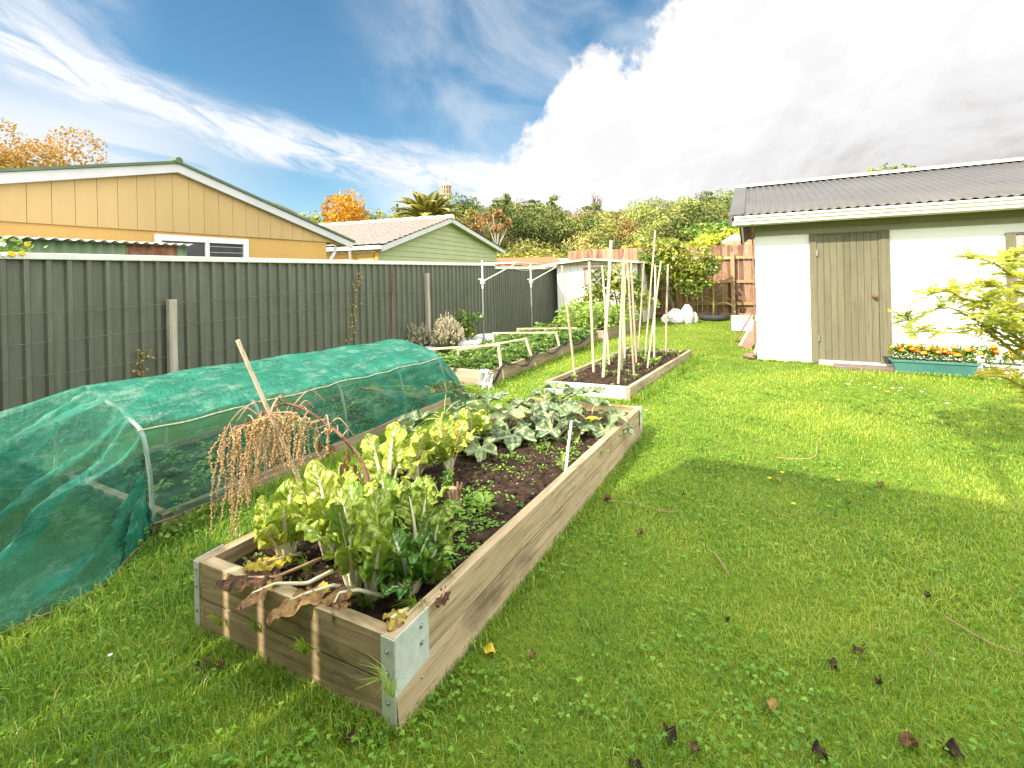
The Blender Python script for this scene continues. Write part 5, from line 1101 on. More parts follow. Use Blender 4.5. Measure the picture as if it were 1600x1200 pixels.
# one batten frame: two legs and a bar
LBL = ['nearest batten frame, running down toward the tunnel', 'second batten frame, its bar sloping up to the right', 'third batten frame, standing before the lime green mound', 'farthest batten frame over the strawberry bed']
for k, ((ra, rb), la) in enumerate(zip((((784, 602), (779, 541)), ((832, 587), (822, 531)), ((876, 571), (869, 521)), ((908, 558), (900, 514))), ((668, 548), (716, 549), (771, 522), (809, 515)))):
    yy = (5.55, 6.55, 7.6, 8.75)[k]; tr = ony(*rb, yy); ft = Vector((-3.09 + .03 * k, yy, 0)); tr.x = min(tr.x, ft.x - .0); zt = tr.z
    lft = atd(*la, .96 * (tr.x * -sP + tr.y * cP) if k < 2 else 1.0 * (tr.x * -sP + tr.y * cP))
    t = thing('batten_frame', LBL[k], 'frame', (ft.x, yy, 0), 'batten frames over the strawberry bed')
    mb = MB(); mb.beam(ft, tr, .034, .034, up=(0, 1, 0), seg=3, jit=.002); obj('leg', mb, M['framewood'], t, bevel=.003)
    mb = MB(); mb.beam((lft.x, lft.y, .1), lft, .032, .032, up=(0, 1, 0)); obj('leg', mb, M['framewood'], t, bevel=.003)
    mb = MB(); d = (tr - lft).normalized() * .02; mb.beam(lft - d + Vector((0, 0, .016)), tr + d + Vector((0, 0, .016)), .036, .026, seg=3, jit=.002); obj('bar', mb, M['framewood'], t, bevel=.003)
# black netting rolled down along the bed edge
pts = [(-3.10, 5.3), (-3.07, 5.6), (-3.0, 6.1), (-3.0, 6.55), (-2.98, 7.1), (-2.97, 7.65), (-2.93, 8.2), (-2.92, 8.8), (-2.93, 9.3)]
sg = [.05, .24, .14, .27, .16, .26, .15, .24, .2]; rows = []
for i in range(81):
    f = i / 80 * 8; j = min(int(f), 7); g = f - j; g2 = g * g * (3 - 2 * g); x, y = lerp2(pts[j], pts[j + 1], g); z = sg[j] + (sg[j + 1] - sg[j]) * g2
    rows.append([(x - .03 - .006 * math.sin(i), y, z + .008), (x - .004 + .005 * math.sin(i * 1.7), y, z + .008 + .004 * math.sin(i * .9)), (x + .008 + .004 * math.sin(i * 1.3), y, z + .0), (x + .008, y, z - .01 - .006 * math.sin(i * .7))])
mb = MB(); mb.grid(rows); o = obj('netting', mb, M['black_cloth'], smooth=True, label='black bird netting bunched down along the strawberry bed board', cat='netting'); s = o.modifiers.new('thick', 'SOLIDIFY'); s.thickness = .004
mb = MB(); c = gz(766, 606); rows = []
for i in range(13):
    rows.append([(c.x - .10 + .2 * i / 12 + .015 * math.sin(k * 2 + i), c.y - .10 + .035 * math.sin(i * 1.1 + k), .01 + .235 * math.sin(math.pi * (.5 + .5 * k / 7)) * (1 - .1 * math.sin(i * 1.9)) * (1 if 0 < i < 12 else .8)) for k in range(8)])
mb.grid(rows); o = obj('plastic_sheet', mb, M['bag'], smooth=True, label='crumpled white plastic at the front corner of the strawberry bed', cat='plastic'); s = o.modifiers.new('thick', 'SOLIDIFY'); s.thickness = .004

# ------------------------------------------------------------------ stakes in the second bed
STK = [((899.5, 594.6), (878, 415), 'leftmost stake, leaning left, at the near edge of the staked bed'), ((927.7, 581.7), (920.7, 409), 'upright stake second from left in the staked bed'),
       ((942.7, 589.9), (955, 376), 'thick stake leaning right, second tallest in the staked bed'), ((952.2, 570), (940.6, 415), 'thin stake leaning left behind the thick tall one'),
       ((966, 600), (975, 403), 'nearest stake at the middle of the staked bed front'), ((971.8, 578), (977.5, 411), 'stake close behind the nearest middle stake'),
       ((990.7, 586.9), (980.2, 404), 'stake leaning left, right of the middle stakes'), ((994, 566), (986, 409), 'stake behind and parallel to the one leaning left'),
       ((997, 551), (1006.4, 409), 'far stake leaning right with a dark notch near its top'), ((1008, 557), (1023.9, 360), 'tallest stake, leaning right, rising above the citrus tree'),
       ((1011.5, 575), (1032.8, 408), 'stake leaning right, crossing the base of the tallest one'), ((1022, 562), (1024, 415), 'upright stake right beside the tallest leaning one'),
       ((1039.8, 554), (1043.7, 413), 'rightmost stake, upright at the far corner of the staked bed'), ((976, 560), (974.5, 428), 'short far stake half hidden behind the middle stakes')]
for (b, tp, lab) in STK:
    g = gz(*b, .12); d = g.x * -sP + g.y * cP; e = atd(*tp, d * rnd.uniform(.97, 1.03)); dr = (e - g).normalized(); mb = MB(); w = rnd.uniform(.023, .031) if b[0] != 942.7 else .037
    mb.beam(g - dr * .06, e, w, w * .9, up=(0, 1, 0), seg=6, jit=.003); obj('stake', mb, M['stake'], label=lab, cat='stake', group='stakes in the second bed', bevel=.003)
# seedlings
def seedling():
    t = thing('seedling', 'pale green seedling in the dark soil of the staked bed', 'seedling', (0, 0, 0), 'seedlings in the staked bed'); lb = LB(); n = 7
    q = np.arange(n) * 2.4; D = np.stack([np.cos(q), np.sin(q), np.full(n, 1.0)], 1); lb.leaves(np.zeros((n, 3)) + np.array([0, 0, .012]) + D * .01, D, np.stack([-np.cos(q), -np.sin(q), np.ones(n)], 1), NP.uniform(.035, .06, n), NP.uniform(.018, .028, n), NP.uniform(.5, 1, n)); lb.build('leaf', G['weed'], t, base=(0, 0, 0))
    mb = MB(); mb.tube([(0, 0, -.01), (0, 0, .022)], .004, 5); obj('stem', mb, M['green_stem'], t); return t
sd0 = None
for i in range(74):
    f, g = rnd.random() ** .8, rnd.random(); x, y = lerp2(lerp2(I2[0], I2[3], f), lerp2(I2[1], I2[2], f), .06 + .88 * g)
    if f < .4 and rnd.random() < .6: continue
    p = (x, y, .125 + .016 * mn.noise((x * 4, y * 4, 1)))
    if sd0 is None: sd0 = seedling(); sd0.location = p
    else: dup(sd0, p, rnd.uniform(0, 6), rnd.uniform(.7, 1.5))

# ------------------------------------------------------------------ chard
def chard_mat():
    m, nt, b = nodes('chard_blade'); uv = nt.nodes.new('ShaderNodeUVMap'); sp = nt.nodes.new('ShaderNodeSeparateXYZ'); nt.links.new(uv.outputs[0], sp.inputs[0])
    au = mth(nt, 'ABSOLUTE', mth(nt, 'MULTIPLY_ADD', sp.outputs[0], 2)); au.node.inputs[0].links[0].from_node.inputs[2].default_value = -1
    v = sp.outputs[1]; nz_ = noise(nt, coords(nt, rand=True), 16, 5)
    wob = mth(nt, 'MULTIPLY', mth(nt, 'SUBTRACT', nz_, .5), .5)
    mid = mth(nt, 'SUBTRACT', 1.0, mth(nt, 'DIVIDE', au, mth(nt, 'ADD', mth(nt, 'MULTIPLY', mth(nt, 'SUBTRACT', 1.0, v), .16), .03)), True)
    lt = mth(nt, 'PINGPONG', mth(nt, 'ADD', mth(nt, 'SUBTRACT', mth(nt, 'MULTIPLY', v, 7.5), mth(nt, 'MULTIPLY', au, 2.2)), wob), .5)
    lat = mth(nt, 'MULTIPLY', mth(nt, 'SUBTRACT', 1.0, mth(nt, 'MULTIPLY', lt, 9), True), mth(nt, 'SUBTRACT', 1.0, mth(nt, 'MULTIPLY', au, .75), True))
    at = nt.nodes.new('ShaderNodeAttribute'); at.attribute_name = 'tint'
    r = ramp(nt, [(0, (.045, .15, .014)), (.3, (.11, .25, .022)), (.6, (.30, .43, .045)), (.9, (.50, .56, .09)), (1, (.55, .50, .09))])
    nt.links.new(mth(nt, 'ADD', at.outputs['Fac'], mth(nt, 'MULTIPLY', mth(nt, 'SUBTRACT', noise(nt, coords(nt, rand=True), 7, 4), .5), .5)), r.inputs[0])
    c = mixc(nt, mth(nt, 'MULTIPLY', lat, .55), r.outputs[0], (.42, .48, .20)); sp_ = ramp(nt, [(.66, 0), (.71, 1)]); nt.links.new(noise(nt, coords(nt, rand=True), 24, 5, .7), sp_.inputs[0]); c = mixc(nt, mth(nt, 'MULTIPLY', sp_.outputs[0], .8), c, (.22, .14, .05)); c = mixc(nt, mth(nt, 'MULTIPLY', mid, 1.6, True), c, (.66, .66, .45))
    nt.links.new(c, b.inputs['Base Color']); b.inputs['Roughness'].default_value = .26; b.inputs['Specular IOR Level'].default_value = .6
    vn = nt.nodes.new('ShaderNodeTexVoronoi'); vn.feature = 'SMOOTH_F1'; vn.inputs['Scale'].default_value = 46; nt.links.new(coords(nt, rand=True), vn.inputs['Vector'])
    h = mth(nt, 'SUBTRACT', mth(nt, 'SUBTRACT', 0.8, mth(nt, 'MULTIPLY', vn.outputs['Distance'], .9)), mth(nt, 'MULTIPLY', lat, .7)); addbump(nt, b, h, 1.0, .014)
    tr = nt.nodes.new('ShaderNodeBsdfTranslucent'); mx = nt.nodes.new('ShaderNodeMixShader'); mx.inputs[0].default_value = .24; nt.links.new(c, tr.inputs['Color'])
    nt.links.new(b.outputs[0], mx.inputs[1]); nt.links.new(tr.outputs[0], mx.inputs[2]); nt.links.new(mx.outputs[0], nt.nodes['Material Output'].inputs['Surface']); return m
CH = chard_mat()
def chard_leaf(parent, root, q, lean, L, W, pet, curl, tint, seed, mats=None, twist=0.0, ruf=.33, name='leaf'):
    rr = random.Random(seed); nv, nu = 30, 14; mb = MB()
    h = Vector((math.cos(q), math.sin(q), 0)); sd0_ = Vector((-h.y, h.x, 0)); tot = pet + L; n = 30; pts, tg = [], []; p = Vector(root); e = math.pi / 2 - lean
    for i in range(n + 1):
        d = h * math.cos(e) + Vector((0, 0, math.sin(e))); pts.append(p.copy()); tg.append(d); p = p + d * tot / n; f = i / n; e -= curl / n * (.25 + 1.7 * f * f * 1.1)
    def at(s):
        f = min(max(s / tot * n, 0), n - 1e-4); j = int(f); return pts[j].lerp(pts[j + 1], f - j), tg[j].lerp(tg[j + 1], f - j).normalized()
    ph1, ph2, k1, k2 = rr.uniform(0, 6), rr.uniform(0, 6), rr.uniform(9, 13), rr.uniform(17, 24); asym = rr.uniform(-.12, .12); cup = rr.uniform(.05, .45)
    rows = []
    for j in range(nv + 1):
        v = j / nv; c, d = at(pet * .86 + v * (tot - pet * .86)); tw = twist * v + .12 * math.sin(v * 5 + ph1); s = sd0_; nn = s.cross(d); 
        s, nn = s * math.cos(tw) + nn * math.sin(tw), nn * math.cos(tw) - s * math.sin(tw)
        w = W * .5 * max(math.sin(math.pi * (v * .965 + .01) ** .78) ** .55, .05) * (1 + .07 * math.sin(v * k1 + ph2)); row = []
        for i in range(nu + 1):
            u = -1 + 2 * i / nu; au = abs(u); sg_ = 1 if u > 0 else -1
            off = nn * (w * (cup * au ** 1.4 * .8 - .03) + ruf * w * au ** 2.2 * math.sin(v * (k1 if sg_ > 0 else k1 * 1.13) * 1.5 + (ph1 if sg_ > 0 else ph2)) + .10 * w * au ** 3 * math.sin(v * k2 * 1.8 + ph2 * sg_)
                       + .008 * mn.noise((u * 3 + seed, v * 7, 1.5)) + .007 * mn.noise((u * 6 + seed, v * 15, 4.5)) + .007 * math.sin(v * 26 - au * 7) * au * (1 - au * .4))
            row.append(c + s * (u * w * (1 + asym * sg_)) * (1 - .05 * au) + off)
            mb.uv[len(mb.v) + len(row) - 1] = (.5 + u * .5, v)
        for k_, pnt in enumerate(row): pass
        rows.append(row)
        o = len(mb.v); mb.v += [tuple(x) for x in row]
        for i in range(nu + 1): mb.uv[o + i] = (.5 + (-1 + 2 * i / nu) * .5, v)
        if j:
            for i in range(nu): mb.face([o - nu - 1 + i, o - nu + i, o + i + 1, o + i])
    # stalk: flattened, broad at the foot, running on as the midrib behind the blade
    mb.m = 1; prev = None
    for j in range(17):
        f = j / 16; c, d = at(f * (pet + L * .62)); s = sd0_; nn = s.cross(d); wd = W * .085 * (1.25 - f) ** .9 * (1.3 if f < .3 else 1) + .0015; tk = wd * .45
        ring = [c + s * wd * math.cos(a) + nn * (tk * math.sin(a) - tk * .75) for a in [2 * math.pi * k / 8 for k in range(8)]]
        o = len(mb.v); mb.v += [tuple(x) for x in ring]
        if prev is not None:
            for k in range(8): mb.face([prev + k, prev + (k + 1) % 8, o + (k + 1) % 8, o + k])
        prev = o
    return obj(name, mb, mats or [CH, M['rib']], parent, smooth=True, tint=tint)
def chard(base_px, label, leaves, z=None):
    """leaves: (heading deg from +X, lean, length, width, stalk, curl, tint)"""
    g = gz(*base_px, .225); z = SZ(g.y) + .0; g = gz(*base_px, z); t = thing('chard_plant', label, 'chard', (g.x, g.y, z))
    for i, (q, lean, L, W, pet, curl, tint) in enumerate(leaves):
        a = math.radians(q); chard_leaf(t, (g.x + .018 * math.cos(a), g.y + .018 * math.sin(a), z - .02), a, lean, L, W, pet, curl, tint, hash((base_px[0], i)) % 1000, twist=rnd.uniform(-.5, .5))
    return t
def auto(n, L, W, pet, tint, lean=(.05, .5), seed=0, q0=0):
    rr = random.Random(seed); r = []
    for i in range(n):
        q = q0 + i * 137.5; f = i / max(n - 1, 1); s = rr.uniform(.85, 1.12) * (1 - .15 * f)
        r.append((q + rr.uniform(-15, 15), lean[0] + (lean[1] - lean[0]) * f + rr.uniform(-.05, .05), L * s, W * s * rr.uniform(.85, 1.15), pet * rr.uniform(.8, 1.2), rr.uniform(.4, 1.3), min(max(tint + rr.uniform(-.18, .18), 0), 1)))
    return r
CHP = [
    ((445, 880), 'pale lime chard clump farthest left, beside the hanging seed strands', auto(8, .20, .15, .15, .80, (.04, .40), 1, 200)),
    ((515, 872), 'tall bright chard clump second from left behind the bent stalks', auto(8, .22, .155, .18, .80, (.02, .28), 2, 160)),
    ((553, 925), 'central chard with thick cream stalks standing at the front board', auto(8, .21, .15, .20, .62, (.03, .32), 3, 250)),
    ((580, 935), 'upright chard with one long pointed front leaf right of the central one', [(255, .06, .25, .115, .15, .12, .70), (330, .25, .2, .14, .14, .7, .5), (120, .15, .22, .15, .17, .6, .62)]),
    ((642, 925), 'glossy dark green chard at the right of the front clump', auto(10, .17, .145, .10, .20, (.08, .62), 5, 280)),
    ((668, 905), 'spotted reddish-tipped chard leaf bunch right of the dark green chard', [(20, .3, .19, .13, .08, .5, .55), (70, .12, .2, .14, .10, .4, .45), (330, .5, .15, .11, .07, .7, .42)]),
    ((604, 778), 'large chard with splayed cream stalks at the back left of the bed', [(160, .38, .22, .18, .17, .6, .80), (100, .10, .24, .19, .19, .5, .78), (15, .62, .27, .15, .16, .35, .85), (60, .26, .21, .18, .18, .7, .7), (205, .65, .2, .16, .14, .8, .72), (320, .45, .14, .1, .1, .9, .6)]),
    ((700, 735), 'pale yellow-green chard beside the courgettes at mid bed', auto(8, .22, .18, .15, .82, (.03, .42), 8, 30)),
    ((664, 800), 'small chard with dark round leaves near the brown stump', auto(4, .13, .11, .08, .45, (.1, .5), 9, 120)),
    ((690, 772), 'small chard seedling in front of the brown stump', auto(4, .10, .085, .06, .45, (.1, .55), 10, 60)),
    ((648, 748), 'bright chard right of the splayed back chard', auto(7, .21, .16, .13, .74, (.04, .5), 14, 70)),
    ((655, 850), 'mid green chard between the glossy dark one and the brown stump', auto(6, .17, .13, .10, .5, (.06, .5), 15, 200)),
    ((735, 700), 'pale chard behind the low courgette near the left board', auto(7, .2, .15, .13, .85, (.05, .5), 16, 20)),
    ((535, 850), 'lime chard behind the tall bright one at the left board', auto(6, .2, .15, .15, .7, (.04, .4), 17, 120)),
    ((610, 850), 'half hidden mid green chard behind the glossy dark one', auto(5, .2, .15, .13, .55, (.06, .4), 12, 10)),
]
for a in CHP: chard(*a)
# spent leaves and stalks lying over the front board
DEADM = [G['dead'], M['rib']]
def lying(pxs, W, tint, label, zf, stalk='rib', seed=0):
    """a collapsed leaf following points (px, py, z): stalk first, blade from the middle on"""
    P = [gz(x, y, z) for x, y, z in pxs]; n = 26; mb = MB(); rr = random.Random(seed)
    def at(f):
        f = min(f * (len(P) - 1), len(P) - 1.001); j = int(f); g = f - j; g = g * g * (3 - 2 * g) * .5 + g * .5; return P[j].lerp(P[j + 1], g)
    rows = []
    for j in range(n + 1):
        f = zf + (1 - zf) * j / n; c = at(f); d = (at(min(f + .02, 1)) - at(max(f - .02, 0))).normalized(); s = Vector((-d.y, d.x, 0)).normalized(); v = j / n
        w = W * .5 * (math.sin(math.pi * min(v * .93 + .05, 1)) ** .6) * (1 + .06 * math.sin(v * 23 + seed) + .05 * math.sin(v * 41)); row = []
        for i in range(11):
            u = -1 + i / 5; z = .007 * math.sin(v * 27 + u * 3 + seed) * (.4 + abs(u)) + .016 * mn.noise((u * 3 + seed, v * 12, 3)) + .006 * mn.noise((u * 9 + seed, v * 30, 3)) - .25 * w * abs(u) ** 1.5
            row.append(c + s * u * w + Vector((0, 0, z + .008)))
        rows.append(row)
    mb.grid(rows); mb.m = 1; mb.tube([at(f / 14 * (zf + (1 - zf) * .55)) + Vector((0, 0, .008)) for f in range(15)], [.0085 * (1 - .55 * f / 14) for f in range(15)], 7)
    V = len(mb.v); tv = np.array([tint + .28 * (1 if k < 33 else 0) for k in range(V)])
    o = obj('spent_leaf', mb, [G['dead'], M[stalk]], smooth=True, tint=tv, label=label, cat='dead leaf')
lying([(515, 870, .26), (480, 885, .30), (430, 905, .32), (385, 905, .315), (338, 915, .29)], .10, .16, 'dark brown shrivelled chard leaf hanging over the left front board', .45, 'dry', 1)
lying([(520, 895, .30), (480, 915, .315), (430, 915, .32), (395, 930, .315), (375, 948, .27)], .10, .42, 'brown tipped chard leaf on a long cream stalk curving over the front board', .55, 'rib', 2)
lying([(560, 925, .27), (520, 918, .31), (480, 930, .32), (445, 945, .29), (418, 968, .245)], .13, .52, 'blistered brown and green chard leaf hanging down the front board', .3, 'rib', 3)
lying([(600, 935, .26), (560, 925, .32), (530, 930, .32), (520, 950, .30), (515, 965, .27)], .11, .45, 'brown blistered leaf beside the hanging one at the central chard', .3, 'rib', 4)
lying([(640, 955, .26), (625, 960, .30), (610, 970, .31), (602, 985, .28)], .08, .72, 'yellow spotted chard leaf drooping over the board near the steel bracket', .2, 'rib', 5)
lying([(470, 868, .25), (440, 875, .29), (410, 882, .31), (380, 890, .31)], .10, .82, 'yellowing chard leaf with grey-brown back lying at the left corner', .2, 'rib', 6)
lying([(690, 905, .25), (695, 925, .28), (690, 940, .3), (682, 950, .3)], .045, .2, 'small curled brown leaf on the right board near the front corner', .1, 'dry', 7)
# arched dead seed head tied to a stake
def bez(P, n):
    P = [Vector(p) for p in P]; out = []
    for i in range(n + 1):
        f = i / n * (len(P) - 1); j = min(int(f), len(P) - 2); g = f - j; p0, p1, p2, p3 = P[max(j - 1, 0)], P[j], P[j + 1], P[min(j + 2, len(P) - 1)]
        out.append(.5 * ((2 * p1) + (p2 - p0) * g + (2 * p0 - 5 * p1 + 4 * p2 - p3) * g * g + (3 * p1 - p0 - 3 * p2 + p3) * g * g * g))
    return out
def seed_head():
    g = gz(575, 835, .22); t = thing('seed_head', 'arching dead stem hung with tan seed strands, leaning on the tall stake', 'seed head', (g.x, g.y, .22))
    d0 = g.x * -sP + g.y * cP; P = [g - Vector((0, 0, .03)), atd(578, 770, d0), atd(566, 725, d0 + .02), atd(540, 688, d0 + .05), atd(500, 655, d0 + .06), atd(455, 632, d0 + .04), atd(420, 640, d0 + .02), atd(395, 662, d0 - .02)]
    arch = bez(P, 40); mb = MB(); mb.tube(arch, [.016 - .012 * (i / 40) ** .6 for i in range(41)], 8); obj('stem', mb, M['dead_stem'], t, smooth=True)
    # side branches springing off the arch
    rr = random.Random(4); brs = []
    for k in range(15):
        i = 18 + int(k * 1.5); p = arch[min(i, 40)]; q = rr.uniform(0, 6.28); L = rr.uniform(.06, .17); b = bez([p, p + Vector((math.cos(q) * L * .5, math.sin(q) * L * .5, L * .35)), p + Vector((math.cos(q) * L, math.sin(q) * L, -.02))], 8); brs.append(b)
        mb = MB(); mb.tube(b, [.004 - .0002 * j for j in range(9)], 5); obj('branch', mb, M['dry'], t, smooth=True)
    bt = [q for b in brs for q in b[3:]]
    # hanging strands: a fine stalk beaded with seed
    spots = [(345, 690), (352, 700), (360, 690), (368, 680), (376, 675), (384, 672), (392, 665), (398, 660), (404, 660), (410, 656), (416, 652), (420, 650), (425, 650), (430, 648), (436, 648), (442, 648), (448, 648), (455, 648), (462, 650), (468, 655), (474, 655), (480, 660), (487, 664), (495, 670), (505, 672), (515, 676)] * 2 + [(x_, 655 + abs(x_ - 425) * .3) for x_ in (384, 392, 398, 404, 410, 416, 420, 425, 430, 436, 442, 448, 404, 416, 425, 436, 360, 368, 376, 352)]
    low = {345: 775, 352: 830, 360: 790, 368: 850, 376: 820, 384: 790, 392: 760, 398: 800, 404: 770, 410: 750, 416: 740, 420: 735, 425: 745, 430: 740, 436: 730, 442: 735, 448: 725, 455: 740, 462: 740, 468: 730, 474: 740, 480: 745, 487: 740, 495: 720, 505: 725, 515: 710}
    for k, (x, y) in enumerate(spots):
        x2 = x + rr.uniform(-5, 5); d = d0 - .02 + rr.uniform(-.09, .10); a = atd(x2, y + rr.uniform(-4, 6), d); e = atd(x2 + rr.uniform(-14, 6) - (8 if x < 380 else 0), low[x] + rr.uniform(-22, 5), d + rr.uniform(-.02, .02))
        s = min(arch[20:] + bt, key=lambda q: (q - a).length); m1 = a.lerp(e, .45) + Vector((rr.uniform(-.04, .02), rr.uniform(-.02, .02), rr.uniform(-.02, .02))); m2 = a + (a - s) * .15
        c = bez([s, m2, m1, e], 30); mb = MB(); mb.tube(c, .0016, 4); mb.m = 1
        n = int((e - a).length / .0048)
        for j in range(n):
            f = .22 + .78 * j / n; i = min(int(f * 30), 29); p = c[i].lerp(c[i + 1], f * 30 - i); r = .0054 * rr.uniform(.5, 1.35) * (1 - .3 * f); o = Vector((rr.uniform(-1, 1), rr.uniform(-1, 1), rr.uniform(-.5, .5))) * .0052; p = p + o
            oo = len(mb.v); mb.v += [tuple(p + Vector(w) * r) for w in ((1, 0, 0), (0, 1, 0), (-1, 0, 0), (0, -1, 0), (0, 0, 1.1), (0, 0, -1.1))]
            for q in ((0, 1, 4), (1, 2, 4), (2, 3, 4), (3, 0, 4), (1, 0, 5), (2, 1, 5), (3, 2, 5), (0, 3, 5)): mb.face([oo + w for w in q])
        obj('seed_strand', mb, [M['dry'], M['seed']], t)
    for k, (x, y) in enumerate(((500, 690), (512, 695), (540, 705), (548, 725), (560, 735), (535, 722))):
        a = atd(x, y, d0 + .03); lb = LB(); n = 3; lb.leaves(np.array([list(a)] * n) + NP.normal(size=(n, 3)) * .006, np.array([[.1, 0, -1.]] * n) + NP.normal(size=(n, 3)) * .2, NP.normal(size=(n, 3)), .065, .028, NP.uniform(.4, .62, n)); lb.build('withered_leaf', G['dead'], t)
seed_head()
a = onx(466, 747, -1.98); b = atd(371, 531, (a.x * -sP + a.y * cP) - .03); mb = MB(); mb.beam(a - (b - a).normalized() * .22, b, .015, .015, up=(0, 1, 0), seg=6, jit=.002); obj('tall_stake', mb, M['stake'], label='tall square stake leaning left behind the seed head', cat='stake', bevel=.002)
a, b = gz(882, 752, .21), None; b = atd(893, 657, a.x * -sP + a.y * cP + .05); mb = MB(); mb.beam(a - (b - a) * .1, b, .014, .014, up=(0, 1, 0), seg=5, jit=.0015); obj('pale_cane', mb, M['pole_white'], label='thin pale stick leaning in the soil by the right board', cat='stick')
a = gz(658, 760, .2); b = atd(656, 712, a.x * -sP + a.y * cP); mb = MB(); mb.beam(a, b, .009, .009, up=(0, 1, 0)); obj('short_stick', mb, M['brown_twig'], label='short brown stick upright beside the pale chard', cat='stick')
# brown stumps
def stump(px, h, r, lab, seed, m='stump'):
    g = gz(*px, .215); t = thing('plant_stump', lab, 'stump', (g.x, g.y, .2)); rr = random.Random(seed)
    mb = MB(); pr = []
    for i in range(9): pr.append((r * (1.25 - .45 * i / 8 + .08 * math.sin(i * 2)), -.03 + (h + .03) * i / 8))
    mb.lathe(pr, (g.x, g.y, .2), 14, .10); obj('stalk', mb, M[m], t, smooth=True)
    for k in range(8):
        q = k * .8; b = Vector((g.x + math.cos(q) * r * 1.2, g.y + math.sin(q) * r * 1.2, .2)); e = b + Vector((math.cos(q) * .02, math.sin(q) * .02, h * rr.uniform(.5, 1.25))); mb = MB(); mb.beam(b, e, r * .55, .006, up=(math.cos(q), math.sin(q), 0), seg=4, jit=.006); obj('husk', mb, M['dead_stem' if k % 3 else 'stump'], t)
stump((708, 795), .13, .026, 'pale brown cut stump with peeling husks at the middle of the bed', 1)
stump((574, 830), .12, .028, 'dark shrivelled stump at the foot of the arching seed head', 2, 'dead_stem')
stump((606, 790), .06, .022, 'low brown stump under the large back chard', 3, 'dead_stem')

# ------------------------------------------------------------------ courgettes
def courgette_mat():
    m, nt, b = nodes('courgette_leaf'); uv = nt.nodes.new('ShaderNodeUVMap'); sp = nt.nodes.new('ShaderNodeSeparateXYZ'); nt.links.new(uv.outputs[0], sp.inputs[0])
    an, rd = sp.outputs[0], sp.outputs[1]; nf = noise(nt, coords(nt, rand=True), 34, 5)
    vd = mth(nt, 'MULTIPLY', mth(nt, 'PINGPONG', mth(nt, 'MULTIPLY', an, 5.0), .5), rd)     # distance from the five main veins
    vein = mth(nt, 'SUBTRACT', 1.0, mth(nt, 'MULTIPLY', mth(nt, 'SUBTRACT', .5, mth(nt, 'PINGPONG', mth(nt, 'MULTIPLY', an, 5.0), .5)), mth(nt, 'MULTIPLY', rd, 16)), True)
    at = nt.nodes.new('ShaderNodeAttribute'); at.attribute_name = 'tint'
    r = ramp(nt, [(0, (.055, .105, .045)), (.4, (.12, .19, .085)), (.7, (.30, .38, .15)), (1, (.55, .46, .10))]); nt.links.new(mth(nt, 'ADD', at.outputs['Fac'], mth(nt, 'MULTIPLY', mth(nt, 'SUBTRACT', nf, .5), .4)), r.inputs[0])
    sil = ramp(nt, [(.50, 0), (.60, 1)]); nt.links.new(mth(nt, 'ADD', nf, mth(nt, 'MULTIPLY', vein, .12)), sil.inputs[0])
    c = mixc(nt, mth(nt, 'MULTIPLY', sil.outputs[0], .6), r.outputs[0], (.46, .50, .36)); c = mixc(nt, mth(nt, 'MULTIPLY', vein, .75), c, (.52, .57, .33))
    nt.links.new(c, b.inputs['Base Color']); b.inputs['Roughness'].default_value = .7; b.inputs['Specular IOR Level'].default_value = .2
    addbump(nt, b, mth(nt, 'SUBTRACT', noise(nt, coords(nt, rand=True), 60, 3), mth(nt, 'MULTIPLY', vein, .8)), .6, .006)
    tr = nt.nodes.new('ShaderNodeBsdfTranslucent'); mx = nt.nodes.new('ShaderNodeMixShader'); mx.inputs[0].default_value = .25; nt.links.new(c, tr.inputs['Color'])
    nt.links.new(b.outputs[0], mx.inputs[1]); nt.links.new(tr.outputs[0], mx.inputs[2]); nt.links.new(mx.outputs[0], nt.nodes['Material Output'].inputs['Surface']); return m
CG = courgette_mat()
def courgette_leaf(parent, root, tip, size, tint, seed, tilt=.5, face=None, cup=.3):
    rr = random.Random(seed); mb = MB(); root, tip = Vector(root), Vector(tip)
    h = Vector((tip.x - root.x, tip.y - root.y, 0)); h = h.normalized() if h.length > .02 else Vector((0, -1, 0))
    if face is not None: h = Vector((math.cos(math.radians(face)), math.sin(math.radians(face)), 0))
    ax = (h * math.cos(tilt) + Vector((0, 0, -math.sin(tilt)))).normalized(); sd = Vector((-h.y, h.x, 0)); nn = ax.cross(sd).normalized(); nn = nn if nn.z > 0 else -nn
    na, nr = 60, 6; ph = rr.uniform(0, 6)
    for j in range(nr + 1):
        f = j / nr
        for i in range(na + 1):
            u = i / na; th = (u - .5) * math.radians(316); lobe = abs(math.cos(math.pi * (u * 5)))
            # five pointed lobes with toothed edges, deepest towards the middle one
            R_ = size * (.62 + .38 * (1 - abs(u - .5) * .75)) * (.60 + .40 * abs(math.sin(math.pi * u * 5)) ** .8) * (1 + .06 * math.sin(u * 92 + ph) + .03 * math.sin(u * 57))
            r = R_ * f; z = cup * size * f * f * (.5 + .5 * math.sin(u * 5 * 2 * math.pi + 1.5)) * .6 + .05 * size * f * math.sin(u * 23 + ph) + cup * size * f * f * .35
            mb.uv[len(mb.v)] = (u, f); mb.v.append(tuple(tip + ax * math.cos(th) * r + sd * math.sin(th) * r + nn * z))
    for j in range(nr):
        for i in range(na): o = j * (na + 1) + i; mb.face([o, o + 1, o + na + 2, o + na + 1])
    mb.m = 1; mid = root.lerp(tip, .5) + Vector((0, 0, .05)); mb.tube(bez([root, mid, tip], 8), [.008 - .0005 * k for k in range(9)], 6)
    return obj('leaf', mb, [CG, M['green_stem']], parent, smooth=True, tint=tint)
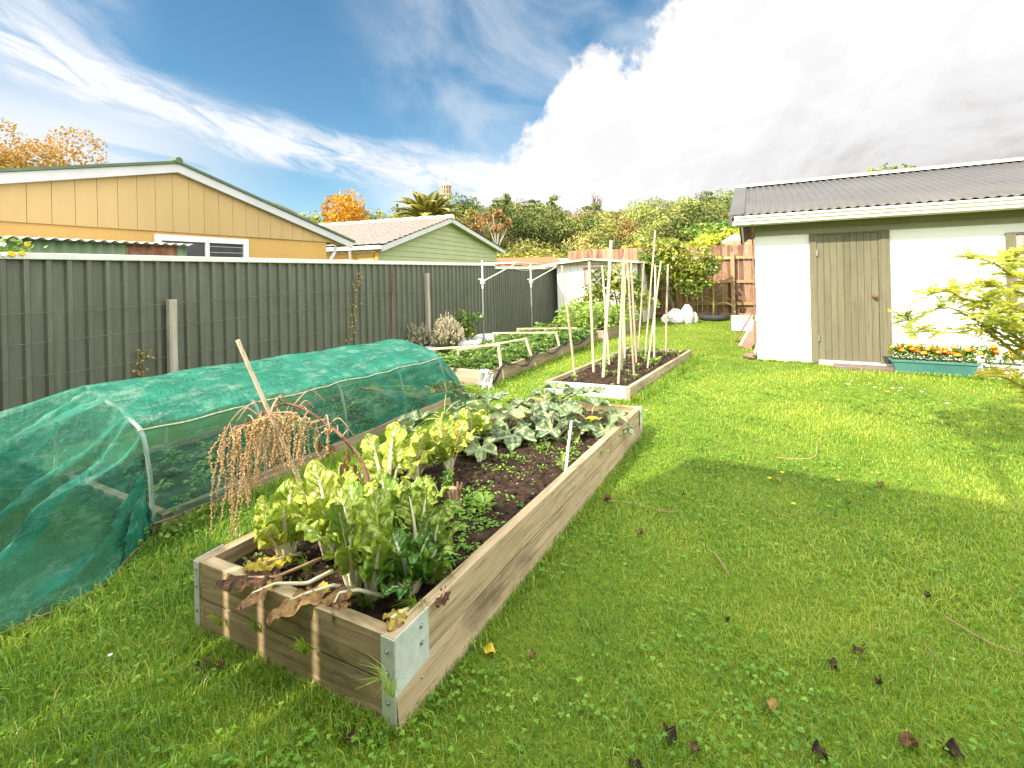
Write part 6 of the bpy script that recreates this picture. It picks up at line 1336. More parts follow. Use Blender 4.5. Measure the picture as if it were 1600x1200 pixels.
def courgette(base, label, leaves, flower=None):
    g = gz(*base, .2); t = thing('courgette_plant', label, 'courgette', (g.x, g.y, .19)); d0 = g.x * -sP + g.y * cP
    for i, (x, y, dd, size, tint, tilt, face) in enumerate(leaves):
        courgette_leaf(t, (g.x + rnd.uniform(-.02, .02), g.y + rnd.uniform(-.02, .02), .2), atd(x, y, d0 + dd), size * 1.28, tint, base[0] + i, tilt, face)
    mb = MB(); mb.tube([g - Vector((0, 0, .03)), g + Vector((.02, 0, .06))], [.02, .015], 8); obj('stem', mb, M['green_stem'], t)
    if flower:
        c = atd(flower[0], flower[1], d0 + flower[2]); lb = LB(); q = np.arange(5) * 1.256; D = np.stack([np.cos(q), np.sin(q), np.full(5, .5)], 1); lb.leaves(np.tile(np.array(list(c)), (5, 1)), D, np.stack([-np.cos(q), -np.sin(q), np.full(5, 1.5)], 1), .06, .035, np.full(5, .5)); lb.build('flower', M['petal_yellow'], t)
courgette((690, 655), 'courgette with big pale leaf backs rising at the far left of the bed', [(698, 612, .05, .16, .35, -.5, 300), (735, 622, .1, .14, .18, -.2, 250), (655, 655, 0, .15, .25, .1, 170), (715, 640, .1, .13, .3, .0, 60), (645, 672, -.05, .14, .3, .3, 200), (770, 625, .25, .13, .3, -.2, 40)])
courgette((775, 690), 'courgette with the largest jagged grey-green leaves at mid bed', [(760, 640, .25, .15, .62, -.3, 270), (795, 650, .2, .15, .6, .0, 330), (800, 680, .0, .16, .3, .3, 300), (760, 672, -.05, .15, .45, .35, 240), (830, 692, .05, .12, .25, .4, 320), (735, 655, .15, .13, .5, .0, 160), (812, 722, -.05, .10, .3, .8, 290), (735, 690, -.1, .11, .5, .5, 220), (838, 662, .25, .12, .2, .1, 10)])
courgette((845, 650), 'ragged courgette at the far end with withered grey leaves', [(850, 618, .15, .12, .3, .0, 300), (815, 632, .2, .12, .35, .0, 200), (880, 632, .1, .11, .2, .2, 330), (855, 648, -.1, .11, .3, .5, 280), (895, 615, .3, .12, .4, .0, 20), (925, 612, .4, .11, .45, .0, 40), (868, 606, .35, .12, .5, .0, 90)])
courgette((735, 712), 'low courgette of mid-green jagged leaves left of the bare soil', [(720, 690, .0, .11, .5, .4, 230), (752, 700, -.05, .10, .55, .5, 300), (700, 705, .05, .11, .45, .2, 180), (742, 675, .12, .12, .5, .1, 70)])
courgette((868, 690), 'courgette seedling of silvery leaves spreading toward the thin pale stick', [(862, 672, .0, .11, .3, .3, 250), (892, 700, -.05, .10, .45, .5, 310), (845, 700, -.05, .10, .3, .5, 210), (880, 660, .08, .11, .35, .1, 60), (850, 640, .2, .12, .4, .0, 120), (905, 668, .1, .10, .4, .2, 10)])
courgette((925, 675), 'yellowing courgette with a yellow flower by the far right board', [(895, 645, -.05, .12, .5, .1, 190), (930, 632, .1, .11, .4, .1, 60), (955, 650, .05, .11, .55, .3, 350), (945, 672, -.05, .11, .5, .5, 310), (915, 690, -.1, .09, .55, .8, 270), (900, 680, -.12, .09, .8, .6, 230), (968, 668, .05, .10, .45, .4, 350), (935, 700, -.1, .08, .6, .8, 300)], (925, 657, -.03))
# soil weeds
def scatter_weeds(n, area, z, size, gm, name, lab, seed, cl=5, pts=None):
    rng = np.random.default_rng(seed); lb = LB()
    for k in range(n):
        x, y = area(rng) if pts is None else pts[k]; m = rng.integers(5, 14); q = rng.uniform(0, 6.28, m); s = size * rng.uniform(.5, 1.3)
        P = np.stack([x + rng.normal(size=m) * s * .9, y + rng.normal(size=m) * s * .9, z(x, y) + rng.uniform(.0, .8, m) * s], 1); D = np.stack([np.cos(q), np.sin(q), rng.uniform(.1, .8, m)], 1)
        lb.leaves(P, D, np.stack([-np.cos(q) * .3, -np.sin(q) * .3, np.ones(m)], 1), s * rng.uniform(.6, 1.2, m), s * rng.uniform(.35, .7, m), np.clip(rng.uniform(.2, .9, m), 0, 1))
    return lb.build(name, G[gm], kind='stuff', label=lab, cat='weeds')
def bedarea(c):
    def f(rng):
        a, b = rng.uniform(.02, .98), rng.uniform(.04, .96); return lerp2(lerp2(c[0], c[3], a), lerp2(c[1], c[2], a), b)
    return f
scatter_weeds(120, bedarea(I1), lambda x, y: SZ(y) - .005, .022, 'weed', 'soil_weeds', 'small green weeds dotted over the soil of the nearest bed', 31)
wp = []
for (x, y, n, s) in ((735, 800, 34, 28), (715, 850, 26, 26), (745, 790, 20, 20), (690, 880, 14, 20), (830, 700, 14, 26), (905, 700, 16, 26), (800, 720, 12, 28), (860, 690, 10, 22), (960, 640, 8, 14), (585, 770, 8, 16)):
    for k in range(n): g = gz(rnd.gauss(x, s), rnd.gauss(y, s * .6), .21); wp.append((min(max(g.x, -1.98), -1.02), g.y))
scatter_weeds(len(wp), None, lambda x, y: SZ(y) - .005, .026, 'clover', 'chickweed', 'lush clover-like weeds on the soil between chard and right board', 32, pts=wp)
def rosette(px, lab, n, L, W, gm='weed', z=.21, lean=.7, tint=(.3, .8)):
    g = gz(*px, z); t = thing('weed_plant', lab, 'weed', (g.x, g.y, z)); lb = LB(); q = np.arange(n) * 2.4; e = NP.uniform(.3, lean + .6, n); D = np.stack([np.cos(q), np.sin(q), e], 1)
    lb.leaves(np.tile([g.x, g.y, z], (n, 1)) + D * L * .15 + np.stack([np.zeros(n), np.zeros(n), np.linspace(0, L * .5, n)], 1), D, np.stack([-np.cos(q), -np.sin(q), np.full(n, 1.2)], 1), L * NP.uniform(.7, 1.1, n), W * NP.uniform(.8, 1.1, n), NP.uniform(*tint, n)); lb.build('leaf', G[gm], t)
    mb = MB(); mb.tube([g - Vector((0, 0, .02)), g + Vector((0, 0, L * .5))], .004, 5); obj('stem', mb, M['green_stem'], t)
rosette((757, 800), 'leafy weed with long pointed leaves right of the brown stump', 13, .075, .026)
rosette((741, 790), 'smaller pointed-leaf weed just left of the long-leaved weed', 9, .055, .022)
rosette((880, 735), 'upright yellow-green weed beside the thin pale stick', 8, .07, .024, tint=(.6, .95))

# ------------------------------------------------------------------ shade-cloth tunnel
def net_mat():
    m, nt, b = nodes('green_shade_cloth'); v = coords(nt, rand=False)
    f = noise(nt, v, 5, 6); r = ramp(nt, [(.3, (.010, .16, .10)), (.6, (.022, .27, .175)), (.8, (.06, .38, .26))]); nt.links.new(f, r.inputs[0])
    sc = ramp(nt, [(.50, 0), (.66, 1)]); nt.links.new(noise(nt, coords(nt, (1, .5, 1.4), rand=False), 11, 12, .80, .4), sc.inputs[0])
    fine = noise(nt, v, 240, 2); tq = nt.nodes.new('ShaderNodeAttribute'); tq.attribute_name = 'tint'; c = mixc(nt, mth(nt, 'MULTIPLY', mth(nt, 'MULTIPLY', sc.outputs[0], .55), mth(nt, 'SUBTRACT', 1.0, mth(nt, 'MULTIPLY', tq.outputs['Fac'], .5))), r.outputs[0], (.42, .55, .44)); nt.links.new(c, b.inputs['Base Color'])
    b.inputs['Roughness'].default_value = .42; b.inputs['Specular IOR Level'].default_value = .45; addbump(nt, b, mth(nt, 'ADD', noise(nt, coords(nt, (1, .35, 1), rand=False), 24, 6, .7, 1.2), mth(nt, 'MULTIPLY', noise(nt, coords(nt, (1, 1.6, .5), rand=False), 11, 4, .6, 1.5), 1.2)), .8, .022)
    tl = nt.nodes.new('ShaderNodeBsdfTranslucent'); nt.links.new(c, tl.inputs['Color']); tp = nt.nodes.new('ShaderNodeBsdfTransparent')
    m1 = nt.nodes.new('ShaderNodeMixShader'); m1.inputs[0].default_value = .35; nt.links.new(b.outputs[0], m1.inputs[1]); nt.links.new(tl.outputs[0], m1.inputs[2])
    lw = nt.nodes.new('ShaderNodeLayerWeight'); lw.inputs['Blend'].default_value = .5
    mr = nt.nodes.new('ShaderNodeMapRange'); mr.interpolation_type = 'SMOOTHSTEP'; nt.links.new(lw.outputs['Facing'], mr.inputs['Value'])
    mr.inputs['From Min'].default_value = .16; mr.inputs['From Max'].default_value = .50; mr.inputs['To Min'].default_value = .40; mr.inputs['To Max'].default_value = .95
    ta = nt.nodes.new('ShaderNodeAttribute'); ta.attribute_name = 'tint'
    k = mth(nt, 'ADD', mth(nt, 'ADD', mr.outputs[0], mth(nt, 'MULTIPLY', ta.outputs['Fac'], .20)), mth(nt, 'MULTIPLY', sc.outputs[0], .25), True)
    k = mth(nt, 'ADD', k, mth(nt, 'MULTIPLY', mth(nt, 'SUBTRACT', fine, .5), .5), True)
    m2 = nt.nodes.new('ShaderNodeMixShader'); nt.links.new(k, m2.inputs[0]); nt.links.new(tp.outputs[0], m2.inputs[1]); nt.links.new(m1.outputs[0], m2.inputs[2]); nt.links.new(m2.outputs[0], nt.nodes['Material Output'].inputs['Surface']); return m
SEC = [(-3.085, .085), (-3.10, .33), (-3.155, .55), (-3.20, .612), (-3.28, .645), (-3.52, .728), (-3.78, .785), (-3.9, .785), (-4.12, .72), (-4.34, .58), (-4.46, .35), (-4.5, .02)]
NT = 150
def section(y, grow=0.0):
    """cloth section at y: list of points from the right hem over the ridge to the left hem"""
    k = 1.035 - .11 * (y - 1.3) / 3; out = []; L = [0]
    for a, b in zip(SEC, SEC[1:]): L.append(L[-1] + math.hypot(b[0] - a[0], b[1] - a[1]))
    for i in range(NT + 1):
        s = L[-1] * i / NT; j = max(n for n in range(len(SEC) - 1) if L[n] <= s + 1e-9); g = (s - L[j]) / (L[j + 1] - L[j]); p = lerp2(SEC[j], SEC[j + 1], g); out.append(Vector((p[0], y, max(p[1] * k + grow, .01))))
    return out
HY = [1.40, 2.1, 2.85, 3.6, 4.28]
def tunnel():
    t = thing('net_tunnel', 'green shade-cloth tunnel on white hoops, draped to the grass', 'net tunnel', (-3.7, 2.8, 0)); main = []
    ny = 84
    for j in range(ny + 1):
        y = 1.36 + (4.30 - 1.36) * j / ny; sg_ = abs(math.sin(math.pi * (y - 1.36) / .74)); row = section(y)
        for i, p in enumerate(row):
            u = i / NT; q = 1 - abs(u - .5) * 2
            p.z -= .012 * sg_ * min(q * 2, 1) - .008 * mn.noise((p.x * 9, p.y * 9, p.z * 9)); p.x += (.02 * sg_ * (1 - q) - .012 * mn.noise((y * 3.3, u * 9, 2)) - .006 * math.sin(y * 17 + u * 40)) * (1 if u < .5 else -1)
            if u < .05: p.z += .035 * mn.noise((y * 2.2, 1, 5)); p.x += .012 * math.sin(y * 5)
        main.append(row)
    def drape(ring, hem, nr, out_pow, zpow, fold, seed):
        L = [0]; 
        for a, b in zip(hem, hem[1:]): L.append(L[-1] + math.hypot(b[0] - a[0], b[1] - a[1]))
        H = []
        for i in range(NT + 1):
            s = L[-1] * i / NT; j = max(n for n in range(len(hem) - 1) if L[n] <= s + 1e-9); p = lerp2(hem[j], hem[j + 1], (s - L[j]) / (L[j + 1] - L[j])); H.append(Vector((p[0], p[1], .018)))
        rows = []
        for k in range(1, nr + 1):
            f = k / nr; row = []
            for i, p in enumerate(ring):
                h = H[i]; d = Vector((h.x - p.x, h.y - p.y, 0)); q = Vector((p.x, p.y, 0)) + d * (f ** out_pow); z = h.z + (p.z - h.z) * (1 - f) ** zpow
                u = i / NT; rg_ = lambda q: 1.6 * (1 - abs(math.sin(q))) ** 1.5 - .55
                w = fold * math.sin(math.pi * min(f, 1) ** .75 * .93) * (rg_(u * 19 + seed + f * 1.1) + .7 * rg_(u * 34 + seed * 2 - f * 1.6) + .8 * mn.noise((u * 9, f * 4, seed)))
                s = d.normalized() if d.length > .01 else Vector((0, -1, 0)); q = q + s * w; z += w * .55 + (.015 * abs(math.sin(u * 60 + f * 5)) * f if f < 1 else 0)
                row.append(Vector((q.x, q.y, max(z, .012))))
            rows.append(row)
        return rows
    hem1 = [(-3.09, 1.40), (-3.05, 1.33), (-2.96, 1.22), (-2.80, 1.05), (-2.78, .92), (-2.81, .70), (-2.95, .45), (-3.3, .2), (-3.8, .05), (-4.4, .1), (-4.9, .4), (-5.1, .8), (-4.95, 1.2), (-4.55, 1.36)]
    hem2 = [(-3.05, 4.26), (-2.98, 4.34), (-2.9, 4.52), (-3.12, 4.7), (-3.6, 4.86), (-4.1, 4.86), (-4.45, 4.7), (-4.55, 4.3)]
    fr = drape(main[0], hem1, 46, 1.25, 1.0, .11, 1.3); bk = drape(main[-1], hem2, 18, .9, 1.1, .02, 4.1)
    mb = MB(); rows = fr[::-1] + main + bk; mb.grid(rows); tv = np.concatenate([np.repeat(np.minimum(np.arange(len(fr))[::-1] / 6.0, 1), NT + 1), np.zeros((len(main) + 0) * (NT + 1)), np.ones(len(bk) * (NT + 1)) * .5]); obj('cloth', mb, net_mat(), t, smooth=True, tint=tv)
    i0 = next(i for i, p in enumerate(section(1.36)) if p.z > .605); mb = MB(); mb.tube([r[i0] + Vector((.002, 0, .002 + .004 * mn.noise((k_ * .3, 1, 1)))) for k_, r in enumerate(main)], .0048, 6); obj('seam', mb, M['cream_hem'], t, smooth=True)
    hemline = [r[0] for r in main] ; mb = MB(); mb.tube([p + Vector((.003, 0, 0)) for p in fr[-1][:60][::-1]] + hemline, .004, 5); obj('hem_cord', mb, M['hem_brown'], t, smooth=True)
    for y in HY:
        s = section(y, -.018); c = Vector((-3.79, y, .35)); pts = [p + (c - p).normalized() * .04 for p in s[::4]]; pts[0].z = -.05; pts[-1].z = -.05; mb = MB(); mb.tube(pts, .0125, 8); obj('hoop', mb, M['hoop'], t, smooth=True)
M['cream_hem'] = surf('pale_sewn_seam', [(.3, (.22, .32, .22)), (.7, (.52, .50, .38))], 30, rough=.8, bump=.2)
M['hem_brown'] = surf('brown_hem_cord', [(.3, (.22, .12, .07)), (.7, (.36, .22, .13))], 30, rough=.8, bump=.2)
tunnel()
B0 = [(-4.4, 1.42), (-3.07, 1.42), (-3.04, 4.25), (-4.4, 4.25)]
bed0, I0 = raised_bed('covered_bed', 'low mossy timber bed hidden under the green net tunnel', B0, .12, .11, 1, .045, M['old_x'], M['mossy_y'] if 'mossy_y' in M else M['old_y'])
soil_mesh(I0, .075, .07, 'soil', bed0, clods=60, nx=16, ny=40)
scatter_weeds(190, bedarea(I0), lambda x, y: .075, .045, 'weed', 'tunnel_greens', 'low green plants growing under the net tunnel', 35)
lb = LB()
for (cx, cy, n, s) in ((-3.02, 1.46, 150, .07), (-3.0, 1.62, 70, .05)):
    P = np.array([cx, cy, .045]) + NP.normal(size=(n, 3)) * np.array([s * .8, s, .03]); P[:, 2] = np.abs(P[:, 2]); lb.leaves(P, rdir(n, .4), rdir(n, 1.2), .03, .024, NP.uniform(.2, .9, n))
lb.build('creeping_weed', G['weed'], kind='stuff', label='dense bright creeping weed at the corner of the net tunnel', cat='weed')
M['soil_light'] = surf('dry_brown_earth', [(.3, (.16, .10, .07)), (.7, (.30, .20, .14))], 12, rough=.95, bump=.8)
# ------------------------------------------------------------------ plants of the further beds
def clump(name, label, cat, gm, n, r, h, L, W, group, seed, tri=True, tint=(.15, .95), stems=True):
    rng = np.random.default_rng(seed); t = thing(name, label, cat, (0, 0, 0), group); lb = LB(); q = rng.uniform(0, 6.28, n); e = rng.uniform(0, 1, n) ** .6
    C = np.stack([np.cos(q) * r * e, np.sin(q) * r * e, h * (1 - .75 * e ** 2) * rng.uniform(.55, 1.0, n)], 1)
    for k in ((-.9, 0, .9) if tri else (0,)):
        D = np.stack([np.cos(q + k), np.sin(q + k), rng.uniform(-.2, .5, n)], 1); Nn = np.stack([np.cos(q) * .35, np.sin(q) * .35, np.ones(n)], 1) + rng.normal(size=(n, 3)) * .3
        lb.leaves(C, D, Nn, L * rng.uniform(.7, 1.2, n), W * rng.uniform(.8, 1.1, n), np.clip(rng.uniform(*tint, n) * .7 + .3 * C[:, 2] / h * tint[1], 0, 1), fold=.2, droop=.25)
    lb.build('leaf', G[gm], t, base=(0, 0, 0))
    if stems:
        mb = MB()
        for i in range(0, n, 3): mb.tube([(0, 0, 0), tuple(C[i] * .6 + np.array([0, 0, .02])), tuple(C[i])], .003, 4)
        obj('stem', mb, M['green_stem'], t)
    return t
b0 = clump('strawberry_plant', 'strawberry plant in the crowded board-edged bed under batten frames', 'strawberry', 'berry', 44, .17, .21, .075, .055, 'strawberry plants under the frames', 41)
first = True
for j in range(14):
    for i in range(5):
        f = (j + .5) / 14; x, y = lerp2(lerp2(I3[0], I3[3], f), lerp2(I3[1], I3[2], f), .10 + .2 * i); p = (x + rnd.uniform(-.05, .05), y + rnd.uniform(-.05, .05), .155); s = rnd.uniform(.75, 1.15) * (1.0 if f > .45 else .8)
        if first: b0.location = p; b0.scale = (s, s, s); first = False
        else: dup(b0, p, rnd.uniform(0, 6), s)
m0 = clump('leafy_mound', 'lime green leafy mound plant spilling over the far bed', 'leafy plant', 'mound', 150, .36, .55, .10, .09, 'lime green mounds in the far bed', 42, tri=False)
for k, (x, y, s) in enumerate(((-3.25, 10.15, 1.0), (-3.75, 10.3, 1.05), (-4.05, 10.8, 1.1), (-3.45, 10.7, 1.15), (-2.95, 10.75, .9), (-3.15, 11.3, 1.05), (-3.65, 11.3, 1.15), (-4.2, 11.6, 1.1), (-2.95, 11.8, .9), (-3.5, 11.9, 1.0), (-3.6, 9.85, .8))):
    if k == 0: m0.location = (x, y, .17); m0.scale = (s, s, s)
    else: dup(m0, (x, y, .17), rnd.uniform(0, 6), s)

# lavender by the fence
def lavender(px, top, r, lab, gm, n, dry, seed):
    g = gz(*px, 0); h = onx(top[0], top[1], g.x).z; rng = np.random.default_rng(seed); t = thing('lavender_bush', lab, 'bush', (g.x, g.y, 0)); lb = LB()
    q = rng.uniform(0, 6.28, n); e = rng.uniform(0, 1, n) ** .5; B = np.stack([np.cos(q) * r * .35 * e, np.sin(q) * r * .35 * e, np.full(n, .08)], 1) + np.array([g.x, g.y, 0]); T = np.stack([np.cos(q) * r * e, np.sin(q) * r * e, h * (1 - .4 * e ** 2) * rng.uniform(.6, 1.0, n)], 1) + np.array([g.x, g.y, 0])
    D = T - B; lb.leaves(B, D, rdir(n), np.linalg.norm(D, axis=1), .009, rng.uniform(.1, .6, n), droop=.0)
    m = 7
    for k in range(m):
        f = rng.uniform(.3, .98, n)[:, None]; P = B + D * f; lb.leaves(P, D + rng.normal(size=(n, 3)) * .25 * np.linalg.norm(D, axis=1)[:, None], rdir(n), .05, .008, rng.uniform(.1, .9, n), droop=.1)
    lb.build('foliage', G[gm], t); lb = LB(); i = np.where(rng.uniform(0, 1, n) < dry)[0]
    for k in range(9):
        P = T[i] + D[i] * (rng.uniform(-.16, .02, len(i))[:, None]); lb.leaves(P, D[i] + rng.normal(size=(len(i), 3)) * .25, rdir(len(i)), .026, .014, rng.uniform(.2, 1, len(i)))
    lb.build('flower_spike', G['lavender_dry'], t)
lavender((652, 560), (652, 503), .33, 'grey-green lavender bush in a tub before the steel fence', 'lavender', 420, .3, 51)
lavender((700, 562), (692, 490), .30, 'cream seed-headed lavender bush in sun beside the grey lavender', 'lavender', 420, .95, 52)
g = gz(668, 567); mb = MB(); mb.lathe([(.20, 0), (.24, .2), (.25, .24), (.23, .24), (.21, .2)], (g.x - .1, g.y, 0), 20); obj('white_tub', mb, M['white_plastic'], smooth=False, label='scuffed white tub behind the far end of the net tunnel', cat='tub')
# tyre planters and the small lemon tree
def tyre(c, r, h, m, lab, name='tyre_planter', soil=True):
    t = thing(name, lab, 'tyre', (c.x, c.y, 0)); mb = MB(); mb.lathe([(r * .82, 0), (r * .96, .03 * h / .2), (r, h * .35), (r, h * .65), (r * .96, h * .92), (r * .84, h), (r * .70, h * .97), (r * .66, h * .85), (r * .66, h * .7)], (c.x, c.y, 0), 28)
    for k in range(40):
        q = k * 6.283 / 40; mb.box(c.x + math.cos(q) * r - .006, c.x + math.cos(q) * r + .006, c.y + math.sin(q) * r - .006, c.y + math.sin(q) * r + .006, h * .3, h * .7)
    obj('casing', mb, M[m], t, smooth=True); mb = MB(); mb.lathe([(r * .67, h * .72), (r * .4, h * .76), (.01, h * .78)], (c.x, c.y, 0), 20); obj('soil', mb, M['soil'], t)
c1, c2 = gz(731, 545), gz(766, 538); c2.x -= .06; tyre(c1, .29, .2, 'tyre_white', 'white painted tyre planter holding the small lemon tree'); tyre(c2, .29, .2, 'tyre_white', 'empty white painted tyre planter behind the clothesline post')
h = onx(735, 500, c1.x).z; leaf_tree('lemon_tree', 'small glossy lemon tree in a white tyre by the steel fence', (c1.x, c1.y, h * .80), (.26, .26, .26), (c1.x, c1.y, .12), 'lemon', 260, .075, 7, bark='bark', seed=53, limbs=5, tr=.016)
for k in range(4):
    mb = MB(); mb.blob((c1.x + .1 + rnd.uniform(-.12, .12), c1.y - .14, h * .62 + rnd.uniform(-.08, .1)), (.02, .02, .024), 10, 7, 0); o = obj('small_fruit', mb, M['petal_yellow'], smooth=True, label='small yellow fruit hanging in the young lemon tree', cat='fruit', group='fruit on the lemon tree')

# citrus in front of the shed and the big one on the back fence
def citrus(name, lab, parts, trunk, n, size, seed, tmax):
    rng = np.random.default_rng(seed); t = thing(name, lab, 'tree', (trunk[0].x, trunk[0].y, 0)); lb = LB()
    for c, r, w in parts: crown_cloud(lb, c, r, int(n * w), size, 8, rng=rng, tmax=tmax)
    lb.build('crown', G['citrus'], t); mb = MB(); k = len(trunk); mb.tube(trunk, [.07 - .04 * i / k for i in range(k)] if name == 'citrus_tree' and len(parts) > 3 else [.035 - .02 * i / k for i in range(k)], 8)
    for c, r, w in parts: mb.tube([trunk[-2], trunk[-1].lerp(Vector(c), .6), Vector(c) + Vector((0, 0, r[2] * .5))], [.03, .018, .006], 5)
    obj('trunk', mb, M['bark'], t, smooth=True)
Yc = 12.2; P = lambda x, y, Y: ony(x, y, Y)
citrus('citrus_tree', 'slender dark citrus tree with gaps in front of white shed', [(P(955, 440, Yc), (.5, .35, .42), 1.2), (P(940, 463, Yc), (.55, .35, .22), .8), (P(985, 455, Yc), (.5, .4, .45), 1.0), (P(965, 500, Yc), (.42, .3, .35), .7), (P(1000, 470, Yc + .2), (.45, .35, .3), .5)], [P(975, 535, Yc), P(973, 515, Yc), P(968, 480, Yc)], 620, .085, 61, 1.0)
for o in [q for q in scene.objects if q.name == 'citrus_tree']: pass
Yd = 14.6
citrus('citrus_tree', 'broad yellow-green citrus tree spreading along the paling fence', [(P(1035, 405, Yd), (.75, .55, .45), 1), (P(1075, 405, Yd), (.8, .55, .5), 1.1), (P(1010, 428, Yd), (.6, .5, .5), .8), (P(1100, 412, Yd), (.5, .4, .4), .6), (P(1050, 435, Yd), (.7, .5, .45), .7), (P(1085, 445, Yd), (.6, .45, .35), .4), (P(1005, 395, Yd), (.35, .35, .35), .3)], [P(1050, 500, Yd), P(1052, 478, Yd), P(1042, 455, Yd), P(1045, 435, Yd)], 1000, .095, 62, 1.1)
# corn in a black tyre
cc = gz(1115, 498); cc = Vector((-1.12, 14.9, 0)); tyre(cc, .40, .17, 'tyre_black', 'black tyre planter holding the corn before the paling fence')
def corn():
    t = thing('corn_plant', 'single yellow-green corn stalk with arching blades in black tyre', 'corn', (cc.x, cc.y, .1)); top = ony(1116, 428, cc.y).z; mb = MB(); mb.tube([(cc.x, cc.y, .1), (cc.x + .01, cc.y, top * .5), (cc.x - .01, cc.y, top)], [.035, .028, .008], 8); obj('stalk', mb, M['golden_stem'], t, smooth=True)
    for k in range(13):
        lb = LB(); q = (k % 2) * math.pi + rnd.uniform(-.5, .5); z = .3 + (top - .4) * k / 12; L = rnd.uniform(.55, .85) * (1 - .3 * k / 12); d = Vector((math.cos(q), math.sin(q) * .7, 0)); n = 10; pts = []; e = 1.05; p = Vector((cc.x, cc.y, z))
        for i in range(n + 1): pts.append(p.copy()); p = p + (d * math.cos(e) + Vector((0, 0, math.sin(e)))) * L / n; e -= .23
        s = Vector((-d.y, d.x, 0)); V, Q = [], []
        for i, p in enumerate(pts):
            w = .038 * math.sin(math.pi * min(.12 + .88 * i / n, 1) ** .8) + .002; V += [list(p - s * w + Vector((0, 0, .012))), list(p), list(p + s * w + Vector((0, 0, .012)))]
            if i: o = i * 3; Q += [[o - 3, o - 2, o + 1, o], [o - 2, o - 1, o + 2, o + 1]]
        lb.put(np.array(V), np.array(Q), np.full(len(V), rnd.uniform(.2, .9))); lb.build('blade', G['corn'], t)
    for k in range(5):
        q = k * 1.25; mb = MB(); b = Vector((cc.x, cc.y, top - .02)); mb.tube([b, b + Vector((math.cos(q) * .05, math.sin(q) * .05, .1)), b + Vector((math.cos(q) * .11, math.sin(q) * .11, .14))], .006, 4); obj('tassel', mb, M['dry'], t)
corn()
# bags, boards, box
def bag(px0, px1, yb, yt, Y, lab, seed, m='bag'):
    a, b = ony(px0, yb, Y), ony(px1, yb, Y); zt = ony((px0 + px1) / 2, yt, Y).z; c = (a + b) / 2; w = (b.x - a.x) / 2; rows = []
    for i in range(19):
        f = i / 18; r = w * (1.0 - .25 * f) * (math.sin(math.pi * (f * .86 + .12)) ** .45)
        rows.append([(c.x + r * math.cos(q) * (1 + .16 * mn.noise((math.cos(q) * 2 + seed, math.sin(q) * 2, f * 5)) + .10 * mn.noise((math.cos(q) * 6 + seed, math.sin(q) * 6, f * 12))), Y + r * .8 * math.sin(q) * (1 + .16 * mn.noise((math.cos(q) * 2, seed, f * 5)) + .10 * mn.noise((math.cos(q) * 6, seed, f * 12))), zt * f + .012 * math.sin(q * 5 + f * 9)) for q in [2 * math.pi * k / 26 for k in range(26)]])
    mb = MB(); mb.grid(rows, True); mb.face(list(range(26))[::-1]); mb.face([18 * 26 + k for k in range(26)]); obj('plastic_bag', mb, M[m], smooth=True, label=lab, cat='bag')
bag(1040, 1072, 506, 483, 13.7, 'squat crumpled white plastic bag with a reddish knot by the citrus', 1.0); bag(1062, 1086, 506, 476, 13.8, 'tall full white plastic bag, the largest of those by the citrus', 2.0); bag(1078, 1092, 505, 488, 13.9, 'narrow greyish bag leaning on the tall white bag', 3.0, 'bag_grey'); bag(1033, 1046, 505, 492, 13.9, 'small white bag end at the left of the squat bag', 4.0)
a = ony(1055, 486, 13.6); mb = MB(); mb.blob((a.x, 13.62, a.z), (.09, .04, .05), 10, 6, .2); obj('red_rag', mb, M['petal_red'] if 'petal_red' in M else M['brown_board'], smooth=True, label='reddish rag tied on the squat white bag', cat='rag')
def lean_board(pb, pt, Y0, Y1, w, th, m, lab):
    a = ony(*pb, Y0); a.z = 0; b = ony(*pt, Y1); d = (b - a).normalized(); mb = MB(); mb.beam(a, b, w, th, up=d.cross(Vector((0, 1, 0))), seg=2); obj('leaning_board', mb, M[m], label=lab, cat='board', bevel=.006)
lean_board((1155, 530), (1192, 478), 9.9, 10.1, .28, .03, 'white_paint', 'wide white board leaning against the garage side')
lean_board((1164, 530), (1196, 495), 9.6, 9.8, .05, .16, 'brown_board', 'pinkish brown edged board leaning in front of the white one')
lean_board((1148, 521), (1188, 470), 10.5, 10.6, .18, .02, 'rust', 'rusty brown board leaning behind the white one at the garage side')
lean_board((1178, 546), (1190, 515), 8.9, 9.0, .05, .04, 'stake', 'short raw timber offcut leaning on the garage corner')
a = ony(1152, 508, 12.2); t = thing('storage_box', 'open white box with green side standing beyond the leaning boards', 'box', (a.x, 12.2, 0)); x0, x1, z1 = ony(1143, 500, 12.2).x, ony(1176, 500, 12.2).x, .36
for q in ((x0, x1, 12.2, 12.22), (x0, x1, 12.55, 12.57), (x0, x0 + .02, 12.22, 12.55), (x1 - .02, x1, 12.22, 12.55)): mb = MB(); mb.box(*q, .02, z1); obj('side_panel', mb, M['white_plastic'], t)
mb = MB(); mb.box(x0 - .02, x0 - .001, 12.2, 12.57, .05, z1); obj('end_panel', mb, M['teal_plastic'], t); mb = MB(); mb.box(x0, x1, 12.18, 12.199, z1 - .04, z1 + .01); obj('rim', mb, M['cream'], t)
c = ony(1186, 520, 9.5); mb = MB(); mb.blob((.02, 10.2, .14), (.14, .14, .14), 14, 9, .05); obj('white_drum', mb, M['white_plastic'], smooth=True, label='small pale drum tucked under the leaning boards', cat='drum')
mb = MB(); mb.blob((-.10, 8.62, .03), (.11, .16, .05), 14, 8, .3); obj('soil_clod', mb, M['soil_light'], smooth=True, label='low brown clod of earth lying at the garage corner', cat='clod')

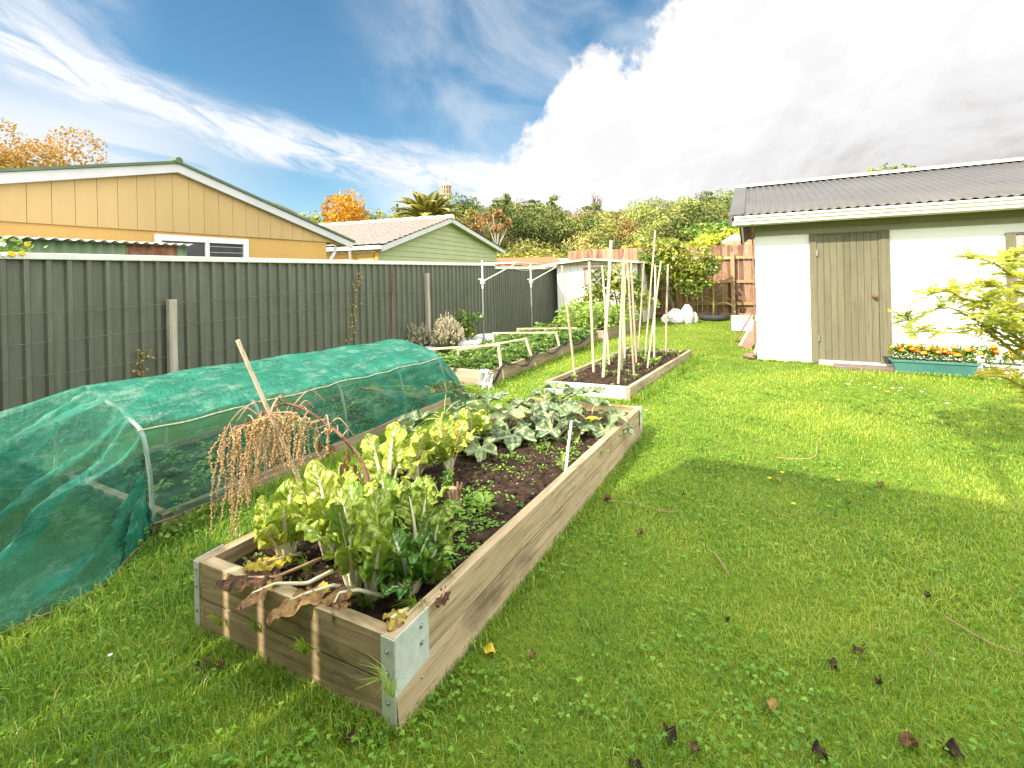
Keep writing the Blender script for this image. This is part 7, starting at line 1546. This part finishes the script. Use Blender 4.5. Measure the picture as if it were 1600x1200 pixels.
# ------------------------------------------------------------------ marigold troughs by the garage
def trough(x0, x1, Y, m, lab):
    t = thing('planter_trough', lab, 'planter', ((x0 + x1) / 2, Y, 0)); D, h = .2, .19
    def ring(z, k): return [(x0 + k, Y - D / 2 + k * .6, z), (x1 - k, Y - D / 2 + k * .6, z), (x1 - k, Y + D / 2 - k * .6, z), (x0 + k, Y + D / 2 - k * .6, z)]
    mb = MB(); o = mb.grid([ring(0, .05), ring(h - .03, .012)], True); mb.face([3, 2, 1, 0])
    n = int((x1 - x0) / .035)
    for k in range(2, n - 1):
        x = x0 + .03 + k * (x1 - x0 - .06) / n; mb.hexa([(x, Y - D / 2 + .024, .02), (x + .012, Y - D / 2 + .024, .02), (x + .012, Y - D / 2 + .03, .02), (x, Y - D / 2 + .03, .02), (x, Y - D / 2 + .002, h - .04), (x + .012, Y - D / 2 + .002, h - .04), (x + .012, Y - D / 2 + .02, h - .04), (x, Y - D / 2 + .02, h - .04)])
    obj('body', mb, M[m], t, bevel=.004); mb = MB(); R1 = ring(h - .028, -.012); R2 = ring(h, -.012); R3 = ring(h, .012); R4 = ring(h - .028, .012); mb.grid([R4, R1, R2, R3, R4], True); obj('rim', mb, M[m], t, bevel=.003)
    mb = MB(); mb.add(ring(h - .03, .013), [(0, 1, 2, 3)]); obj('soil', mb, M['soil'], t)
x0, x1 = ony(1392, 570, 8.1).x, ony(1527, 580, 8.1).x; trough(x0, x1, 8.12, 'teal_plastic', 'long teal ribbed trough of marigolds beside the garage door'); trough(x1 + .06, x1 + 1.0, 8.1, 'white_plastic', 'grey-white ribbed trough of marigolds at the right end')
def marigold(seed):
    rng = np.random.default_rng(seed); t = thing('marigold_plant', 'bushy orange marigold growing in the garage trough', 'marigold', (0, 0, 0)); lb = LB(); n = 150; d = rdir(n, .4, rng); P = d * np.array([.10, .08, .15]) * rng.uniform(.3, 1, n)[:, None] + np.array([0, 0, .11]); lb.leaves(P, rdir(n, .5, rng), rdir(n, .5, rng), .06, .018, rng.uniform(.2, .9, n)); lb.build('foliage', G['weed'], t, base=(0, 0, 0))
    for k in range(7):
        mb = MB(); q = rng.uniform(0, 6.28); r = rng.uniform(.03, .11); z = rng.uniform(.12, .26); c = (math.cos(q) * r, math.sin(q) * r - .03, z); mb.blob(c, (.033, .033, .018), 10, 5, .15); mb.blob((c[0], c[1], c[2] + .011), (.023, .023, .016), 8, 5, .2); obj('flower', mb, M['petal_orange'], t, smooth=True)
    return t
mg = [marigold(s) for s in (1, 2, 3)]; used = [0, 0, 0]; k = 0
ML = ['marigold at the left end of the teal trough by the door jamb', 'second marigold from the left in the teal trough', 'third marigold from the left in the teal trough', 'fourth marigold from the left in the teal trough', 'fifth marigold in the teal trough', 'sixth marigold in the teal trough', 'last marigold at the right end of the teal trough', 'first marigold in the grey-white trough', 'second marigold in the grey-white trough', 'third marigold in the grey-white trough', 'fourth marigold in the grey-white trough', 'last marigold in the grey-white trough']
for k in range(12):
    x = (x0 + .08 + k * (x1 - x0 - .16) / 6) if k < 7 else x1 + .12 + (k - 7) * .19; i = k % 3; p = (x, 8.1 + rnd.uniform(-.02, .03), .15); s = rnd.uniform(.9, 1.15)
    if not used[i]: t = mg[i]; used[i] = 1; t.location = p; t.scale = (s, s, s); t['group'] = 'marigolds along the garage wall'; t['label'] = ML[k]
    else: dup(mg[i], p, rnd.uniform(-.6, .6), s, ML[k], 'marigolds along the garage wall')
mb = MB(); c = ony(1391, 553, 8.2); mb.lathe([(.035, 0), (.05, .08), (.055, .09)], (c.x - .02, 8.25, .10), 12); obj('flower_pot', mb, M['tyre_black'], label='small black pot perched at the door jamb beside the teal trough', cat='pot')

# ------------------------------------------------------------------ golden-green pinnate shrub reaching in from the right
def shrub():
    base = Vector((2.75, 5.75, 0)); t = thing('pinnate_shrub', 'yellow-green shrub with feathery leaflets reaching in before the garage', 'shrub', tuple(base)); rr = random.Random(9); rng = np.random.default_rng(9); mb = MB(); lb = LB()
    D0 = -base.x * sP + base.y * cP
    paths = [[(1640, 560), (1600, 545), (1560, 520), (1520, 498), (1475, 480), (1425, 500), (1412, 497)], [(1640, 520), (1600, 485), (1560, 470), (1515, 470), (1480, 455), (1450, 462)], [(1650, 470), (1610, 440), (1580, 430), (1555, 412), (1520, 402)], [(1650, 580), (1600, 560), (1560, 530), (1530, 515), (1490, 520), (1440, 515), (1428, 522)], [(1650, 460), (1620, 420), (1590, 412), (1565, 405)], [(1640, 500), (1600, 460), (1565, 450), (1535, 445), (1500, 452)], [(1640, 540), (1605, 515), (1570, 505), (1540, 495)], [(1640, 640), (1615, 615), (1590, 600), (1565, 588), (1555, 582)], [(1650, 440), (1620, 400), (1600, 395)], [(1630, 500), (1600, 500), (1570, 480), (1545, 470), (1525, 480)], [(1640, 570), (1600, 535), (1580, 520), (1560, 495), (1545, 470)]]
    def pinna(p, d, L, tint):
        s = d.cross(Vector((0, 0, 1))).normalized(); n = max(int(L / .020), 4); Pn, Dn, Nn = [], [], []
        for i in range(n):
            q = p + d * L * (.15 + .85 * i / n) - Vector((0, 0, .25 * L * (i / n) ** 2))
            for sg_ in (-1, 1): Pn.append(list(q)); Dn.append(list(d * .55 + s * sg_ * .85 + Vector((0, 0, rr.uniform(-.2, .15))))); Nn.append([rr.uniform(-.7, .7), rr.uniform(-1.4, -.2), rr.uniform(.2, 1)])
        lb.leaves(np.array(Pn), np.array(Dn), np.array(Nn), rng.uniform(.026, .042, len(Pn)), rng.uniform(.011, .018, len(Pn)), np.clip(tint + rng.uniform(-.2, .2, len(Pn)), 0, 1)); mb.tube([p, p + d * L * .5 - Vector((0, 0, .06 * L)), p + d * L - Vector((0, 0, .25 * L))], .0016, 4)
    for k, pa in enumerate(paths):
        dd = rr.uniform(-.35, .25); pts = [base + Vector((rr.uniform(-.05, .05), rr.uniform(-.05, .05), 0))] + [atd(x, y, D0 + dd + .04 * i * rr.uniform(-1, 1)) for i, (x, y) in enumerate(pa)]
        c = bez(pts, 44); mb.tube(c, [.012 * (1 - i / 46) ** .7 + .0015 for i in range(45)], 6); tint = rr.uniform(.25, .75)
        for i in range(8, 45):
            m = 1 if i % 3 or i < 12 else 2
            for j in range(m):
                f = c[min(i + 1, 44)] - c[max(i - 1, 0)]; f = f.normalized() if f.length > 0 else Vector((-1, 0, 0)); q = rr.uniform(0, 6.28); d = (f * .5 + Vector((math.cos(q), math.sin(q), rr.uniform(-.2, .9))) * .7).normalized()
                pinna(c[i], d, rr.uniform(.09, .17), tint + rr.uniform(-.2, .25))
        pinna(c[-1], (c[-1] - c[-3]).normalized(), .14, tint + .2)
    obj('branch', mb, M['golden_stem'], t, smooth=True); lb.build('leaf', G['pinnate'], t)
shrub()

# ------------------------------------------------------------------ lawn
def inside(px, py, poly):
    c = np.zeros(len(px), bool); n = len(poly)
    for i in range(n):
        (x0, y0), (x1, y1) = poly[i], poly[(i + 1) % n]; k = ((y0 > py) != (y1 > py)) & (px < (x1 - x0) * (py - y0) / (y1 - y0 + 1e-12) + x0); c ^= k
    return c
HEM = [(-3.09, 1.40), (-2.96, 1.22), (-2.80, 1.05), (-2.78, .92), (-2.81, .70), (-2.95, .45), (-3.3, .2), (-3.8, .05), (-6, .0), (-6, 4.9), (-3.6, 4.86), (-3.12, 4.7), (-2.9, 4.5), (-3.04, 4.2)]
SKIP = [B1, B2, B3, B4, B0, HEM, [(0, 8.4), (8, 8.4), (8, 20), (0, 20)], [(.98, 8.08), (1.72, 8.08), (1.72, 8.4), (.98, 8.4)], [(-5.5, 12.9), (-2.7, 12.9), (-2.7, 16), (-5.5, 16)], [(x0, 8.0), (x1 + 1.1, 8.0), (x1 + 1.1, 8.4), (x0, 8.4)]]
def field(n, dens, rng, rmin, rmax):
    """points over the lawn; dens(r) is the share kept at range r"""
    a = rng.uniform(-math.radians(58), math.radians(58), n); r = np.sqrt(rng.uniform(rmin ** 2, rmax ** 2, n)); k = rng.uniform(0, 1, n) < dens(r); a, r = a[k], r[k]
    X, Y = np.sin(a) * r, np.cos(a) * r; x, y = X * cP - Y * sP, X * sP + Y * cP; ok = (y < 15.5) & (x > -5.55) & (y > -.55)
    for p in SKIP: ok &= ~inside(x, y, p)
    return x[ok], y[ok], r[ok]
def lowf(x, y): return .5 + .25 * np.sin(x * 2.1 + 1.7 * np.sin(y * 1.3)) + .25 * np.sin(y * 2.7 + 1.3 * np.sin(x * 1.9 + 2)) 
def patch(x, y): return .5 + .5 * np.sin(x * 6.3 + 2 * np.sin(y * 4.1)) * np.sin(y * 5.7 + 2 * np.sin(x * 3.7 + 1))
def lawn():
    rng = np.random.default_rng(77); lb = LB()
    for rmin, rmax, n, w0, hh in ((.75, 2.6, 200000, .0028, .031), (2.6, 5.5, 240000, .0045, .031), (5.5, 10, 150000, .008, .032), (10, 17, 60000, .014, .036)):
        x, y, r = field(n, lambda r: np.clip((rmin / r) ** .7, 0, 1), rng, rmin, rmax); m = len(x); q = rng.uniform(0, 6.28, m); f = lowf(x, y); g = patch(x, y)
        H = hh * rng.uniform(.45, 1.25, m) * (.75 + .45 * f); H[rng.uniform(0, 1, m) < .03] *= 1.7; left = np.clip((-.9 - x) / 1.0, 0, 1) * np.clip((4 - y) / 2, 0, 1); H *= 1 + .8 * left
        T = np.clip(.34 + .30 * (f - .5) + .18 * (g - .5) + rng.normal(size=m) * .16 - .10 * left, 0, .88); T[rng.uniform(0, 1, m) < .018] = rng.uniform(.92, 1.0)
        lb.blades(np.stack([x, y, np.full(m, -.004)], 1), np.stack([np.cos(q), np.sin(q)], 1), H, w0 * rng.uniform(.6, 1.3, m), T, rng.uniform(.15, 1.0, m))
    # longer tufts along the timber edges
    for a, b, n, hmul, o in ((B1[1], B1[2], 2600, 1.0, .05), (B1[0], B1[1], 2200, 1.1, -.05), (B1[0], B1[3], 3000, 1.5, -.07), (B2[1], B2[2], 4200, 2.0, .08), (B2[0], B2[1], 2200, 1.2, -.07), (B2[0], B2[3], 2200, 1.3, -.06), (B3[1], B3[2], 2400, 1.3, .06), ((-3.06, 1.5), (-2.98, 4.2), 3400, 1.8, .07), ((0, 8.42), (.75, 8.42), 500, 1.0, -.04), ((-5.4, 15.4), (0, 15.4), 2600, 2.2, 0), (x0b, x1b, 900, 1.2, -.03), ((-2.0, 15.0), (-1.0, 15.0), 900, 2.0, 0)):
        f = rng.uniform(0, 1, n); d = np.abs(rng.normal(size=n)) * abs(o) * .8; A, B_ = np.array(a), np.array(b); dr = (B_ - A) / np.linalg.norm(B_ - A); nrm = np.array([dr[1], -dr[0]]) * (1 if o >= 0 else 1)
        if a == B1[0] and b == B1[3] or a == B2[0] and b == B2[3]: nrm = -nrm
        P = A + (B_ - A) * f[:, None] + nrm * d[:, None]; q = rng.uniform(0, 6.28, n); far = max(1.0, np.hypot(*A) / 3.2)
        lb.blades(np.stack([P[:, 0], P[:, 1], np.full(n, -.004)], 1), np.stack([np.cos(q), np.sin(q)], 1), .042 * hmul * rng.uniform(.5, 1.6, n), .0034 * far * rng.uniform(.7, 1.2, n), np.clip(.38 + rng.normal(size=n) * .16, 0, .9), rng.uniform(.2, 1, n))
    lb.build('lawn_grass', G['grass'], kind='stuff', label='bright green mown lawn grass round the beds', cat='grass', base=(0, 0, 0), smooth=False)
    # clover and small broad weeds between the blades
    lb = LB(); x, y, r = field(90000, lambda r: np.clip((1.0 / r) ** 1.1, 0, 1), rng, .75, 7); k = (patch(x * .6 + 3, y * .6) + .35 * np.clip((-.6 - x), 0, 1) - .16 * np.clip(x + .8, 0, 1) + rng.uniform(-.35, .35, len(x))) > .52; x, y, r = x[k], y[k], r[k]; m = len(x)
    h = rng.uniform(.012, .042, m); s = rng.uniform(.006, .0125, m) * np.clip(r / 3.0, 1, 2); q = rng.uniform(0, 6.28, m); tt = np.clip(.42 + rng.normal(size=m) * .2, 0, 1)
    for j in range(3):
        a = q + j * 2.094; D = np.stack([np.cos(a), np.sin(a), np.full(m, .25)], 1); lb.leaves(np.stack([x, y, h], 1), D, np.stack([-np.cos(a) * .2, -np.sin(a) * .2, np.ones(m)], 1) + rng.normal(size=(m, 3)) * .15, s, s * .95, tt, fold=.1)
    lb.build('lawn_clover', G['clover'], kind='stuff', label='clover and small broad weeds spread through the lawn', cat='clover', base=(0, 0, 0))
x0b, x1b = (x0, 7.98), (x1 + 1.0, 7.98)
lawn()
# tufts sprouting from the bed boards and corners
def tuft(px, z, n, h, lab, seed, Y=None, droop=.5, tint=.35):
    g = gz(*px, z) if Y is None else ony(*px, Y); rng = np.random.default_rng(seed); lb = LB(); q = rng.uniform(0, 6.28, n); lb.blades(np.stack([g.x + rng.normal(size=n) * .012, g.y - np.abs(rng.normal(size=n)) * .006, np.full(n, g.z)], 1), np.stack([np.cos(q), -np.abs(np.sin(q))], 1), h * rng.uniform(.5, 1.2, n), np.full(n, .0028), np.clip(tint + rng.normal(size=n) * .15, 0, .9), rng.uniform(.3, 1, n)); lb.build('grass_tuft', G['grass'], label=lab, cat='grass tuft')
tuft((478, 1018), 0, 70, .06, 'fine grass tuft growing from the gap at the middle of the front board', 1, 1.075); tuft((405, 985), 0, 46, .055, 'sparse grass tuft in the front board gap left of the middle one', 2, 1.075); tuft((345, 975), 0, 34, .06, 'small grass wisp in the front board gap near the left bracket', 3, 1.075)
tuft((612, 1085), 0, 26, .13, 'long arching grass tuft at the front board beside the steel bracket', 4, 1.085); tuft((655, 960), .235, 120, .10, 'bright grass tuft inside the bed at the right front corner', 5); tuft((690, 915), .235, 90, .10, 'grass tuft inside the bed along the right board', 6); tuft((575, 950), .235, 80, .075, 'bluish grass tuft behind the front board under the central chard', 7, tint=.2); tuft((480, 890), .235, 40, .09, 'thin grass blades between the bent chard stalks', 8)
# fallen leaves, twigs and lawn flowers
def fallen(px, size, tint, lab, seed, q=None):
    g = gz(*px, .03); rr = random.Random(seed); mb = MB(); q = rr.uniform(0, 6.28) if q is None else q; a, b = Vector((math.cos(q), math.sin(q), .1)), Vector((-math.sin(q), math.cos(q), 0)); rows = []
    for j in range(9):
        v = j / 8; w = size * .42 * math.sin(math.pi * (v * .9 + .06)) ** .8 * (1 + (.08 + .09 * (seed % 3)) * math.sin(v * (9 + seed % 7) + seed)); rows.append([g + a * (v - .5) * size + b * u * w + Vector((0, 0, -.012 + rr.uniform(-.003, .003) + (.25 + (seed % 4) * .3) * w * u * u + .008 * math.sin(v * 6 + u * 2 + seed))) for u in (-1, -.5, 0, .5, 1)])
    mb.grid(rows); mb.tube([g - a * size * .5, g - a * size * .8 + Vector((0, 0, .006))], .0016, 4); obj('fallen_leaf', mb, G['dead'], smooth=True, tint=tint, label=lab, cat='leaf')
for i, (px, s, tn, lab) in enumerate([((1000, 829), .05, .42, 'tan brown curled leaf on shaded lawn right of the bed'), ((1215, 748), .055, .62, 'pale narrow leaf lying just inside the lawn shadow edge'), ((1375, 754), .06, .18, 'dark red leaf on the lawn shadow edge at right'), ((1300, 1031), .05, .05, 'black curled leaf, left of the pair at lower right'), ((1341, 1011), .055, .08, 'black curled leaf, right of the pair at lower right'), ((1205, 1097), .06, .60, 'large pale tan leaf on the near lawn'), ((1047, 1143), .06, .03, 'upright black leaf on the near lawn'), ((1086, 1163), .045, .22, 'brown folded leaf right of the upright black one'), ((992, 1190), .05, .03, 'black leaf cut by the lower picture edge'), ((1420, 1155), .065, .25, 'reddish brown leaf flat on the near right lawn'), ((1281, 1172), .05, .06, 'dark leaf between the tan and reddish ones'), ((765, 1010), .06, .97, 'bright yellow-orange leaf beside the right board of the bed'), ((832, 1018), .04, .2, 'small maroon leaf right of the yellow one'), ((948, 778), .075, .22, 'brown papery leaf by the bed side board'), ((545, 1150), .055, .1, 'dark brown leaf in front of the nearest bed'), ((318, 1032), .085, .12, 'large purple-brown leaf in the clover at the left bracket'), ((345, 1036), .06, .15, 'purple-brown leaf beside the large one'), ((1137, 964), .03, .06, 'tiny black leaf at the middle of the shaded lawn'), ((1372, 1060), .035, .05, 'tiny dark leaf right of the black pair'), ((1325, 782), .03, .02, 'tiny black leaf near the far shadow edge'), ((1450, 925), .035, .25, 'small brown leaf at right middle lawn'), ((1490, 1170), .06, .06, 'long dark leaf at the lower right lawn'), ((1068, 770), .03, .05, 'small black speck of leaf near the shadow corner'), ((1375, 645), .03, .2, 'small brown leaf on the sunny lawn')]): fallen(px, s * .8, tn, lab, i + 1)
def twig(pts, r, lab, m='brown_twig', z=.03, lift=0):
    P = [gz(x, y, z + lift * (i % 2)) for i, (x, y) in enumerate(pts)]; mb = MB(); c = bez(P, 14); mb.tube(c, [r * .62 * (1 - .6 * i / 14) for i in range(15)], 5); obj('twig', mb, M[m], smooth=True, label=lab, cat='twig')
twig([(950, 782), (985, 785), (1025, 795), (1060, 800)], .004, 'long pale stalk trailing from the papery brown leaf', 'dry'); twig([(1115, 862), (1128, 880), (1140, 900)], .006, 'short tan twig at the middle of the shaded lawn', 'dry'); twig([(1190, 787), (1230, 805), (1265, 815)], .004, 'thin dark twig left of the small yellow flower'); twig([(1270, 800), (1300, 810), (1340, 822)], .004, 'thin dark twig right of the small yellow flower'); twig([(1212, 715), (1270, 715), (1277, 690), (1290, 678)], .005, 'curved tan stalk on the sunny lawn', 'dry', lift=.02); twig([(1475, 962), (1520, 990), (1560, 1010), (1600, 1022)], .005, 'long reddish twig at the right picture edge', 'dry'); twig([(1442, 1005), (1460, 1025), (1475, 1045)], .004, 'short thin red-brown twig left of the long reddish one'); twig([(1028, 797), (1045, 800), (1062, 797)], .005, 'straw scrap at the end of the pale stalk', 'dry')
def flower(px, r, m, lab, grp):
    g = gz(*px, .045); t = thing('lawn_flower', lab, 'flower', (g.x, g.y, 0), grp); mb = MB()
    for k in range(8): q = k * .785; mb.blob((g.x + r * .6 * math.cos(q), g.y + r * .6 * math.sin(q), .047), (r * .45, r * .45, r * .18), 6, 4, 0)
    obj('bloom', mb, M[m], t, smooth=True); mb = MB(); mb.tube([(g.x, g.y, 0), (g.x, g.y, .045)], .0015, 4); obj('stem', mb, M['green_stem'], t)
for px, lab in (((1222, 738), 'yellow dandelion just inside the lawn shadow edge'), ((1202, 747), 'small orange bloom left of the dandelion on the shadow edge'), ((1240, 787), 'yellow bloom in the shade between two dark twigs'), ((1268, 593), 'yellow dandelion on the sunny lawn before the garage door'), ((1387, 612), 'yellow bloom on the sunny lawn before the teal trough'), ((1262, 576), 'small yellow bloom near the door step'), ((1310, 750), 'pale yellow bloom right along the shadow edge')): flower(px, .02 if px[1] < 700 else .013, 'petal_yellow', lab, None)
for k, px in enumerate(((1367, 605), (1395, 607), (1408, 606), (1325, 600), (1440, 612), (1010, 641), (1480, 630), (172, 1024))): flower(px, .016 if px[1] < 700 else .008, 'petal_white', ['white daisy nearest the door step', 'white daisy left of the teal trough pair', 'white daisy right beside its twin before the trough', 'lone white daisy straight before the door', 'white daisy before the middle of the teal trough', 'white scrap of bloom between the two raised beds', 'white daisy before the grey-white trough', 'tiny white bloom in the clover at lower left'][k], None)
